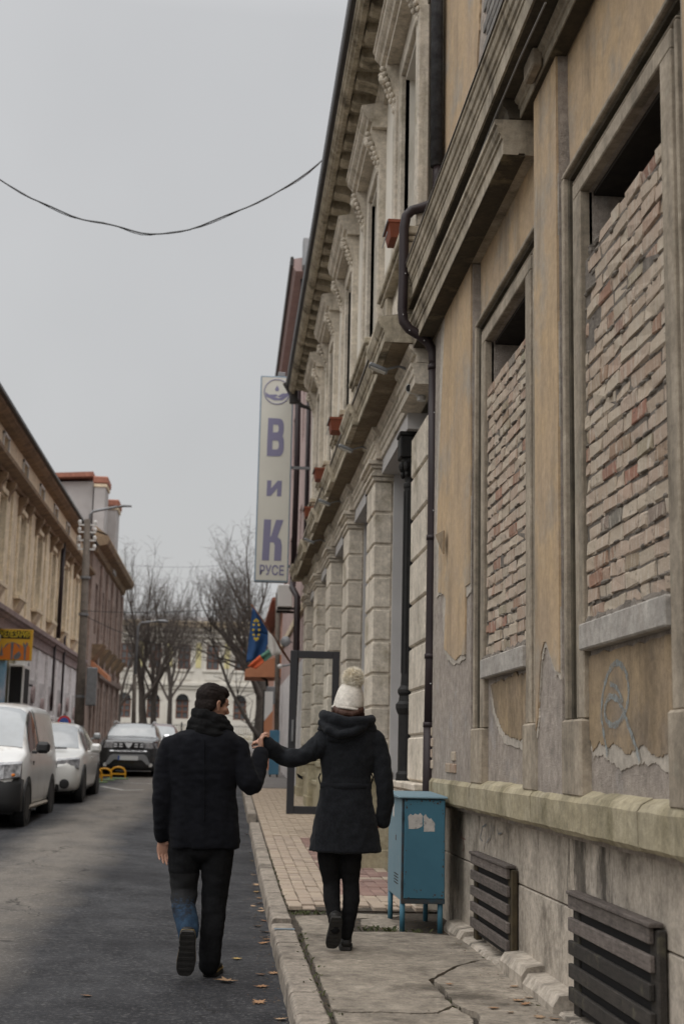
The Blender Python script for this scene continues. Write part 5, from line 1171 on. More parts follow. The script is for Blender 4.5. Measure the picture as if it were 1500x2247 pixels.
MB().box(-14, 7, YFN, YFN + .3, gr(YFN) - .3, zf(1612), .03).build('base_wall', FARW, fn)
k = MB(); x = -13.9
while x < 7: k.tube([(x, YFN + .15, zf(1612)), (x, YFN + .15, zf(1588))], .014, 4); x += .17
k.box(-14, 7, YFN + .13, YFN + .17, zf(1592), zf(1591)); k.box(-14, 7, YFN + .13, YFN + .17, zf(1609), zf(1608)); tag(k.build('railing_bars', IRON, fn), kind='stuff')
for x in (-12, -9, -6.2, -3.2, -.2, 2.8, 5.8): MB().box(x - .06, x + .06, YFN + .08, YFN + .22, zf(1613), zf(1585), .01).build('post', IRON, fn)
k = MB(); r = random.Random(3)
for i in range(1500):
    x = r.choice((-7.5, -3, -1.0, 1.6)) + r.gauss(0, .7); z = gr(98) + abs(r.gauss(0, .35)); p = Vector((x, 98.3 + r.uniform(-.3, .3), z)); d = Vector((r.uniform(-1, 1), r.uniform(-1, 1), r.uniform(-.5, 1))) * .07
    k.add([p, p + d, p + Vector((d.y, -d.x, .05)) * .8], [(0, 1, 2)])
tag(k.build('withered_hedge', mat('withered_yellow_leaves', (.28, .20, .06), (.20, .17, .06), 8, .9, 0)), kind='stuff')

def tree(x, Y, H, label, seed, lean=(0, 0), trunks=1, r0=.22, spread=.55, leaves=120):
    t = thing('bare_tree', label, 'tree', (x, Y, gr(Y)), 'bare trees at the end of the street')
    r = random.Random(seed); tr = MB(); cw = MB(); tips = []
    def grow(p, d, L, rad, depth, main=False):
        n = 4 if depth < 2 else 3; pts = [p]; q = p.copy(); dd = d.copy()
        for i in range(n):
            dd = (dd + Vector((r.uniform(-1, 1), r.uniform(-1, 1), r.uniform(-.5, 1) * .5)) * (.10 + .03 * depth) + Vector((0, 0, .03 * depth))).normalized(); q = q + dd * L / n; pts.append(q)
        r1 = rad * (.62 if depth == 0 else .5)
        (tr if depth == 0 else cw).tube(pts, [rad + (r1 - rad) * i / n for i in range(n + 1)], 8 if depth == 0 else (6 if depth == 1 else (4 if depth < 4 else 3)), cap=False)
        if depth >= 5 or rad < .0105: tips.append(q); return
        nb = r.randint(4, 6) if depth == 0 else r.randint(3, 4)
        for b in range(nb):
            t_ = r.uniform(.35, 1.0) if depth else r.uniform(.55, 1); i = min(n - 1, int(t_ * n)); s = pts[i].lerp(pts[i + 1], t_ * n - i)
            az = r.uniform(0, 2 * pi); tilt = r.uniform(.35, .95) * spread / .55
            a = dd.orthogonal().normalized(); a.rotate(Matrix.Rotation(az, 3, dd)); nd = (dd * cos(tilt) + a * sin(tilt)).normalized(); nd = (nd + Vector((0, 0, .18))).normalized()
            grow(s, nd, L * r.uniform(.55, .8), max(.010, r1 * r.uniform(.55, .85)), depth + 1)
        grow(q, dd, L * .72, r1 * .9, depth + 1)
    for k_ in range(trunks):
        d = Vector((lean[0] + r.uniform(-.1, .1), lean[1] + r.uniform(-.1, .1), 1)).normalized()
        grow(Vector((x + k_ * .5 * (1 if k_ % 2 else -1), Y, gr(Y) - .1)), d, H * .34, r0 * (1 - .25 * k_), 0)
    for q in list(tips):                                     # the finest twigs
        for _ in range(1):
            d = Vector((r.uniform(-1, 1), r.uniform(-1, 1), r.uniform(-.3, 1))).normalized(); L_ = r.uniform(.35, .8); e_ = (d + Vector((r.uniform(-.5, .5), r.uniform(-.5, .5), .3))).normalized()
            cw.tube([q, q + d * L_ * .5, q + d * L_ * .5 + e_ * L_ * .5], [.008, .006, .004], 3, cap=False)
    tr.build('trunk', BARK, t, smooth=True); cr_ = cw.build('crown', TWIG, t, smooth=True, fix=False)
    k = MB()
    for i in range(leaves):
        p = r.choice(tips) + Vector((r.uniform(-.2, .2),) * 3); d = Vector((r.uniform(-1, 1), r.uniform(-1, 1), r.uniform(-1, 0))) * .06
        k.add([p, p + d, p + Vector((-d.z, d.x, d.y))], [(0, 1, 2)])
    if leaves: tag(k.build('last_leaves', mat('dry_tree_leaves', (.20, .13, .05), (.14, .10, .05), 9, .9, 0) if 'dry_tree_leaves' not in MATS else MATS['dry_tree_leaves'], t), kind='stuff')
    return t
tree(-4.9, 84, 12.0, 'dark bare tree with upswept branches behind the parked cars', 4, (-.02, 0), 2, .28, .50, 120)
tree(-3.6, 88, 11.5, 'slimmer bare tree just right of the dark upswept tree', 9, (.06, 0), 1, .19, .45, 40)
tree(-7.2, 92, 9, 'bare tree partly hidden by the soot-brown corner house', 21, (.05, 0), 1, .17, .55, 40)
tree(1.95, 78, 13.2, 'tall bare tree with a thick trunk left of the street sign', 17, (-.10, 0), 1, .46, .62, 140)
tree(4.2, 90, 11, 'bare tree behind the peach house', 33, (-.05, 0), 1, .24, .6, 60)
# long low limb of the right tree
k = MB(); P = [at(u, v, 77.5) for u, v in ((572, 1625), (548, 1590), (520, 1540), (500, 1500), (484, 1455), (470, 1420), (462, 1385))]
k.tube(P, [.15, .12, .10, .085, .07, .05, .02], 7)
r = random.Random(2)
for i in range(1, 7):
    for q in range(5):
        a = P[i] + Vector((r.uniform(-.1, .1), 0, 0)); b = a + Vector((r.uniform(-1.4, 1.2), r.uniform(-.5, .5), r.uniform(.3, 2.0))); c = b + Vector((r.uniform(-.6, .6), 0, r.uniform(.1, .8))); k.tube([a, a.lerp(b, .5) + Vector((r.uniform(-.1, .1), 0, .1)), b, c], [.03, .022, .014, .008], 4)
tl = [o for o in bpy.data.objects if o.get('label', '').startswith('tall bare tree')][0]
k.build('low_limb', BARK, tl, smooth=True)
YL = 72; sl_ = thing('street_lamp', 'grey street lamp with a bent arm among the left trees', 'street lamp', (at(292, 1640, YL).x, YL, gr(YL)))
MB().tube([(at(292, 1640, YL).x, YL, gr(YL)), at(296, 1480, YL)], [.13, .10], 8).build('base_section', POLE, sl_, smooth=True)
MB().tube([at(296, 1482, YL), at(303, 1375, YL), at(310, 1366, YL), at(352, 1362, YL)], [.09, .06, .05, .045], 8).build('arm', GREYM, sl_, smooth=True)
MB().ell(at(356, 1363, YL), (.35, .12, .08), 10, 6).build('lamp_head', GREYM, sl_, smooth=True)

# ---------------------------------------------------------------- parked vehicles
TYRE = mat('tyre_rubber', (.014, .014, .014), None, rough=.85, bump=.1); RIM = mat('wheel_rim', (.30, .30, .31), None, rough=.35, bump=0, metal=.5); RIMB = mat('dark_rim', (.03, .03, .03), None, rough=.5, bump=0)
CWHITE = mat('white_van_paint', (.66, .66, .65), (.60, .595, .585), 2, .3, 0, coat=.6, blotch=(.33, .285, .235), bk=.2, blsc=1.1); CWHITE2 = mat('white_car_paint', (.66, .66, .64), (.62, .61, .59), 2, .28, 0, coat=.7)
CBLACK = mat('dark_car_paint', (.02, .021, .024), None, rough=.25, bump=0, coat=.8); BUMPER = mat('black_bumper_plastic', (.018, .018, .019), None, rough=.6, bump=.05); CHROME = mat('chrome', (.55, .55, .56), None, rough=.2, bump=0, metal=.9)
SCREEN = mat('car_windscreen', (.24, .26, .275), (.19, .205, .215), 3, .15, 0, coat=.9); LAMPG = mat('headlamp_glass', (.40, .40, .41), (.10, .10, .11), 12, .12, 0, coat=1); AMBER = mat('amber_lens', (.55, .16, .02), None, rough=.2, bump=0); PLATE = mat('number_plate', (.55, .56, .55), None, rough=.5, bump=0); CSIL = mat('silver_car_paint', (.40, .41, .42), None, rough=.3, bump=0, coat=.6); CRED = mat('brown_red_car_paint', (.14, .05, .04), None, rough=.3, bump=0, coat=.5)  # pale windscreen base colour stands in for the reflected sky
DIRT = CWHITE
def vehicle(label, cat, name, X, Y, g, Lc, Wc, Hc, stations, m, belt, wheels, wr, glass, bumper, details=None, rz=0, rim=RIM):
    """stations: (y along the length, half width factor, bottom z, belt z, top z, roof half width factor); front is towards -y"""
    t = thing(name, label, cat, (X, Y, g), 'vehicles parked along the left kerb', rz)
    hw = Wc / 2
    def ring(st):
        y, wf, zb, zt, ztop, rf = st; w = hw * wf; rw = hw * rf; pts = []
        half = [(w * .80, zb), (w * .95, zb + .05), (w * .99, zb + .16), (w, zb + (zt - zb) * .5), (w * .992, zb + (zt - zb) * .8), (w * .965, zt), (w * .955 * .3 + rw * .7 if ztop > zt + .1 else w * .94, zt + (ztop - zt) * .62), (rw * 1.0, ztop - (ztop - zt) * .16), (rw * .90, ztop - (ztop - zt) * .05), (rw * .55, ztop - .0), (0, ztop + .012)]
        pts = [(x, z) for x, z in half] + [(-x, z) for x, z in half[-2::-1]]
        return [Vector((x, y, z)) for x, z in pts]
    def interp(y):
        for a, b in zip(stations, stations[1:]):
            if a[0] <= y <= b[0]:
                s = (y - a[0]) / (b[0] - a[0] + 1e-9); return tuple(a[i] + (b[i] - a[i]) * s for i in range(6))
        return stations[-1]
    ys = []
    for a, b in zip(stations, stations[1:]):
        n = max(1, int((b[0] - a[0]) / .12)); ys += [a[0] + (b[0] - a[0]) * i / n for i in range(n)]
    ys.append(stations[-1][0])
    body = MB().loft([ring(interp(y)) for y in ys]).build('body', m, t, smooth=True, world=False)
    k = body.modifiers.new('sub', 'SUBSURF'); k.levels = 1; k.render_levels = 1
    def patch(name, ya, yb, ia, ib, mm, off=.006, ny=8, side=1, taper=(0, 0), parent=body):
        """a panel lifted off the body between two lengths and two heights of the section"""
        rows = []
        for j in range(ny + 1):
            row = []
            for i in range(7):
                f = ia + (ib - ia) * i / 6; y0 = ya[0] + (ya[1] - ya[0]) * i / 6; y1 = yb[0] + (yb[1] - yb[0]) * i / 6
                R_ = ring(interp(y0 + (y1 - y0) * j / ny)); a = int(min(f, 19.999)); p = R_[a].lerp(R_[a + 1], f - a); row.append(p)
            rows.append(row)
        k = MB(); ctr = Vector((0, 0, (Hc) * .5))
        n0 = (rows[ny // 2][4] - rows[ny // 2][2]).cross(rows[ny // 2 + 1][3] - rows[ny // 2 - 1][3]).normalized()
        mid = rows[ny // 2][3]
        if n0.dot(Vector((mid.x, (mid.y - Lc * 0.5) * .3, mid.z - ctr.z))) < 0: n0 = -n0
        rows = [[p + n0 * off for p in r_] for r_ in rows]; w = 7
        k.v = [tuple(p) for r_ in rows for p in r_]; k.f = [(j * w + i, j * w + i + 1, (j + 1) * w + i + 1, (j + 1) * w + i) for j in range(ny) for i in range(6)]
        return k.build(name, mm, parent if parent is not None else t, smooth=True, world=False, fix=False)
    for spec in glass: patch(*spec)
    for (yw, s) in wheels:
        wx = s * (hw - .10)
        w = MB().lathe([(wr * .62, -.10), (wr * .9, -.11), (wr, -.08), (wr, .08), (wr * .9, .11), (wr * .62, .10)], (wx, yw, wr), 24, Vector((1, 0, 0))).build('wheel', TYRE, t, smooth=False, world=False)
        rm = MB().lathe([(.02, .075), (wr * .2, .09), (wr * .55, .085), (wr * .64, .103), (wr * .62, .0), (.02, 0)], (wx, yw, wr), 18, Vector((s, 0, 0))).build('rim', rim, w, world=False)
        k = MB()
        for q in range(5):
            a = 2 * pi * q / 5; T = Matrix.Translation((wx + s * .092, yw, wr)) @ Matrix.Rotation(a, 4, 'X'); k.box(-.006, .006, -.02, .02, wr * .2, wr * .58, 0, T)
        k2 = MB().lathe([(.05, -.12), (wr * 1.17, -.12), (wr * 1.17, .004), (.05, .004)], (s * hw, yw, wr * 1.0), 26, Vector((s, 0, 0))).build('wheel_arch', BUMPER, body, world=False)
        k2.scale = (1, 1, 1)
    MB().box(-hw * .85, hw * .85, .25, Lc - .25, wr * .55, wr * .8).build('underbody', BUMPER, t, world=False)
    if details: details(t, body, ring, interp, hw)
    return t
def mirror(t, x, y, z, m, s=1, arm=True):
    k = MB(); T = Matrix.Translation((x + s * .12, y, z)); k.box(-.10, .10, -.06, .06, -.085, .085, .04, T); k.box(-.16, -.08, -.02, .02, -.09, -.05, 0, T) if arm else None
    o = k.build('wing_mirror', m, t, world=False, bevel=.01)
    return o
# white panel van
def van_det(t, body, ring, interp, hw):
    for s in (-1, 1):
        k = MB(); k.loft([[Vector((s * (hw * (.60 + .36 * f)), y, z)) for y, z in ((-.02 + .16 * f ** 2, .66 + .05 * f), (.02 + .20 * f ** 2, .86 + .03 * f), (.10 + .20 * f ** 2, .90 + .02 * f), (.12 + .2 * f ** 2, .64))] for f in (0, .33, .66, 1)]); h = k.build('headlight', LAMPG, t, smooth=False, world=False)
        MB().ell((s * hw * .84, .115, .725), (.05, .06, .035), 10, 6).build('indicator', AMBER, h, world=False)
        mirror(t, s * (hw + .03), 1.02, 1.12, BUMPER, s)
        MB().prism([(1.20, .86), (1.28, .92), (1.12, .92)], 'x', s * (hw + .004) - .004, s * (hw + .004) + .004).build('door_handle', BUMPER, body, world=False)
    k = MB(); k.loft([[Vector((x, y + .22 * (abs(x) / hw) ** 3, z)) for y, z in ((-.05, .22), (-.085, .35), (-.085, .60), (-.02, .675), (.2, .66), (.2, .22))] for x in [hw * (-1 + .2 * i) * .985 for i in range(11)]]); k.build('bumper', BUMPER, t, smooth=True, world=False)
    MB().box(-.26, .26, -.105, -.09, .40, .51).build('number_plate', PLATE, t, world=False)
    MB().box(-.45, .45, -.07, -.03, .69, .74, .02).build('grille', DARK, t, world=False)
    for s in (-1, 1): MB().tube([(s * (hw + .0), .95, .26), (s * (hw + .0), 2.9, .27)], .03, 6).build('sill_strip', mat('dirty_sill', (.35, .31, .26), None) if 'dirty_sill' not in MATS else MATS['dirty_sill'], t, world=False)
    MB().tube([(-.55, .80, 1.115), (-.1, .78, 1.11)], .012, 5).build('wiper', BUMPER, t, world=False)
st = [(0.0, .72, .30, .62, .74, .66), (.06, .86, .24, .70, .82, .74), (.25, .95, .20, .80, .90, .80), (.55, .99, .2, .90, .985, .86), (.86, 1.0, .2, .98, 1.06, .88), (.98, 1.0, .2, 1.02, 1.16, .86), (1.30, 1.0, .2, 1.04, 1.50, .82), (1.55, 1.0, .2, 1.06, 1.70, .80), (1.75, 1.0, .2, 1.06, 1.765, .80), (2.3, 1.0, .2, 1.06, 1.80, .81), (3.6, 1.0, .2, 1.06, 1.81, .82), (4.2, .985, .22, 1.06, 1.78, .81), (4.34, .95, .26, 1.06, 1.70, .77), (4.38, .88, .36, 1.04, 1.60, .72)]
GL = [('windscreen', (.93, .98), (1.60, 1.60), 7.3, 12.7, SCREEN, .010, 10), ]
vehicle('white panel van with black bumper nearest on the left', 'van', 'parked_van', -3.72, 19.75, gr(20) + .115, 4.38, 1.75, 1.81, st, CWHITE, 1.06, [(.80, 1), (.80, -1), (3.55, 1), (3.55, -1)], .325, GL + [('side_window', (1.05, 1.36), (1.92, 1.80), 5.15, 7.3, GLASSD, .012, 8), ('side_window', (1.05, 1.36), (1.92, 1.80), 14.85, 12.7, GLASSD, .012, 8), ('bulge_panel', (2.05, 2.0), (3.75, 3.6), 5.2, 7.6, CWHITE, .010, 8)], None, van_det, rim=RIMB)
# white saloon car
def sal_det(t, body, ring, interp, hw):
    for s in (-1, 1):
        k = MB(); k.loft([[Vector((s * (hw * (.50 + .44 * f)), y, z)) for y, z in ((.01 + .20 * f ** 2, .58 + .04 * f), (.04 + .22 * f ** 2, .74 + .04 * f), (.12 + .25 * f ** 2, .77 + .04 * f), (.15 + .2 * f ** 2, .56))] for f in (0, .33, .66, 1)]); k.build('headlight', LAMPG, t, world=False)
        mirror(t, s * (hw + .02), 1.30, .98, CWHITE2, s)
        MB().lathe([(.09, 0), (.09, .02), (.05, .03)], (s * hw * .68, .035, .33), 12, Vector((0, -1, 0))).build('fog_lamp', BUMPER, t, world=False)
        MB().tube([(s * (hw + .005), 1.95, .80), (s * (hw + .005), 2.1, .80)], .018, 6).build('door_handle', CWHITE2, body, world=False)
    MB().box(-.45, .45, -.012, .1, .60, .70, .02).build('grille', DARK, t, world=False); MB().box(-.5, .5, -.006, .1, .20, .34, .03).build('lower_grille', DARK, t, world=False); MB().box(-.26, .26, -.03, -.012, .42, .53).build('number_plate', PLATE, t, world=False)
    MB().tube([(-.1, .96, .955), (.5, 1.0, .97)], .014, 5).build('wiper', BUMPER, t, world=False)
st = [(0.0, .70, .26, .52, .64, .60), (.05, .84, .20, .60, .72, .70), (.25, .95, .17, .70, .80, .80), (.6, .99, .17, .80, .87, .86), (1.0, 1.0, .17, .87, .93, .88), (1.12, 1.0, .17, .89, .99, .84), (1.55, 1.0, .17, .92, 1.30, .74), (1.85, 1.0, .17, .93, 1.43, .70), (2.3, 1.0, .17, .94, 1.47, .70), (2.9, 1.0, .17, .95, 1.44, .70), (3.4, 1.0, .17, .97, 1.30, .70), (3.75, .98, .18, .98, 1.10, .74), (4.3, .95, .22, .96, 1.04, .78), (4.5, .86, .30, .90, .96, .72)]
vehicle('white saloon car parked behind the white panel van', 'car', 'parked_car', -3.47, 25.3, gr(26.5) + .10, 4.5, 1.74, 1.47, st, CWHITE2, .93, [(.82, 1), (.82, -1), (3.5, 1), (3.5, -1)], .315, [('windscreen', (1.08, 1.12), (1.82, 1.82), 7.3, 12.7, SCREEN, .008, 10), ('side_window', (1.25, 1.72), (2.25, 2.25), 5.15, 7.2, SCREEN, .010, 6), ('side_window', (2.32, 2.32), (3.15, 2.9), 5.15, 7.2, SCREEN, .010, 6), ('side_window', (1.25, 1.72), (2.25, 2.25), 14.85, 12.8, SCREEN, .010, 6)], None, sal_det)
# small red and blue road sign seen behind the saloon
q = at(141, 1585, 31); rt = thing('round_sign', 'small round red and blue road sign behind the white saloon', 'road sign', q)
MB().lathe([(.15, 0), (.15, .02), (.11, .022)], q + Vector((0, .03, 0)), 20, Vector((0, -1, 0))).build('red_disc', mat('sign_red', (.45, .04, .04), None, bump=0), rt); MB().lathe([(.105, .022), (.105, .026), (.01, .026)], q + Vector((0, .03, 0)), 20, Vector((0, -1, 0))).build('blue_disc', mat('sign_blue', (.05, .09, .30), None, bump=0), rt); MB().tube([(q.x, q.y + .05, gr(31)), (q.x, q.y + .05, q.z + .2)], .03, 8).build('post', GREYM, rt)
# dark sport utility car facing the camera
def suv_det(t, body, ring, interp, hw):
    for s in (-1, 1):
        k = MB(); k.loft([[Vector((s * (hw * (.52 + .42 * f)), y, z)) for y, z in ((-.03 + .10 * f ** 2, .76), (-.01 + .10 * f ** 2, .90), (.08 + .1 * f ** 2, .90), (.08 + .1 * f ** 2, .74))] for f in (0, .5, 1)]); k.build('headlight', LAMPG, t, world=False)
        mirror(t, s * (hw + .02), 1.05, 1.06, CSIL if s < 0 else CHROME, s)
        MB().tube([(s * hw * .66, 1.5, 1.43), (s * hw * .68, 2.0, 1.49), (s * hw * .68, 3.3, 1.48)], .025, 6).build('roof_rail', CSIL, t, world=False)
        MB().lathe([(.05, 0), (.05, .02)], (s * hw * .74, -.03, .33), 10, Vector((0, -1, 0))).build('fog_lamp', WHITEP, t, world=False)
    MB().box(-hw * .5, hw * .5, -.06, .1, .74, .91, .02).build('grille', DARK, t, world=False)
    k = MB()
    for x in (-.34, -.2, .2, .34):
        for z in (.80, .86): k.box(x - .045, x + .045, -.068, -.058, z - .018, z + .018)
    k.build('grille_bars', CHROME, t, world=False)
    MB().prism([(-.10, .895), (.10, .895), (.06, .80), (0, .755), (-.06, .80)], 'y', -.078, -.066).build('badge', CHROME, t, world=False)
    MB().box(-hw * .62, hw * .62, -.065, .1, .66, .695, .01).build('chrome_strip', CHROME, t, world=False)
    k = MB(); k.prism([(-hw * .74, .34), (-hw * .60, .56), (-hw * .50, .60), (hw * .50, .60), (hw * .60, .56), (hw * .74, .34), (hw * .62, .34), (hw * .46, .46), (-hw * .46, .46), (-hw * .62, .34)], 'y', -.075, -.04); k.build('skid_plate', mat('dull_grey_plastic', (.20, .205, .21), None, rough=.5, bump=0), t, world=False)
    MB().box(-.26, .26, -.095, -.076, .45, .56).build('number_plate', PLATE, t, world=False); MB().box(-.26, -.215, -.0965, -.0945, .452, .558).build('plate_band', mat('plate_blue', (.03, .08, .30), None, bump=0), t, world=False)
    MB().tube([(-.45, .98, 1.0), (.05, .98, .995)], .012, 5).build('wiper', BUMPER, t, world=False)
st = [(0.0, .88, .26, .74, .90, .78), (.06, .95, .22, .82, .96, .84), (.3, .99, .2, .90, 1.0, .86), (.85, 1.0, .2, .95, 1.03, .88), (.98, 1.0, .2, .97, 1.07, .84), (1.35, 1.0, .2, .99, 1.33, .77), (1.6, 1.0, .2, 1.0, 1.42, .74), (2.2, 1.0, .2, 1.0, 1.45, .74), (3.2, 1.0, .2, 1.0, 1.43, .74), (3.8, .97, .22, 1.0, 1.25, .72), (4.0, .9, .3, .95, 1.1, .7)]
vehicle('dark sport utility car with a pale windscreen facing the street', 'car', 'parked_car', at(281, 1700, 36.6).x, 36.4, gr(37) + .07, 4.0, 1.58, 1.45, st, CBLACK, 1.0, [(.8, 1), (.8, -1), (3.2, 1), (3.2, -1)], .33, [('windscreen', (.95, 1.0), (1.56, 1.56), 7.25, 12.75, mat('pale_windscreen', (.36, .38, .39), (.28, .30, .31), 4, .2, 0, coat=.8), .008, 10)], None, suv_det)  # windscreen given a pale base colour
# cars queued behind it
st = [(0.0, .80, .26, .62, .74, .7), (.3, .97, .2, .75, .86, .84), (.9, 1.0, .2, .88, .95, .86), (1.5, 1.0, .2, .92, 1.36, .74), (2.0, 1.0, .2, .95, 1.44, .72), (3.4, 1.0, .2, .96, 1.40, .72), (4.0, .95, .22, .95, 1.1, .72), (4.2, .88, .3, .9, 1.0, .7)]
gq = [('windscreen', (.93, .97), (1.55, 1.55), 7.3, 12.7, MATS['pale_windscreen'], .008, 8)]
def sd_(t, body, ring, interp, hw):
    for s in (-1, 1): mirror(t, s * (hw + .02), 1.05, 1.0, CSIL, s)
vehicle('brownish car parked directly behind the dark sport utility car', 'car', 'parked_car', at(333, 1690, 43).x, 42.6, gr(43) + .02, 4.2, 1.68, 1.45, st, CRED, .95, [(.8, 1), (.8, -1), (3.3, 1), (3.3, -1)], .31, gq, None, sd_)
vehicle('last pale car in the queue beside the man’s shoulder', 'car', 'parked_car', at(352, 1690, 50).x - .2, 49.5, gr(51) - .05, 4.2, 1.68, 1.45, st, CSIL, .95, [(.8, 1), (.8, -1), (3.3, 1), (3.3, -1)], .31, gq, None, sd_)
# yellow parking hoops on green bases
HY = mat('hoop_yellow', (.62, .30, .02), None, rough=.45, bump=.02); HG = mat('hoop_green', (.16, .27, .10), (.20, .22, .16), 6, .7, .05)
def hoop(u, v, Y, w, h, label, ang=0):
    z = crown(at(u, v, Y).x, Y); c = Vector((at(u, v, Y).x, Y, z)); t = thing('parking_hoop', label, 'parking hoop', c, 'yellow parking hoops before the dark car', ang)
    P = [Vector((-w / 2, 0, .03)), Vector((-w / 2, 0, h * .55))] + [Vector((-w / 2 * cos(a), 0, h * .55 + h * .45 * sin(a))) for a in [pi * q / 10 for q in range(1, 10)]] + [Vector((w / 2, 0, h * .55)), Vector((w / 2, 0, .03))]
    MB().tube(P, .024, 8).build('arch', HY, t, smooth=True, world=False); MB().box(-w / 2, w / 2, -.015, .015, h * .38, h * .50).build('crossbar', HY, t, world=False); MB().box(-w / 2 - .08, w / 2 + .08, -.13, .13, .0, .035, .01).build('base_plate', HG, t, world=False)
hoop(259, 1706, 35.2, .36, .30, 'right-hand yellow parking hoop, in front of the dark car')
hoop(229, 1710, 34.4, .34, .29, 'middle yellow parking hoop between its two neighbours')
hoop(213, 1716, 33.2, .36, .30, 'yellow parking hoop seen almost edge-on beside the white saloon', 1.0)
# ---------------------------------------------------------------- blue cabinet, weeds, leaves
CX0, CX1, CY0, CY1, CZ0, CZ1 = 1.335, 1.668, 10.40, 11.22, .335, 1.085
cbn = thing('utility_cabinet', 'blue metal utility cabinet on four legs with torn white stickers', 'cabinet', (1.5, 10.8, .13))
MB().box(CX0, CX1, CY0 + .004, CY1, CZ0, CZ1, .008).build('housing', BLUETOP, cbn)  # housing and lid in a paler blue than the door
d = MB().box(CX0 + .022, CX1 - .004, CY0 - .010, CY0 + .003, CZ0 + .02, CZ1 - .008, .005).build('door', BLUE, cbn)
MB().box(CX0 + .002, CX0 + .019, CY0 - .006, CY0 + .002, CZ0 + .005, CZ1 - .004, .003).build('door_edge', mat('rusty_blue_edge', (.025, .06, .085), (.06, .045, .035), 14, .8, .1), cbn)
MB().box(CX0 + .001, CX1 - .001, CY0 - .007, CY0 + .002, CZ0 - .018, CZ0 + .018, .004).build('bottom_rail', MATS['rusty_blue_edge'], cbn)
mb = MB().prism([(CY0 - .03, CZ1 + .001), (CY0 - .03, CZ1 + .012), (CY0 - .02, CZ1 + .018), (CY1 + .03, CZ1 + .035), (CY1 + .03, CZ1 + .001)], 'x', CX0 - .028, CX1 + .012); mb.build('lid', BLUETOP, cbn, bevel=.004)
for x, y in ((CX0 + .018, CY0 + .02), (CX1 - .03, CY0 + .03), (CX0 + .02, CY1 - .04), (CX1 - .03, CY1 - .04)):
    MB().tube([(x, y, .10), (x, y, CZ0 + .003)], .020, 12).build('leg', BLUE, cbn, smooth=True)
MB().box(CX0 - .006, CX0, 10.7, 10.73, .76, .80, .002).build('lock', GREYM, cbn)
RUST = mat('rust_stain', (.10, .045, .022), (.05, .03, .02), 30, .95, .1)
for zz_ in (.46, .96): MB().tube([(CX0 + .006, CY0 - .012, zz_ - .03), (CX0 + .006, CY0 - .012, zz_ + .03)], .007, 8).build('hinge', MATS['rusty_blue_edge'], cbn)
for i in range(4): MB().box(CX0 - .0012, CX0 + .001, 10.56, 10.80, .44 + .022 * i, .449 + .022 * i).build('vent_slot', DARK, cbn)
rr_ = random.Random(31); k = MB()
for i in range(46):
    e_ = rr_.random(); x = rr_.choice((CX0 + .03 + rr_.random() * .012, CX1 - .012 - rr_.random() * .012)) if e_ < .4 else rr_.uniform(CX0 + .03, CX1 - .02); z = rr_.uniform(CZ0 + .03, CZ1 - .03) if e_ < .4 else rr_.choice((CZ0 + .024 + rr_.random() ** 2 * .08, CZ1 - .014 - rr_.random() ** 2 * .03)); s_ = rr_.uniform(.002, .006)
    k.add([(x + s_ * cos(q * 1.047) * rr_.uniform(.6, 1.3), CY0 - .0106 - i * 1e-5, z + s_ * 1.6 * sin(q * 1.047) * rr_.uniform(.6, 1.3)) for q in range(6)], [tuple(range(6))])
tag(k.build('rust_spots', RUST, cbn), kind='stuff')
def sticker(pts, m, seed, nm='sticker'):
    MB().prism(rough_poly([(p.x, p.z) for p in [at(u, v, CY0 - .0115) for u, v in pts]], .003, 4, seed), 'y', CY0 - .0118, CY0 - .0102).build(nm, m, d)
sticker([(896, 1819), (895, 1791), (900, 1786), (907, 1789), (910, 1785), (918, 1788), (922, 1784), (927, 1790), (926, 1812), (916, 1818)], PAPER, 1)
sticker([(929, 1825), (929, 1800), (928, 1792), (933, 1786), (936, 1792), (941, 1797), (945, 1795), (953, 1806), (953, 1825)], PAPER, 2)
MB().box(CX0 - .0012, CX0 + .001, 10.84, 10.94, .93, 1.03).build('sticker', PAPER, cbn)
# weeds and moss in the joints
GREEN = mat('weed_green', (.055, .075, .03), (.09, .09, .035), 9, .9, 0); r = random.Random(8)
def weeds(name, spots, h, label=None):
    k = MB()
    for (x, y, z, n, s) in spots:
        for i in range(n):
            p = Vector((x + r.gauss(0, s), y + r.gauss(0, s), z)); a = r.uniform(0, 6.28); l = h * r.uniform(.4, 1.2); d_ = Vector((cos(a), sin(a), 0)); w = Vector((-d_.y, d_.x, 0)) * .004
            k.add([p - w, p + w, p + d_ * l * .4 + Vector((0, 0, l * .7)) + w * .8, p + d_ * l * .9 + Vector((0, 0, l * .8))], [(0, 1, 2), (0, 2, 3)])
    return tag(k.build(name, GREEN), kind='stuff')
weeds('joint_weeds', [(.575, y * .3 + 5, .11, 10, .03) for y in range(18)] + [(.60 + r.uniform(0, .2), 11.55, .10, 30, .05) for _ in range(4)] + [(1.25, 10.38, .12, 60, .04), (1.12, 10.5, .11, 40, .05), (1.45, 10.3, .12, 30, .04), (1.62, 9.7, .10, 50, .05), (1.63, 9.4, .10, 50, .04), (1.62, 8.2, .10, 70, .05), (1.66, 7.4, .11, 60, .05)] + [(onz(u, v, .12).x, onz(u, v, .12).y, .105, 9, .02) for u, v in ((960, 2150), (985, 2200), (1030, 2112), (1075, 2106), (950, 2222), (1010, 2214))] + [(.575, 11.8 + .4 * i, .12 + gr(11.8 + .4 * i), 14, .02) for i in range(14)], .035)
LEAFM = ramp_mat('dry_leaf', [(0, (.30, .16, .08)), (.4, (.36, .235, .14)), (.7, (.42, .30, .19)), (.9, (.22, .10, .05)), (1, (.40, .28, .10))], bump=.1, streak=(.2, .1, .05), sk=.4)
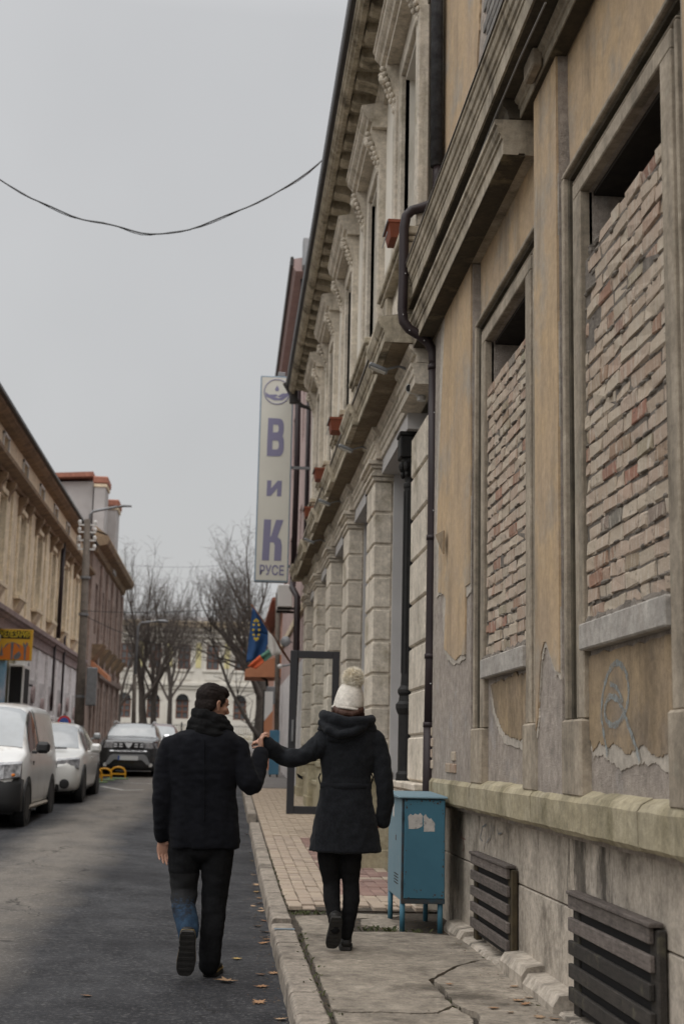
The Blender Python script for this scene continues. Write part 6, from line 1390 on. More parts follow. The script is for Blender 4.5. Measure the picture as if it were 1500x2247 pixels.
def leaf_mesh(seed):
    r = random.Random(seed); k = MB(); prof = [(0, -.75, .0), (.10, -.22, 1), (.62, -.52, 1), (.36, -.10, 1), (1.0, .16, 1), (.46, .22, 1), (.56, .72, 1), (.22, .46, 1), (0, 1.08, 1)]
    pts = [(x, y) for x, y, _ in prof] + [(-x, y) for x, y, _ in prof[-2:0:-1]]
    c = r.uniform(.15, .5); vs = [(0, 0, .0)]
    for x, y in pts:
        s = 1 + r.uniform(-.12, .12); x, y = x * s, y * s; vs.append((x, y, .02 + c * (x * x * r.uniform(.2, .6) + y * y * r.uniform(.0, .4)) * .5))
    n = len(pts); k.add(vs, [(0, 1 + i, 1 + (i + 1) % n) for i in range(n)])
    # lower skin gives the leaf a little thickness
    k.add([(x, y, z - .015) for x, y, z in vs], [(0, 1 + (i + 1) % n, 1 + i) for i in range(n)])
    o = k.build('fallen_leaf', LEAFM, fix=False); me = o.data; bpy.data.objects.remove(o); return me
LM = [leaf_mesh(i) for i in range(5)]
def leaf(x, y, z, s, label, grp, i):
    o = bpy.data.objects.new('fallen_leaf', LM[i % 5]); COL.objects.link(o); o.location = (x, y, z); o.scale = (s, s, s); o.rotation_euler = (r.uniform(-.15, .15), r.uniform(-.15, .15), r.uniform(0, 6.28)); return tag(o, label, 'leaf', grp)
px_leaf = [(632, 2046, 9), (566, 2032, 9), (580, 2069, 9), (640, 2062, 7), (522, 2104, 8), (583, 2057, 8), (560, 1858, 7), (570, 1985, 8), (575, 1960, 8), (568, 1975, 7), (576, 1930, 7), (560, 1925, 6), (574, 2000, 8), (582, 2020, 7), (572, 1905, 6), (566, 1890, 6), (580, 1948, 8), (562, 1965, 6), (573, 1946, 7), (556, 1990, 6), (585, 1995, 6), (574, 2165, 9), (570, 2200, 9), (604, 2135, 8), (570, 2138, 7), (618, 2236, 7), (190, 2185, 7)]
for i, (u, v, s) in enumerate(px_leaf):
    p = onz(u, v, .006); d_ = p.y
    if p.y > 14: p = onz(u, v, .02)
    leaf(min(p.x, .365), p.y, crown(p.x, p.y) + .008, s * .0062, 'dry brown leaf lying flat on the dark asphalt', 'dry leaves scattered on the asphalt', i)
p = onz(500, 2152, .01); o = leaf(p.x, p.y, .012, .085, 'large pale brown maple leaf beside the man’s right shoe', None, 2); o.rotation_euler = (.05, .0, 1.9)
for i, (u, v, s) in enumerate([(1135, 2196, 9), (1080, 2212, 8), (1190, 2190, 7), (1150, 2204, 8), (1135, 2165, 7), (985, 2160, 6), (1180, 2232, 8), (1215, 2236, 8), (1120, 2222, 6), (1010, 2050, 7), (985, 2030, 7)]):
    p = onz(u, v, .14); leaf(min(p.x, 1.66), p.y, .142, s * .0052, 'withered leaf on the broken concrete by the wall foot', 'withered leaves along the wall foot', i + 2)
for i, (u, v) in enumerate([(655, 1998), (672, 1996), (684, 1999), (640, 1997), (790, 1985), (812, 1978), (835, 1976), (860, 1972), (900, 1990), (930, 1985)]):
    p = onz(u, v, .11); leaf(p.x, p.y, .115, .03, 'small yellowed leaf in the gap before the block paving', 'yellowed leaves in the paving gap', i + 1)

# fine litter along the kerb, at the wall foot and under the cabinet
LITM = mat('leaf_litter', (.16, .10, .055), (.09, .065, .042), 40, .95, 0)
def litter(name, n, f, smin, smax):
    k = MB()
    for i in range(n):
        p = f(); a = r.uniform(0, 6.28); s_ = r.uniform(smin, smax); d_ = Vector((cos(a), sin(a), r.uniform(-.1, .25))) * s_; e_ = Vector((-sin(a), cos(a), r.uniform(0, .2))) * s_ * r.uniform(.3, .8)
        k.add([p - d_ * .5, p + e_ * .5, p + d_ * .5, p - e_ * .5], [(0, 1, 2, 3)])
    tag(k.build(name, LITM, fix=False), kind='stuff')
def f1():
    y = 4 + 18 * r.random() ** 1.3; x = .375 - abs(r.gauss(0, .07)); return Vector((x, y, crown(x, y) + .008))
litter('gutter_litter', 900, f1, .006, .022)
def f2():
    y = r.uniform(4, 10.3); x = 1.66 - abs(r.gauss(0, .06)); return Vector((x, y, .137))
litter('wall_foot_litter', 350, f2, .006, .02)
def f3():
    return Vector((r.uniform(.62, 1.68), r.gauss(11.0, .45) if r.random() < .6 else r.uniform(10.35, 11.65), .117))
litter('soil_litter', 420, f3, .008, .03)
def f4():
    y = r.uniform(5, 20); return Vector((.566 + r.uniform(-.012, .012), y, .138 + gr(y)))
litter('kerb_joint_litter', 500, f4, .004, .014)
# ---------------------------------------------------------------- the couple
SKIN = mat('skin', (.42, .235, .165), (.37, .20, .14), 30, .55, .06, 150, spec=.35); HAIRM = mat('dark_brown_hair', (.012, .008, .007), (.020, .013, .011), 60, .7, .5, 160, stretch=(60, 60, 12), spec=.2, bdist=.004)
MCOAT = mat('navy_wool_coat', (.0046, .0050, .0074), (.0066, .0072, .0100), 90, .95, .35, 260, spec=.15, sheen=.02, bdist=.003); SCARF = mat('black_knit_scarf', (.005, .005, .0055), (.008, .008, .0085), 60, .95, .6, 140, spec=.15, sheen=.02, bdist=.006)
DENIM = mat('dark_denim', (.0065, .0068, .0078), (.010, .0103, .0115), 60, .95, .3, 240, spec=.15, bdist=.003); DENIM_LIT = mat('lit_blue_denim', (.009, .028, .060), (.016, .042, .078), 40, .9, .3, 240, blotch=(.007, .012, .022), bk=.5, blsc=11, bdist=.003)
LEATHER = mat('black_leather', (.011, .0105, .010), (.018, .017, .016), 20, .55, .15, 120); SOLE = mat('dark_rubber_sole', (.022, .021, .020), (.035, .033, .030), 40, .8, .3, 80); WELT = mat('tan_welt', (.22, .15, .05), None, rough=.8, bump=.1)
WCOAT = mat('charcoal_wool_coat', (.0088, .0098, .0120), (.0150, .0165, .0200), 70, .95, .5, 220, spec=.15, sheen=.04, bdist=.004); TIGHTS = mat('black_leggings', (.006, .006, .0066), (.009, .009, .0095), 30, .9, .15, 120, spec=.15)
HATM = mat('white_knit_wool', (.66, .62, .56), (.57, .53, .47), 45, .95, .8, 130, bdist=.006); POMM = mat('cream_fur', (.88, .84, .75), (.72, .65, .52), 30, .95, 0); AUB = mat('auburn_hair', (.085, .030, .014), (.022, .011, .008), 25, .6, .5, 140, stretch=(60, 60, 10), bdist=.004)

def smooth_path(P, R_, n=5):
    Q, S = [], []
    for i in range(len(P) - 1):
        a0, a1, a2, a3 = P[max(i - 1, 0)], P[i], P[i + 1], P[min(i + 2, len(P) - 1)]
        for q in range(n):
            s = q / n; Q.append(.5 * ((2 * a1) + (a2 - a0) * s + (2 * a0 - 5 * a1 + 4 * a2 - a3) * s * s + (3 * a1 - a0 - 3 * a2 + a3) * s ** 3)); S.append(R_[i] + (R_[i + 1] - R_[i]) * s)
    Q.append(P[-1]); S.append(R_[-1]); return Q, S
def limb(mb, P, R_, n=16):
    Q, S = smooth_path([Vector(p) for p in P], R_); mb.tube(Q, S, n); mb.ell(Q[0], (S[0],) * 3, 14, 9); mb.ell(Q[-1], (S[-1],) * 3, 14, 9)
def torso(mb, Y, rows, k=1.0, n=28, p=.82):
    rings = []
    for v, xl, xr, d, yo in rows:
        a, b = at(xl, v, Y), at(xr, v, Y); c = (a + b) / 2; w = (b.x - a.x) / 2 * k; f = lambda t: math.copysign(abs(t) ** p, t)
        rings.append([Vector((c.x + w * f(cos(2 * pi * i / n)), c.y + yo + d * k * f(sin(2 * pi * i / n)), c.z)) for i in range(n)])
    # refine between rows
    R2 = []
    for i in range(len(rings) - 1):
        for q in range(3): R2.append([a.lerp(b, q / 3) for a, b in zip(rings[i], rings[i + 1])])
    R2.append(rings[-1]); mb.loft(R2)
def hand(mb, wrist, d, nrm, side, curl=(.35, .4, .45, .5), s=1.0, thumb_curl=.4, spread=.10):
    """palm from the wrist along d; nrm is the palm's facing; side +1 puts the thumb towards d x nrm"""
    d = Vector(d).normalized(); nrm = Vector(nrm); nrm = (nrm - d * nrm.dot(d)).normalized(); x = d.cross(nrm) * side
    W_ = Vector(wrist); rings = []
    for t, w, h in ((-.01, .027, .020), (.02, .032, .019), (.055, .041, .016), (.085, .042, .013), (.098, .036, .010)):
        rings.append([W_ + (d * t + x * (w * cos(2 * pi * i / 16)) + nrm * (h * sin(2 * pi * i / 16))) * s for i in range(16)])
    mb.loft(rings); mb.ell(W_ + (d * .035 + x * .024 + nrm * .010) * s, (.017 * s,) * 3, 10, 8)
    for i, (off, L_, r_) in enumerate(((.031, .074, .0088), (.0105, .082, .009), (-.0105, .076, .0086), (-.031, .060, .0078))):
        p = W_ + (d * (.088 - .004 * abs(i - 1)) + x * off) * s; dd = (d + x * (off * spread * 30 / 10)).normalized(); P = [p - d * .02 * s, p]; c = curl[i]
        for seg, fr in ((0, .45), (1, .31), (2, .24)):
            a = c * (.8, 1.15, .8)[seg]; ax = dd.cross(nrm).normalized(); dd = (Matrix.Rotation(a, 3, ax) @ dd).normalized(); P.append(P[-1] + dd * L_ * fr * s)
        mb.tube(P, [r_ * s * 1.05, r_ * s * 1.05, r_ * s, r_ * s * .93, r_ * s * .78], 8); mb.ell(P[-1], (r_ * s * .8,) * 3, 8, 6)
        for q in P[1:-1]: mb.ell(q, (r_ * s * 1.06,) * 3, 8, 6)
    p = W_ + (d * .022 + x * .026 + nrm * .004) * s; dd = (d * .75 + x * .62 + nrm * .28).normalized(); P = [p]
    for fr in (.036, .032, .026):
        P.append(P[-1] + dd * fr * s); dd = (dd + (d * .7 - x * .5 + nrm * .5) * thumb_curl * .6).normalized()
    mb.tube(P, [.0125 * s, .0112 * s, .0102 * s, .0085 * s], 8)
    for q in P: mb.ell(q, (.0095 * s,) * 3, 8, 6)
def head(mb, T, s=1.0):
    L_ = MB(); E = L_.ell
    E((0, -.018, .045), (.076, .096, .090), 24, 14); E((0, .012, -.005), (.070, .078, .085), 24, 14); E((0, .040, -.060), (.054, .056, .064), 20, 12); E((0, .060, -.098), (.030, .030, .022), 14, 9)
    E((0, .072, .038), (.056, .026, .030), 16, 10); E((0, .082, .018), (.050, .018, .012), 14, 8)
    L_.tube([(0, .090, .020), (0, .103, .0), (0, .117, -.022), (0, .113, -.033)], [.009, .010, .0125, .010], 10); E((0, .117, -.026), (.0115, .011, .009), 10, 8)
    for s_ in (-1, 1):
        E((s_ * .011, .104, -.032), (.009, .010, .008), 10, 7); E((s_ * .042, .062, -.012), (.024, .026, .020), 12, 8); E((s_ * .050, .020, -.068), (.018, .045, .030), 12, 8)
        # ear: rim and lobe
        L_.tube([(s_ * .076, .004, -.030), (s_ * .080, -.006, -.012), (s_ * .086, -.016, .010), (s_ * .086, -.012, .026), (s_ * .080, .002, .030), (s_ * .076, .010, .018)], [.007, .0075, .0065, .0065, .006, .005], 8); E((s_ * .078, -.002, .0), (.006, .013, .024), 10, 8); E((s_ * .078, .002, -.028), (.0065, .009, .010), 8, 6)
    E((0, .095, -.058), (.021, .012, .0065), 12, 7); E((0, .093, -.070), (.019, .012, .007), 12, 7)
    L_.tube([(0, -.022, -.03), (0, -.030, -.10), (0, -.045, -.17), (0, -.05, -.22)], [.056, .055, .058, .070], 16)
    mb.add([T @ (Vector(v) * s) for v in L_.v], L_.f)
def face_bits(T, parent, s=1.0):
    EW = MATS.get('eye_white') or mat('eye_white', (.6, .58, .55), None, rough=.3, bump=0); EI = MATS.get('dark_iris') or mat('dark_iris', (.02, .012, .008), None, rough=.2, bump=0)
    for s_ in (-1, 1):
        k = MB().ell(Vector((s_ * .031, .083, .002)) * s, (.0125 * s, .010 * s, .0085 * s), 12, 8); k.xform(T); e_ = k.build('eye', EW, parent, smooth=True)
        k = MB().ell(Vector((s_ * .031, .0915, .002)) * s, (.0055 * s, .003 * s, .0055 * s), 10, 6); k.xform(T); k.build('iris', EI, e_, smooth=True)
        k = MB().tube([Vector(p) * s for p in ((s_ * .014, .099, .022), (s_ * .030, .0965, .027), (s_ * .046, .084, .023))], [.0035 * s, .0045 * s, .003 * s], 6); k.xform(T); k.build('eyebrow', HAIRM, parent, smooth=True)
def cloth_disp(a1, f1, a2, f2, zs=.35):
    def f(p, n):
        return a1 * noise.noise(Vector((p.x * f1, p.y * f1, p.z * f1 * zs))) + a2 * noise.noise(Vector((p.x * f2 * .6 + 7, p.y * f2 * .6, p.z * f2)))
    return f
def shoe(parent, T, L_=.30, w=.052, name='shoe', boot=0.0, welt=True):
    """local frame: heel at y = 0, toe along +y, sole at z = 0"""
    st = [(0, .62, .055), (.02, .78, .085), (.06, .84, .098), (.11, .82, .095), (.16, .92, .075), (.21, 1.0, .062), (.26, .92, .050), (.292, .66, .036), (.30, .35, .024)]
    k = MB(); rings = []
    for y, f, h in st:
        y *= L_ / .30; ring = []
        for i in range(16):
            a = 2 * pi * i / 16; ring.append(T @ Vector((w * f * cos(a) * .95 + .006 * sin(pi * y / L_), y, .022 + (h - .022) * .5 + (h - .022) * .5 * math.copysign(abs(sin(a)) ** .8, sin(a)))))
        rings.append(ring)
    k.loft(rings)
    if boot: k.loft([[T @ Vector((.043 * cos(2 * pi * i / 16) * f, .062 + .052 * sin(2 * pi * i / 16) * f, z)) for i in range(16)] for z, f in ((.05, 1.0), (.10, .95), (boot, 1.02))])
    o = k.build(name, LEATHER, parent, smooth=True)
    pts = [(w * f * 1.04 * sgn + .006 * sin(pi * y / .3), y * L_ / .30) for sgn in (1,) for y, f, h in st] + [(-w * f * 1.04 + .006 * sin(pi * y / .3), y * L_ / .30) for y, f, h in st[::-1]]
    k = MB().prism(pts, 'z', .0, .022); k.xform(T); k.build('sole', SOLE, o)
    if welt: k = MB().prism([(x * 1.03, y) for x, y in pts], 'z', .0225, .027); k.xform(T); k.build('welt', WELT, o)
    k = MB()
    for q in range(7): 
        y = L_ * (.10 + .125 * q); f = .7 if q in (0, 6) else .85; k.box(-w * f, w * f, y - .008, y + .008, -.004, .0015)
    k.xform(T); k.build('sole_tread', SOLE, o)
    return o
def frame(origin, fwd, upv):
    f = Vector(fwd).normalized(); u = Vector(upv); u = (u - f * u.dot(f)).normalized(); r_ = f.cross(u)
    M = Matrix((r_, f, u)).transposed().to_4x4(); M.translation = Vector(origin); return M

# ---- man
YM = 9.02
man = thing('person', 'dark-haired man in a navy coat and black scarf walking on the road, seen from behind', 'person', (at(455, 2140, YM).x, YM, 0))
A = lambda u, v, dy=0.0: at(u, v, YM + dy)
rows = [(1592, 428, 498, .07, .02), (1603, 408, 512, .09, .01), (1613, 385, 521, .11, .0), (1624, 368, 530, .125, 0), (1645, 361, 533, .138, 0), (1690, 366, 525, .145, 0), (1730, 369, 518, .138, .005), (1780, 370, 521, .142, .005), (1825, 370, 526, .148, 0), (1859, 372, 524, .145, 0)]
legs = [([A(406, 1850), A(404, 1905, .01), A(403, 1955, .03), A(404, 1990, -.06), A(411, 2030, -.17), A(413, 2050, -.20)], [.112, .100, .084, .078, .070, .060]), ([A(480, 1850), A(475, 1905, .0), A(470, 1985, .02), A(464, 2050, -.02), A(460, 2118, -.03)], [.110, .096, .080, .074, .066])]
larm = ([A(376, 1642), A(361, 1690, -.01), A(358, 1740, -.03), A(357, 1790, -.02), A(357, 1833, .02)], [.080, .070, .066, .058, .052])
rarm = ([A(518, 1642), A(532, 1682, -.03), A(550, 1722, -.05), A(563, 1690, .06), A(572, 1655, .13)], [.080, .072, .067, .060, .050])
HC = A(467, 1549, .03); HT = Matrix.Translation(HC) @ Matrix.Rotation(radians(-60), 4, 'Z') @ Matrix.Rotation(radians(-8), 4, 'X')
bm_ = MB(); head(bm_, HT, 1.02); torso(bm_, YM, rows[:-1], .80); 
for P, R_ in legs: limb(bm_, P, [q * .72 for q in R_])
for P, R_ in (larm, rarm): limb(bm_, P, [q * .66 for q in R_])
wl = A(357, 1838, .03); hand(bm_, wl, (.10, .05, -1), (.25, -1, -.05), -1, (.30, .26, .30, .38), 1.04, .3)
wr = A(573, 1650, .15); hand(bm_, wr, (-.08, .10, 1), (1, .25, .1), 1, (.62, .60, .66, .75), .96, .8)
limb(bm_, [A(404, 2030, -.15), A(410, 2066, -.20), A(408, 2100, -.135)], [.045, .034, .024]); limb(bm_, [A(460, 2110, -.03), A(460, 2128, .05), A(462, 2134, .14)], [.045, .032, .022])
me = remesh(bm_, .0042, 4); link('body', me, SKIN, man)
face_bits(HT, man, 1.02)
# hair: short back and sides, fuller on top
k = MB(); e_ = lambda c, r_: k.ell(c, r_, 22, 14)
e_((0, -.026, .056), (.082, .100, .088)); e_((0, .030, .094), (.062, .066, .040)); e_((0, .062, .084), (.050, .036, .030)); e_((0, -.055, .0), (.074, .066, .075)); e_((0, -.062, -.045), (.062, .050, .040))
for s_ in (-1, 1): e_((s_ * .062, .012, .045), (.020, .040, .036)); e_((s_ * .070, .022, .016), (.008, .011, .022)); e_((s_ * .066, -.045, .0), (.018, .034, .040))
k.v = [tuple(HT @ (Vector(v) * 1.02)) for v in k.v]
hi = HT.inverted()
def hdisp(p, n):
    q = hi @ p; return .0035 * noise.noise(Vector((q.x * 90, q.y * 22, q.z * 60))) + .002 * noise.noise(q * 160)
hair = link('hair', remesh(k, .004, 3, hdisp), HAIRM, man)
k = MB(); r = random.Random(12); hv = hair.data.vertices
for i in range(1500):
    v = hv[r.randrange(len(hv))]; q = hi @ v.co; n_ = (hi.to_3x3() @ v.normal).normalized()
    fl_ = Vector((q.x * 2.5, -.6 if q.z > .05 else -.25, .15 if q.z > .11 else -1)); fl_ = (fl_ - n_ * fl_.dot(n_)).normalized(); L_ = r.uniform(.012, .026); w = n_.cross(fl_) * .0012
    p0 = q - n_ * .001; p1 = q + fl_ * L_ * .6 + n_ * .0035; p2 = q + fl_ * L_ + n_ * r.uniform(.002, .007)
    vs = [HT @ x for x in (p0 - w, p0 + w, p1 + w * .7, p1 - w * .7, p2)]; k.add(vs, [(0, 1, 2, 3), (3, 2, 4)])
tag(k.build('hair_strands', HAIRM, hair, fix=False), kind='stuff')
# coat
k = MB(); torso(k, YM, rows, 1.0)
for P, R_ in (larm, rarm): limb(k, P, R_)
k.ell(A(392, 1634), (.09, .10, .055), 16, 10); k.ell(A(506, 1634), (.085, .10, .055), 16, 10)
def mdisp(p, n):
    low = max(0, min(1, (1.25 - p.z) / .5)); 
    return (.005 + .009 * low) * noise.noise(Vector((p.x * 11, p.y * 9, p.z * 3.2))) + .012 * (.5 - abs(noise.noise(Vector((p.x * 7 + 3, p.y * 7, p.z * 9 + p.x * 6))))) + .004 * noise.noise(Vector((p.x * 19, p.y * 19, p.z * 33)))
coat = link('coat', remesh(k, .0075, 5, mdisp), MCOAT, man)
# centre seam, vent and hem of the coat
k = MB(); P = [A(448, v, -.150) for v in (1622, 1680, 1740, 1800)]; k.tube(P, .003, 5); k.build('back_seam', MCOAT, coat)
k = MB(); k.prism([(A(497, 0).x, A(0, 1800).z), (A(526, 0).x, A(0, 1792).z), (A(529, 0).x, A(0, 1830).z), (A(500, 0).x, A(0, 1836).z)], 'y', YM - .135, YM - .10); 
tr = MB()
for P, R_ in legs: limb(tr, P, R_)
tr.ell(A(442, 1860), (.175, .125, .10), 20, 10)
def tdisp(p, n):
    return .006 * noise.noise(Vector((p.x * 10, p.y * 10, p.z * 24))) + .007 * noise.noise(Vector((p.x * 14 + 4, p.y * 10, p.z * 9)))
N = DENIM_LIT.node_tree.nodes; L = DENIM_LIT.node_tree.links; b_ = N['Principled BSDF']; srcs = b_.inputs['Base Color'].links[0].from_socket       # blue stands for the skylight on the calf, fading out up the leg
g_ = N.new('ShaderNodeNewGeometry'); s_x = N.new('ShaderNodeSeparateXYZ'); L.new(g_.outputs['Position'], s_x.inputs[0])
n_ = N.new('ShaderNodeTexNoise'); mp_ = N.new('ShaderNodeMapping'); mp_.inputs['Scale'].default_value = (9, 9, 20); mp_.inputs['Rotation'].default_value = (0, .5, 0); L.new(g_.outputs['Position'], mp_.inputs[0]); L.new(mp_.outputs[0], n_.inputs['Vector']); n_.inputs['Detail'].default_value = 4  # slanted dark bands colour in the shaded folds
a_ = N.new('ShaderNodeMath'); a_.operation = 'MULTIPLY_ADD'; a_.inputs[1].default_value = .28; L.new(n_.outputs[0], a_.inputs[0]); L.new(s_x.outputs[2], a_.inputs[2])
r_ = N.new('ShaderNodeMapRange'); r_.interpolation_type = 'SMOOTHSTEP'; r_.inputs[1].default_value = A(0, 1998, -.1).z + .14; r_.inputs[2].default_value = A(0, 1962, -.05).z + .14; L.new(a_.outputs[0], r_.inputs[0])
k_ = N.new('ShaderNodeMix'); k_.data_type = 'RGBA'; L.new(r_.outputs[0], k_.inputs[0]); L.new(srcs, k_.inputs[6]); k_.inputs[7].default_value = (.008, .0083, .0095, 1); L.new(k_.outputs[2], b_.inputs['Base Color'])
tm = remesh(tr, .0065, 4, tdisp); t_ = link('trousers', tm, DENIM, man); tm.materials.append(DENIM_LIT)
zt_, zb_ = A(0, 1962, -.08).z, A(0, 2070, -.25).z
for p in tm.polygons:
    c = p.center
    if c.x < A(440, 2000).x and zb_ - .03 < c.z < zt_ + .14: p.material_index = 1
# scarf wound round the neck
k = MB(); c0 = A(461, 1590, .02)
for j, (dz, rx, ry, rr, ty) in enumerate(((-.012, .108, .088, .046, .0), (.032, .092, .080, .040, -.008), (-.045, .115, .092, .040, -.01), (.056, .074, .066, .026, -.012))):
    P = [c0 + Vector((rx * cos(a) + .004 * j, ry * sin(a) + ty, dz - .030 * cos(a) + .012 * cos(a + j * 2.1))) for a in [2 * pi * q / 28 for q in range(28)]]
    k.tube(P, [rr * (1 + .14 * sin(q * 1.7 + j)) for q in range(28)], 10, loop=True)
k.ell(c0 + Vector((0, .02, .0)), (.09, .07, .06), 16, 10); k.tube([c0 + Vector((-.085, -.04, -.05)), c0 + Vector((-.118, -.02, -.03)), c0 + Vector((-.105, .02, .03))], [.035, .04, .03], 10)
link('scarf', remesh(k, .006, 2, lambda p, n: .006 * noise.noise(Vector((p.x * 14, p.y * 14, p.z * 38)))), SCARF, man)
# shoes
hl_ = A(414, 2044, -.30); shoe(man, frame(A(412, 2045, -.335), A(404, 2150, -.18) - A(412, 2045, -.335), (0, .85, .5)), .315, .056)
shoe(man, frame((A(459, 2140, 0).x, YM - .02, .004), (.12, 1, 0), (0, 0, 1)), .30, .056)

# ---- woman
YWN = 9.28
wom = thing('person', 'woman in a belted charcoal coat and white bobble hat walking on the pavement', 'person', (at(750, 2080, YWN).x, YWN, .13))
A = lambda u, v, dy=0.0: at(u, v, YWN + dy)
rows = [(1574, 742, 800, .06, .02), (1590, 728, 812, .085, .01), (1606, 708, 828, .105, .0), (1625, 699, 833, .115, 0), (1655, 702, 828, .118, 0), (1685, 705, 817, .112, 0), (1706, 706, 812, .108, 0), (1735, 703, 813, .118, 0), (1780, 694, 820, .138, 0), (1825, 685, 828, .152, 0), (1868, 677, 836, .165, 0)]
legs = [([A(720, 1850), A(722, 1890, .01), A(727, 1942, .03), A(728, 1975, -.04), A(735, 2018, -.10), A(736, 2036, -.12)], [.080, .074, .056, .056, .044, .042]), ([A(770, 1850), A(769, 1890), A(769, 1935, .02), A(770, 1975, -.01), A(759, 2050, .0)], [.080, .073, .056, .057, .041])]
larm = ([A(716, 1622), A(690, 1645, -.03), A(655, 1662, -.05), A(622, 1660, .0), A(585, 1634, -.06)], [.078, .070, .060, .060, .054])
rarm = ([A(820, 1625), A(835, 1670, -.01), A(843, 1720, -.03), A(845, 1765, -.01), A(839, 1800, .02)], [.074, .066, .058, .054, .048])
HC = A(763, 1545, .03); HT = Matrix.Translation(HC) @ Matrix.Rotation(radians(4), 4, 'Z') @ Matrix.Rotation(radians(-4), 4, 'X')
bm_ = MB(); head(bm_, HT, .96); torso(bm_, YWN, rows[:9], .82)
for P, R_ in legs: limb(bm_, P, [q * .9 for q in R_])
for P, R_ in (larm, rarm): limb(bm_, P, [q * .6 for q in R_])
hand(bm_, A(588, 1634, -.06), (-1, .25, .35), (-.2, .5, -.8), 1, (.75, .75, .8, .85), .84, .6)
hand(bm_, A(838, 1790, .03), (-.12, .06, -1), (-1, -.2, 0), 1, (.9, .95, 1.0, 1.0), .74, .6)
limb(bm_, [A(735, 2015, -.08), A(734, 2045, -.09), A(732, 2066, -.05)], [.034, .026, .018]); limb(bm_, [A(759, 2045), A(759, 2062, .02), A(760, 2068, .1)], [.034, .028, .02])
link('body', remesh(bm_, .0042, 4), SKIN, wom); face_bits(HT, wom, .96)
k = MB()
P = [A(u, v, d_) for u, v, d_ in ((734, 1554, -.03), (742, 1562, -.065), (755, 1566, -.080), (772, 1567, -.080), (785, 1563, -.065), (794, 1556, -.03))]
k.tube(P, [.022, .026, .028, .028, .026, .022], 12)
for i in range(26):
    t = i / 25; a = pi * (1.02 + .96 * t); b0 = A(763, 1552, .02) + Vector((.090 * cos(a), .098 * sin(a), 0)); k.tube([b0, b0 + Vector((.012 * cos(a) + RND.uniform(-.008, .008), -.004 + RND.uniform(-.008, .008), -.045)), b0 + Vector((.004 * cos(a) + RND.uniform(-.014, .014), .006, -.10))], [.010, .012, .006], 7)
link('hair', remesh(k, .0045, 2, lambda p, n: .005 * noise.noise(Vector((p.x * 70, p.y * 30, p.z * 16)))), AUB, wom)
# knitted hat with rolled edge
k = MB(); top = A(767, 1492, .03); base = A(763, 1555, .02); rings = []
for t, rx in ((-.02, .095), (.0, .103), (.03, .106), (.08, .106), (.2, .103), (.4, .098), (.6, .088), (.78, .072), (.9, .050), (.98, .024), (1.0, .006)):
    c = base.lerp(top, t) + Vector((.006 * sin(t * 3), 0, 0)); rings.append([c + Vector((rx * cos(2 * pi * i / 44) * (1 + .012 * (i % 2)), rx * 1.08 * sin(2 * pi * i / 44) * (1 + .012 * (i % 2)), .006 * cos(2 * pi * i / 44))) for i in range(44)])
k.loft(rings); hat = k.build('hat', HATM, wom, smooth=True, subsurf=1)
k = MB(); P = [base + Vector((.106 * cos(a), .114 * sin(a), -.002 - .012 * cos(a))) for a in [2 * pi * q / 40 for q in range(40)]]; k.tube(P, .009, 8, loop=True); k.build('hat_edge', HATM, hat, smooth=True)
pc = A(775, 1488, .0); k = MB(); r = random.Random(4); k.ell(pc, (.058, .058, .058), 16, 10)
for i in range(2600):
    z_ = r.uniform(-1, 1); a = r.uniform(0, 2 * pi); q = sqrt(1 - z_ * z_); d_ = Vector((q * cos(a), q * sin(a), z_)); p0 = pc + d_ * .040; L_ = r.uniform(.036, .052); w = d_.orthogonal().normalized(); w.rotate(Matrix.Rotation(r.uniform(0, 6.28), 3, d_)); b_ = (d_ + Vector((r.uniform(-.45, .45), r.uniform(-.45, .45), r.uniform(-.5, .3)))).normalized()
    m1 = p0 + d_ * L_ * .5 + b_ * .002; m2 = p0 + d_ * L_ * .6 + b_ * L_ * .4; k.add([p0 - w * .0022, p0 + w * .0022, m1 + w * .0018, m1 - w * .0018, m2], [(0, 1, 2, 3), (3, 2, 4)])
k.build('pompom', POMM, hat, fix=False)
# coat with hood and belt
k = MB(); torso(k, YWN, rows, 1.0, 32, .9)
for P, R_ in (larm, rarm): limb(k, P, R_)
k.ell(A(588, 1636, -.06), (.055, .05, .062), 14, 10)
def wdisp(p, n):
    low = max(0, min(1, (1.05 - p.z) / .45)); arm = max(0, min(1, (A(700, 1640).x - p.x) / .06))
    return (.003 + .013 * low) * noise.noise(Vector((p.x * 10, p.y * 10, p.z * 1.6))) + (.004 + .010 * arm) * noise.noise(Vector((p.x * (9 + 8 * arm) + 3, p.y * 9, p.z * 15))) + .010 * (.5 - abs(noise.noise(Vector((p.x * 8 + 9, p.y * 8, p.z * 7 - p.x * 5))))) + .003 * noise.noise(Vector((p.x * 22, p.y * 22, p.z * 30)))
wc = link('coat', remesh(k, .0072, 5, wdisp), WCOAT, wom)
k = MB(); n = 36; c0 = A(762, 1580, .01); P, RR = [], []
for q in range(n):
    a = 2 * pi * q / n; back = max(0, -sin(a)); side = abs(cos(a))
    P.append(c0 + Vector((.162 * cos(a), .112 * sin(a) - .02 * back, -.022 * back + .020 * side - .010 * cos(a)))); RR.append(.030 + .012 * back + .006 * (cos(a) < 0) * side)
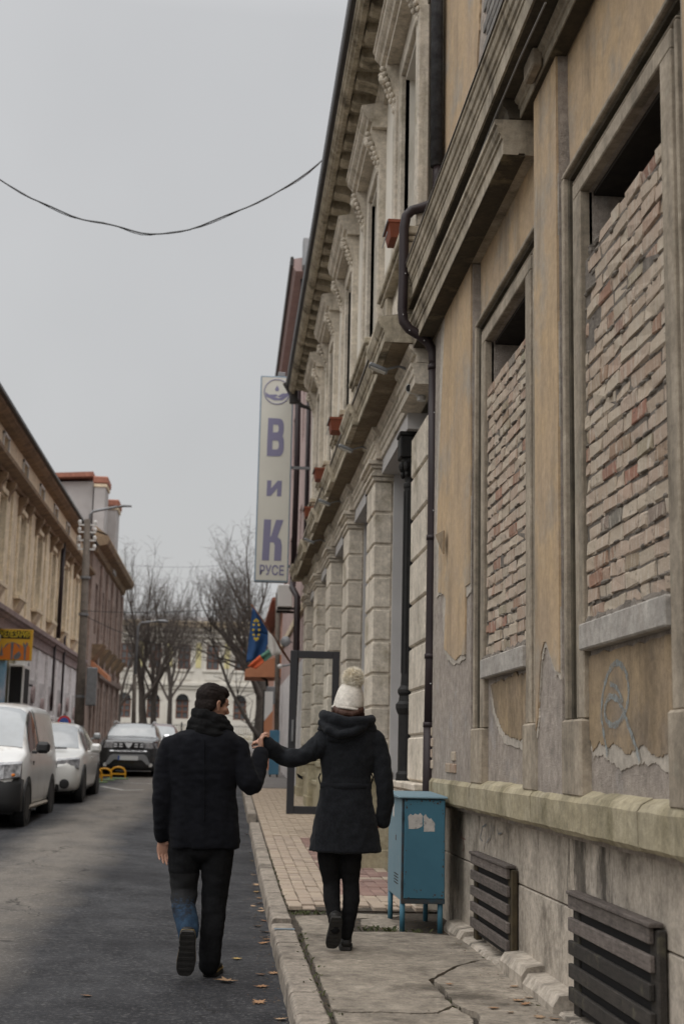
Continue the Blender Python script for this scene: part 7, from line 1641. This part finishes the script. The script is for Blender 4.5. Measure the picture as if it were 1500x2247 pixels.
k.tube(P, RR, 12, loop=True); k.loft([[c0 + Vector((w * cos(2 * pi * i / 30), d_ * sin(2 * pi * i / 30) - .01, z_)) for i in range(30)] for z_, w, d_ in ((-.075, .205, .125), (-.04, .195, .125), (.0, .175, .12), (.012, .12, .07))])
k.ell(A(757, 1600, -.085), (.150, .060, .060), 20, 12); k.ell(A(748, 1618, -.095), (.105, .042, .045), 18, 10); k.tube([A(703, 1584, -.03), A(720, 1602, -.12), A(745, 1613, -.155), A(775, 1606, -.15), A(805, 1590, -.10)], [.026, .030, .030, .028, .022], 10)
link('hood', remesh(k, .006, 4, lambda p, n: .006 * noise.noise(Vector((p.x * 12, p.y * 12, p.z * 26)))), WCOAT, wc)
k = MB(); zb1, zb2 = A(0, 1716).z, A(0, 1702).z; rings = []
for z_, o_ in ((zb1, .004), (zb1 + .004, .012), (zb2 - .004, .012), (zb2, .004)):
    ca = (A(706, 1708).x + A(812, 1708).x) / 2; w = (A(812, 1708).x - A(706, 1708).x) / 2 + o_; rings.append([Vector((ca + w * cos(2 * pi * i / 40), YWN + (.112 + o_) * sin(2 * pi * i / 40), z_)) for i in range(40)])
k.loft(rings, cap=False); k.build('belt', WCOAT, wc, smooth=True)
for u in (703, 814): k = MB(); k.tube([A(u, 1697), A(u + (-4 if u < 750 else 4), 1706), A(u, 1721)], .005, 6); k.build('belt_loop', WCOAT, wc, smooth=True)
k = MB(); k.prism([(A(700, 0).x, A(0, 1692).z), (A(697, 0).x, A(0, 1683).z), (A(708, 0).x, A(0, 1690).z), (A(709, 0).x, A(0, 1697).z)], 'y', YWN - .02, YWN + .02); k.build('belt_end', WCOAT, wc)
tr = MB()
for P, R_ in legs: limb(tr, P, R_)
tr.ell(A(746, 1845), (.14, .11, .09), 18, 10)
link('leggings', remesh(tr, .006, 4, lambda p, n: .004 * noise.noise(Vector((p.x * 12, p.y * 12, p.z * 30)))), TIGHTS, wom)
shoe(wom, frame(A(738, 2014, -.20), A(727, 2080, -.06) - A(738, 2014, -.20), (0, .8, .6)), .255, .046, 'boot', .16, False)
shoe(wom, frame((A(757, 2084, 0).x, YWN - .03, .134), (.05, 1, 0), (0, 0, 1)), .255, .046, 'boot', .17, False)
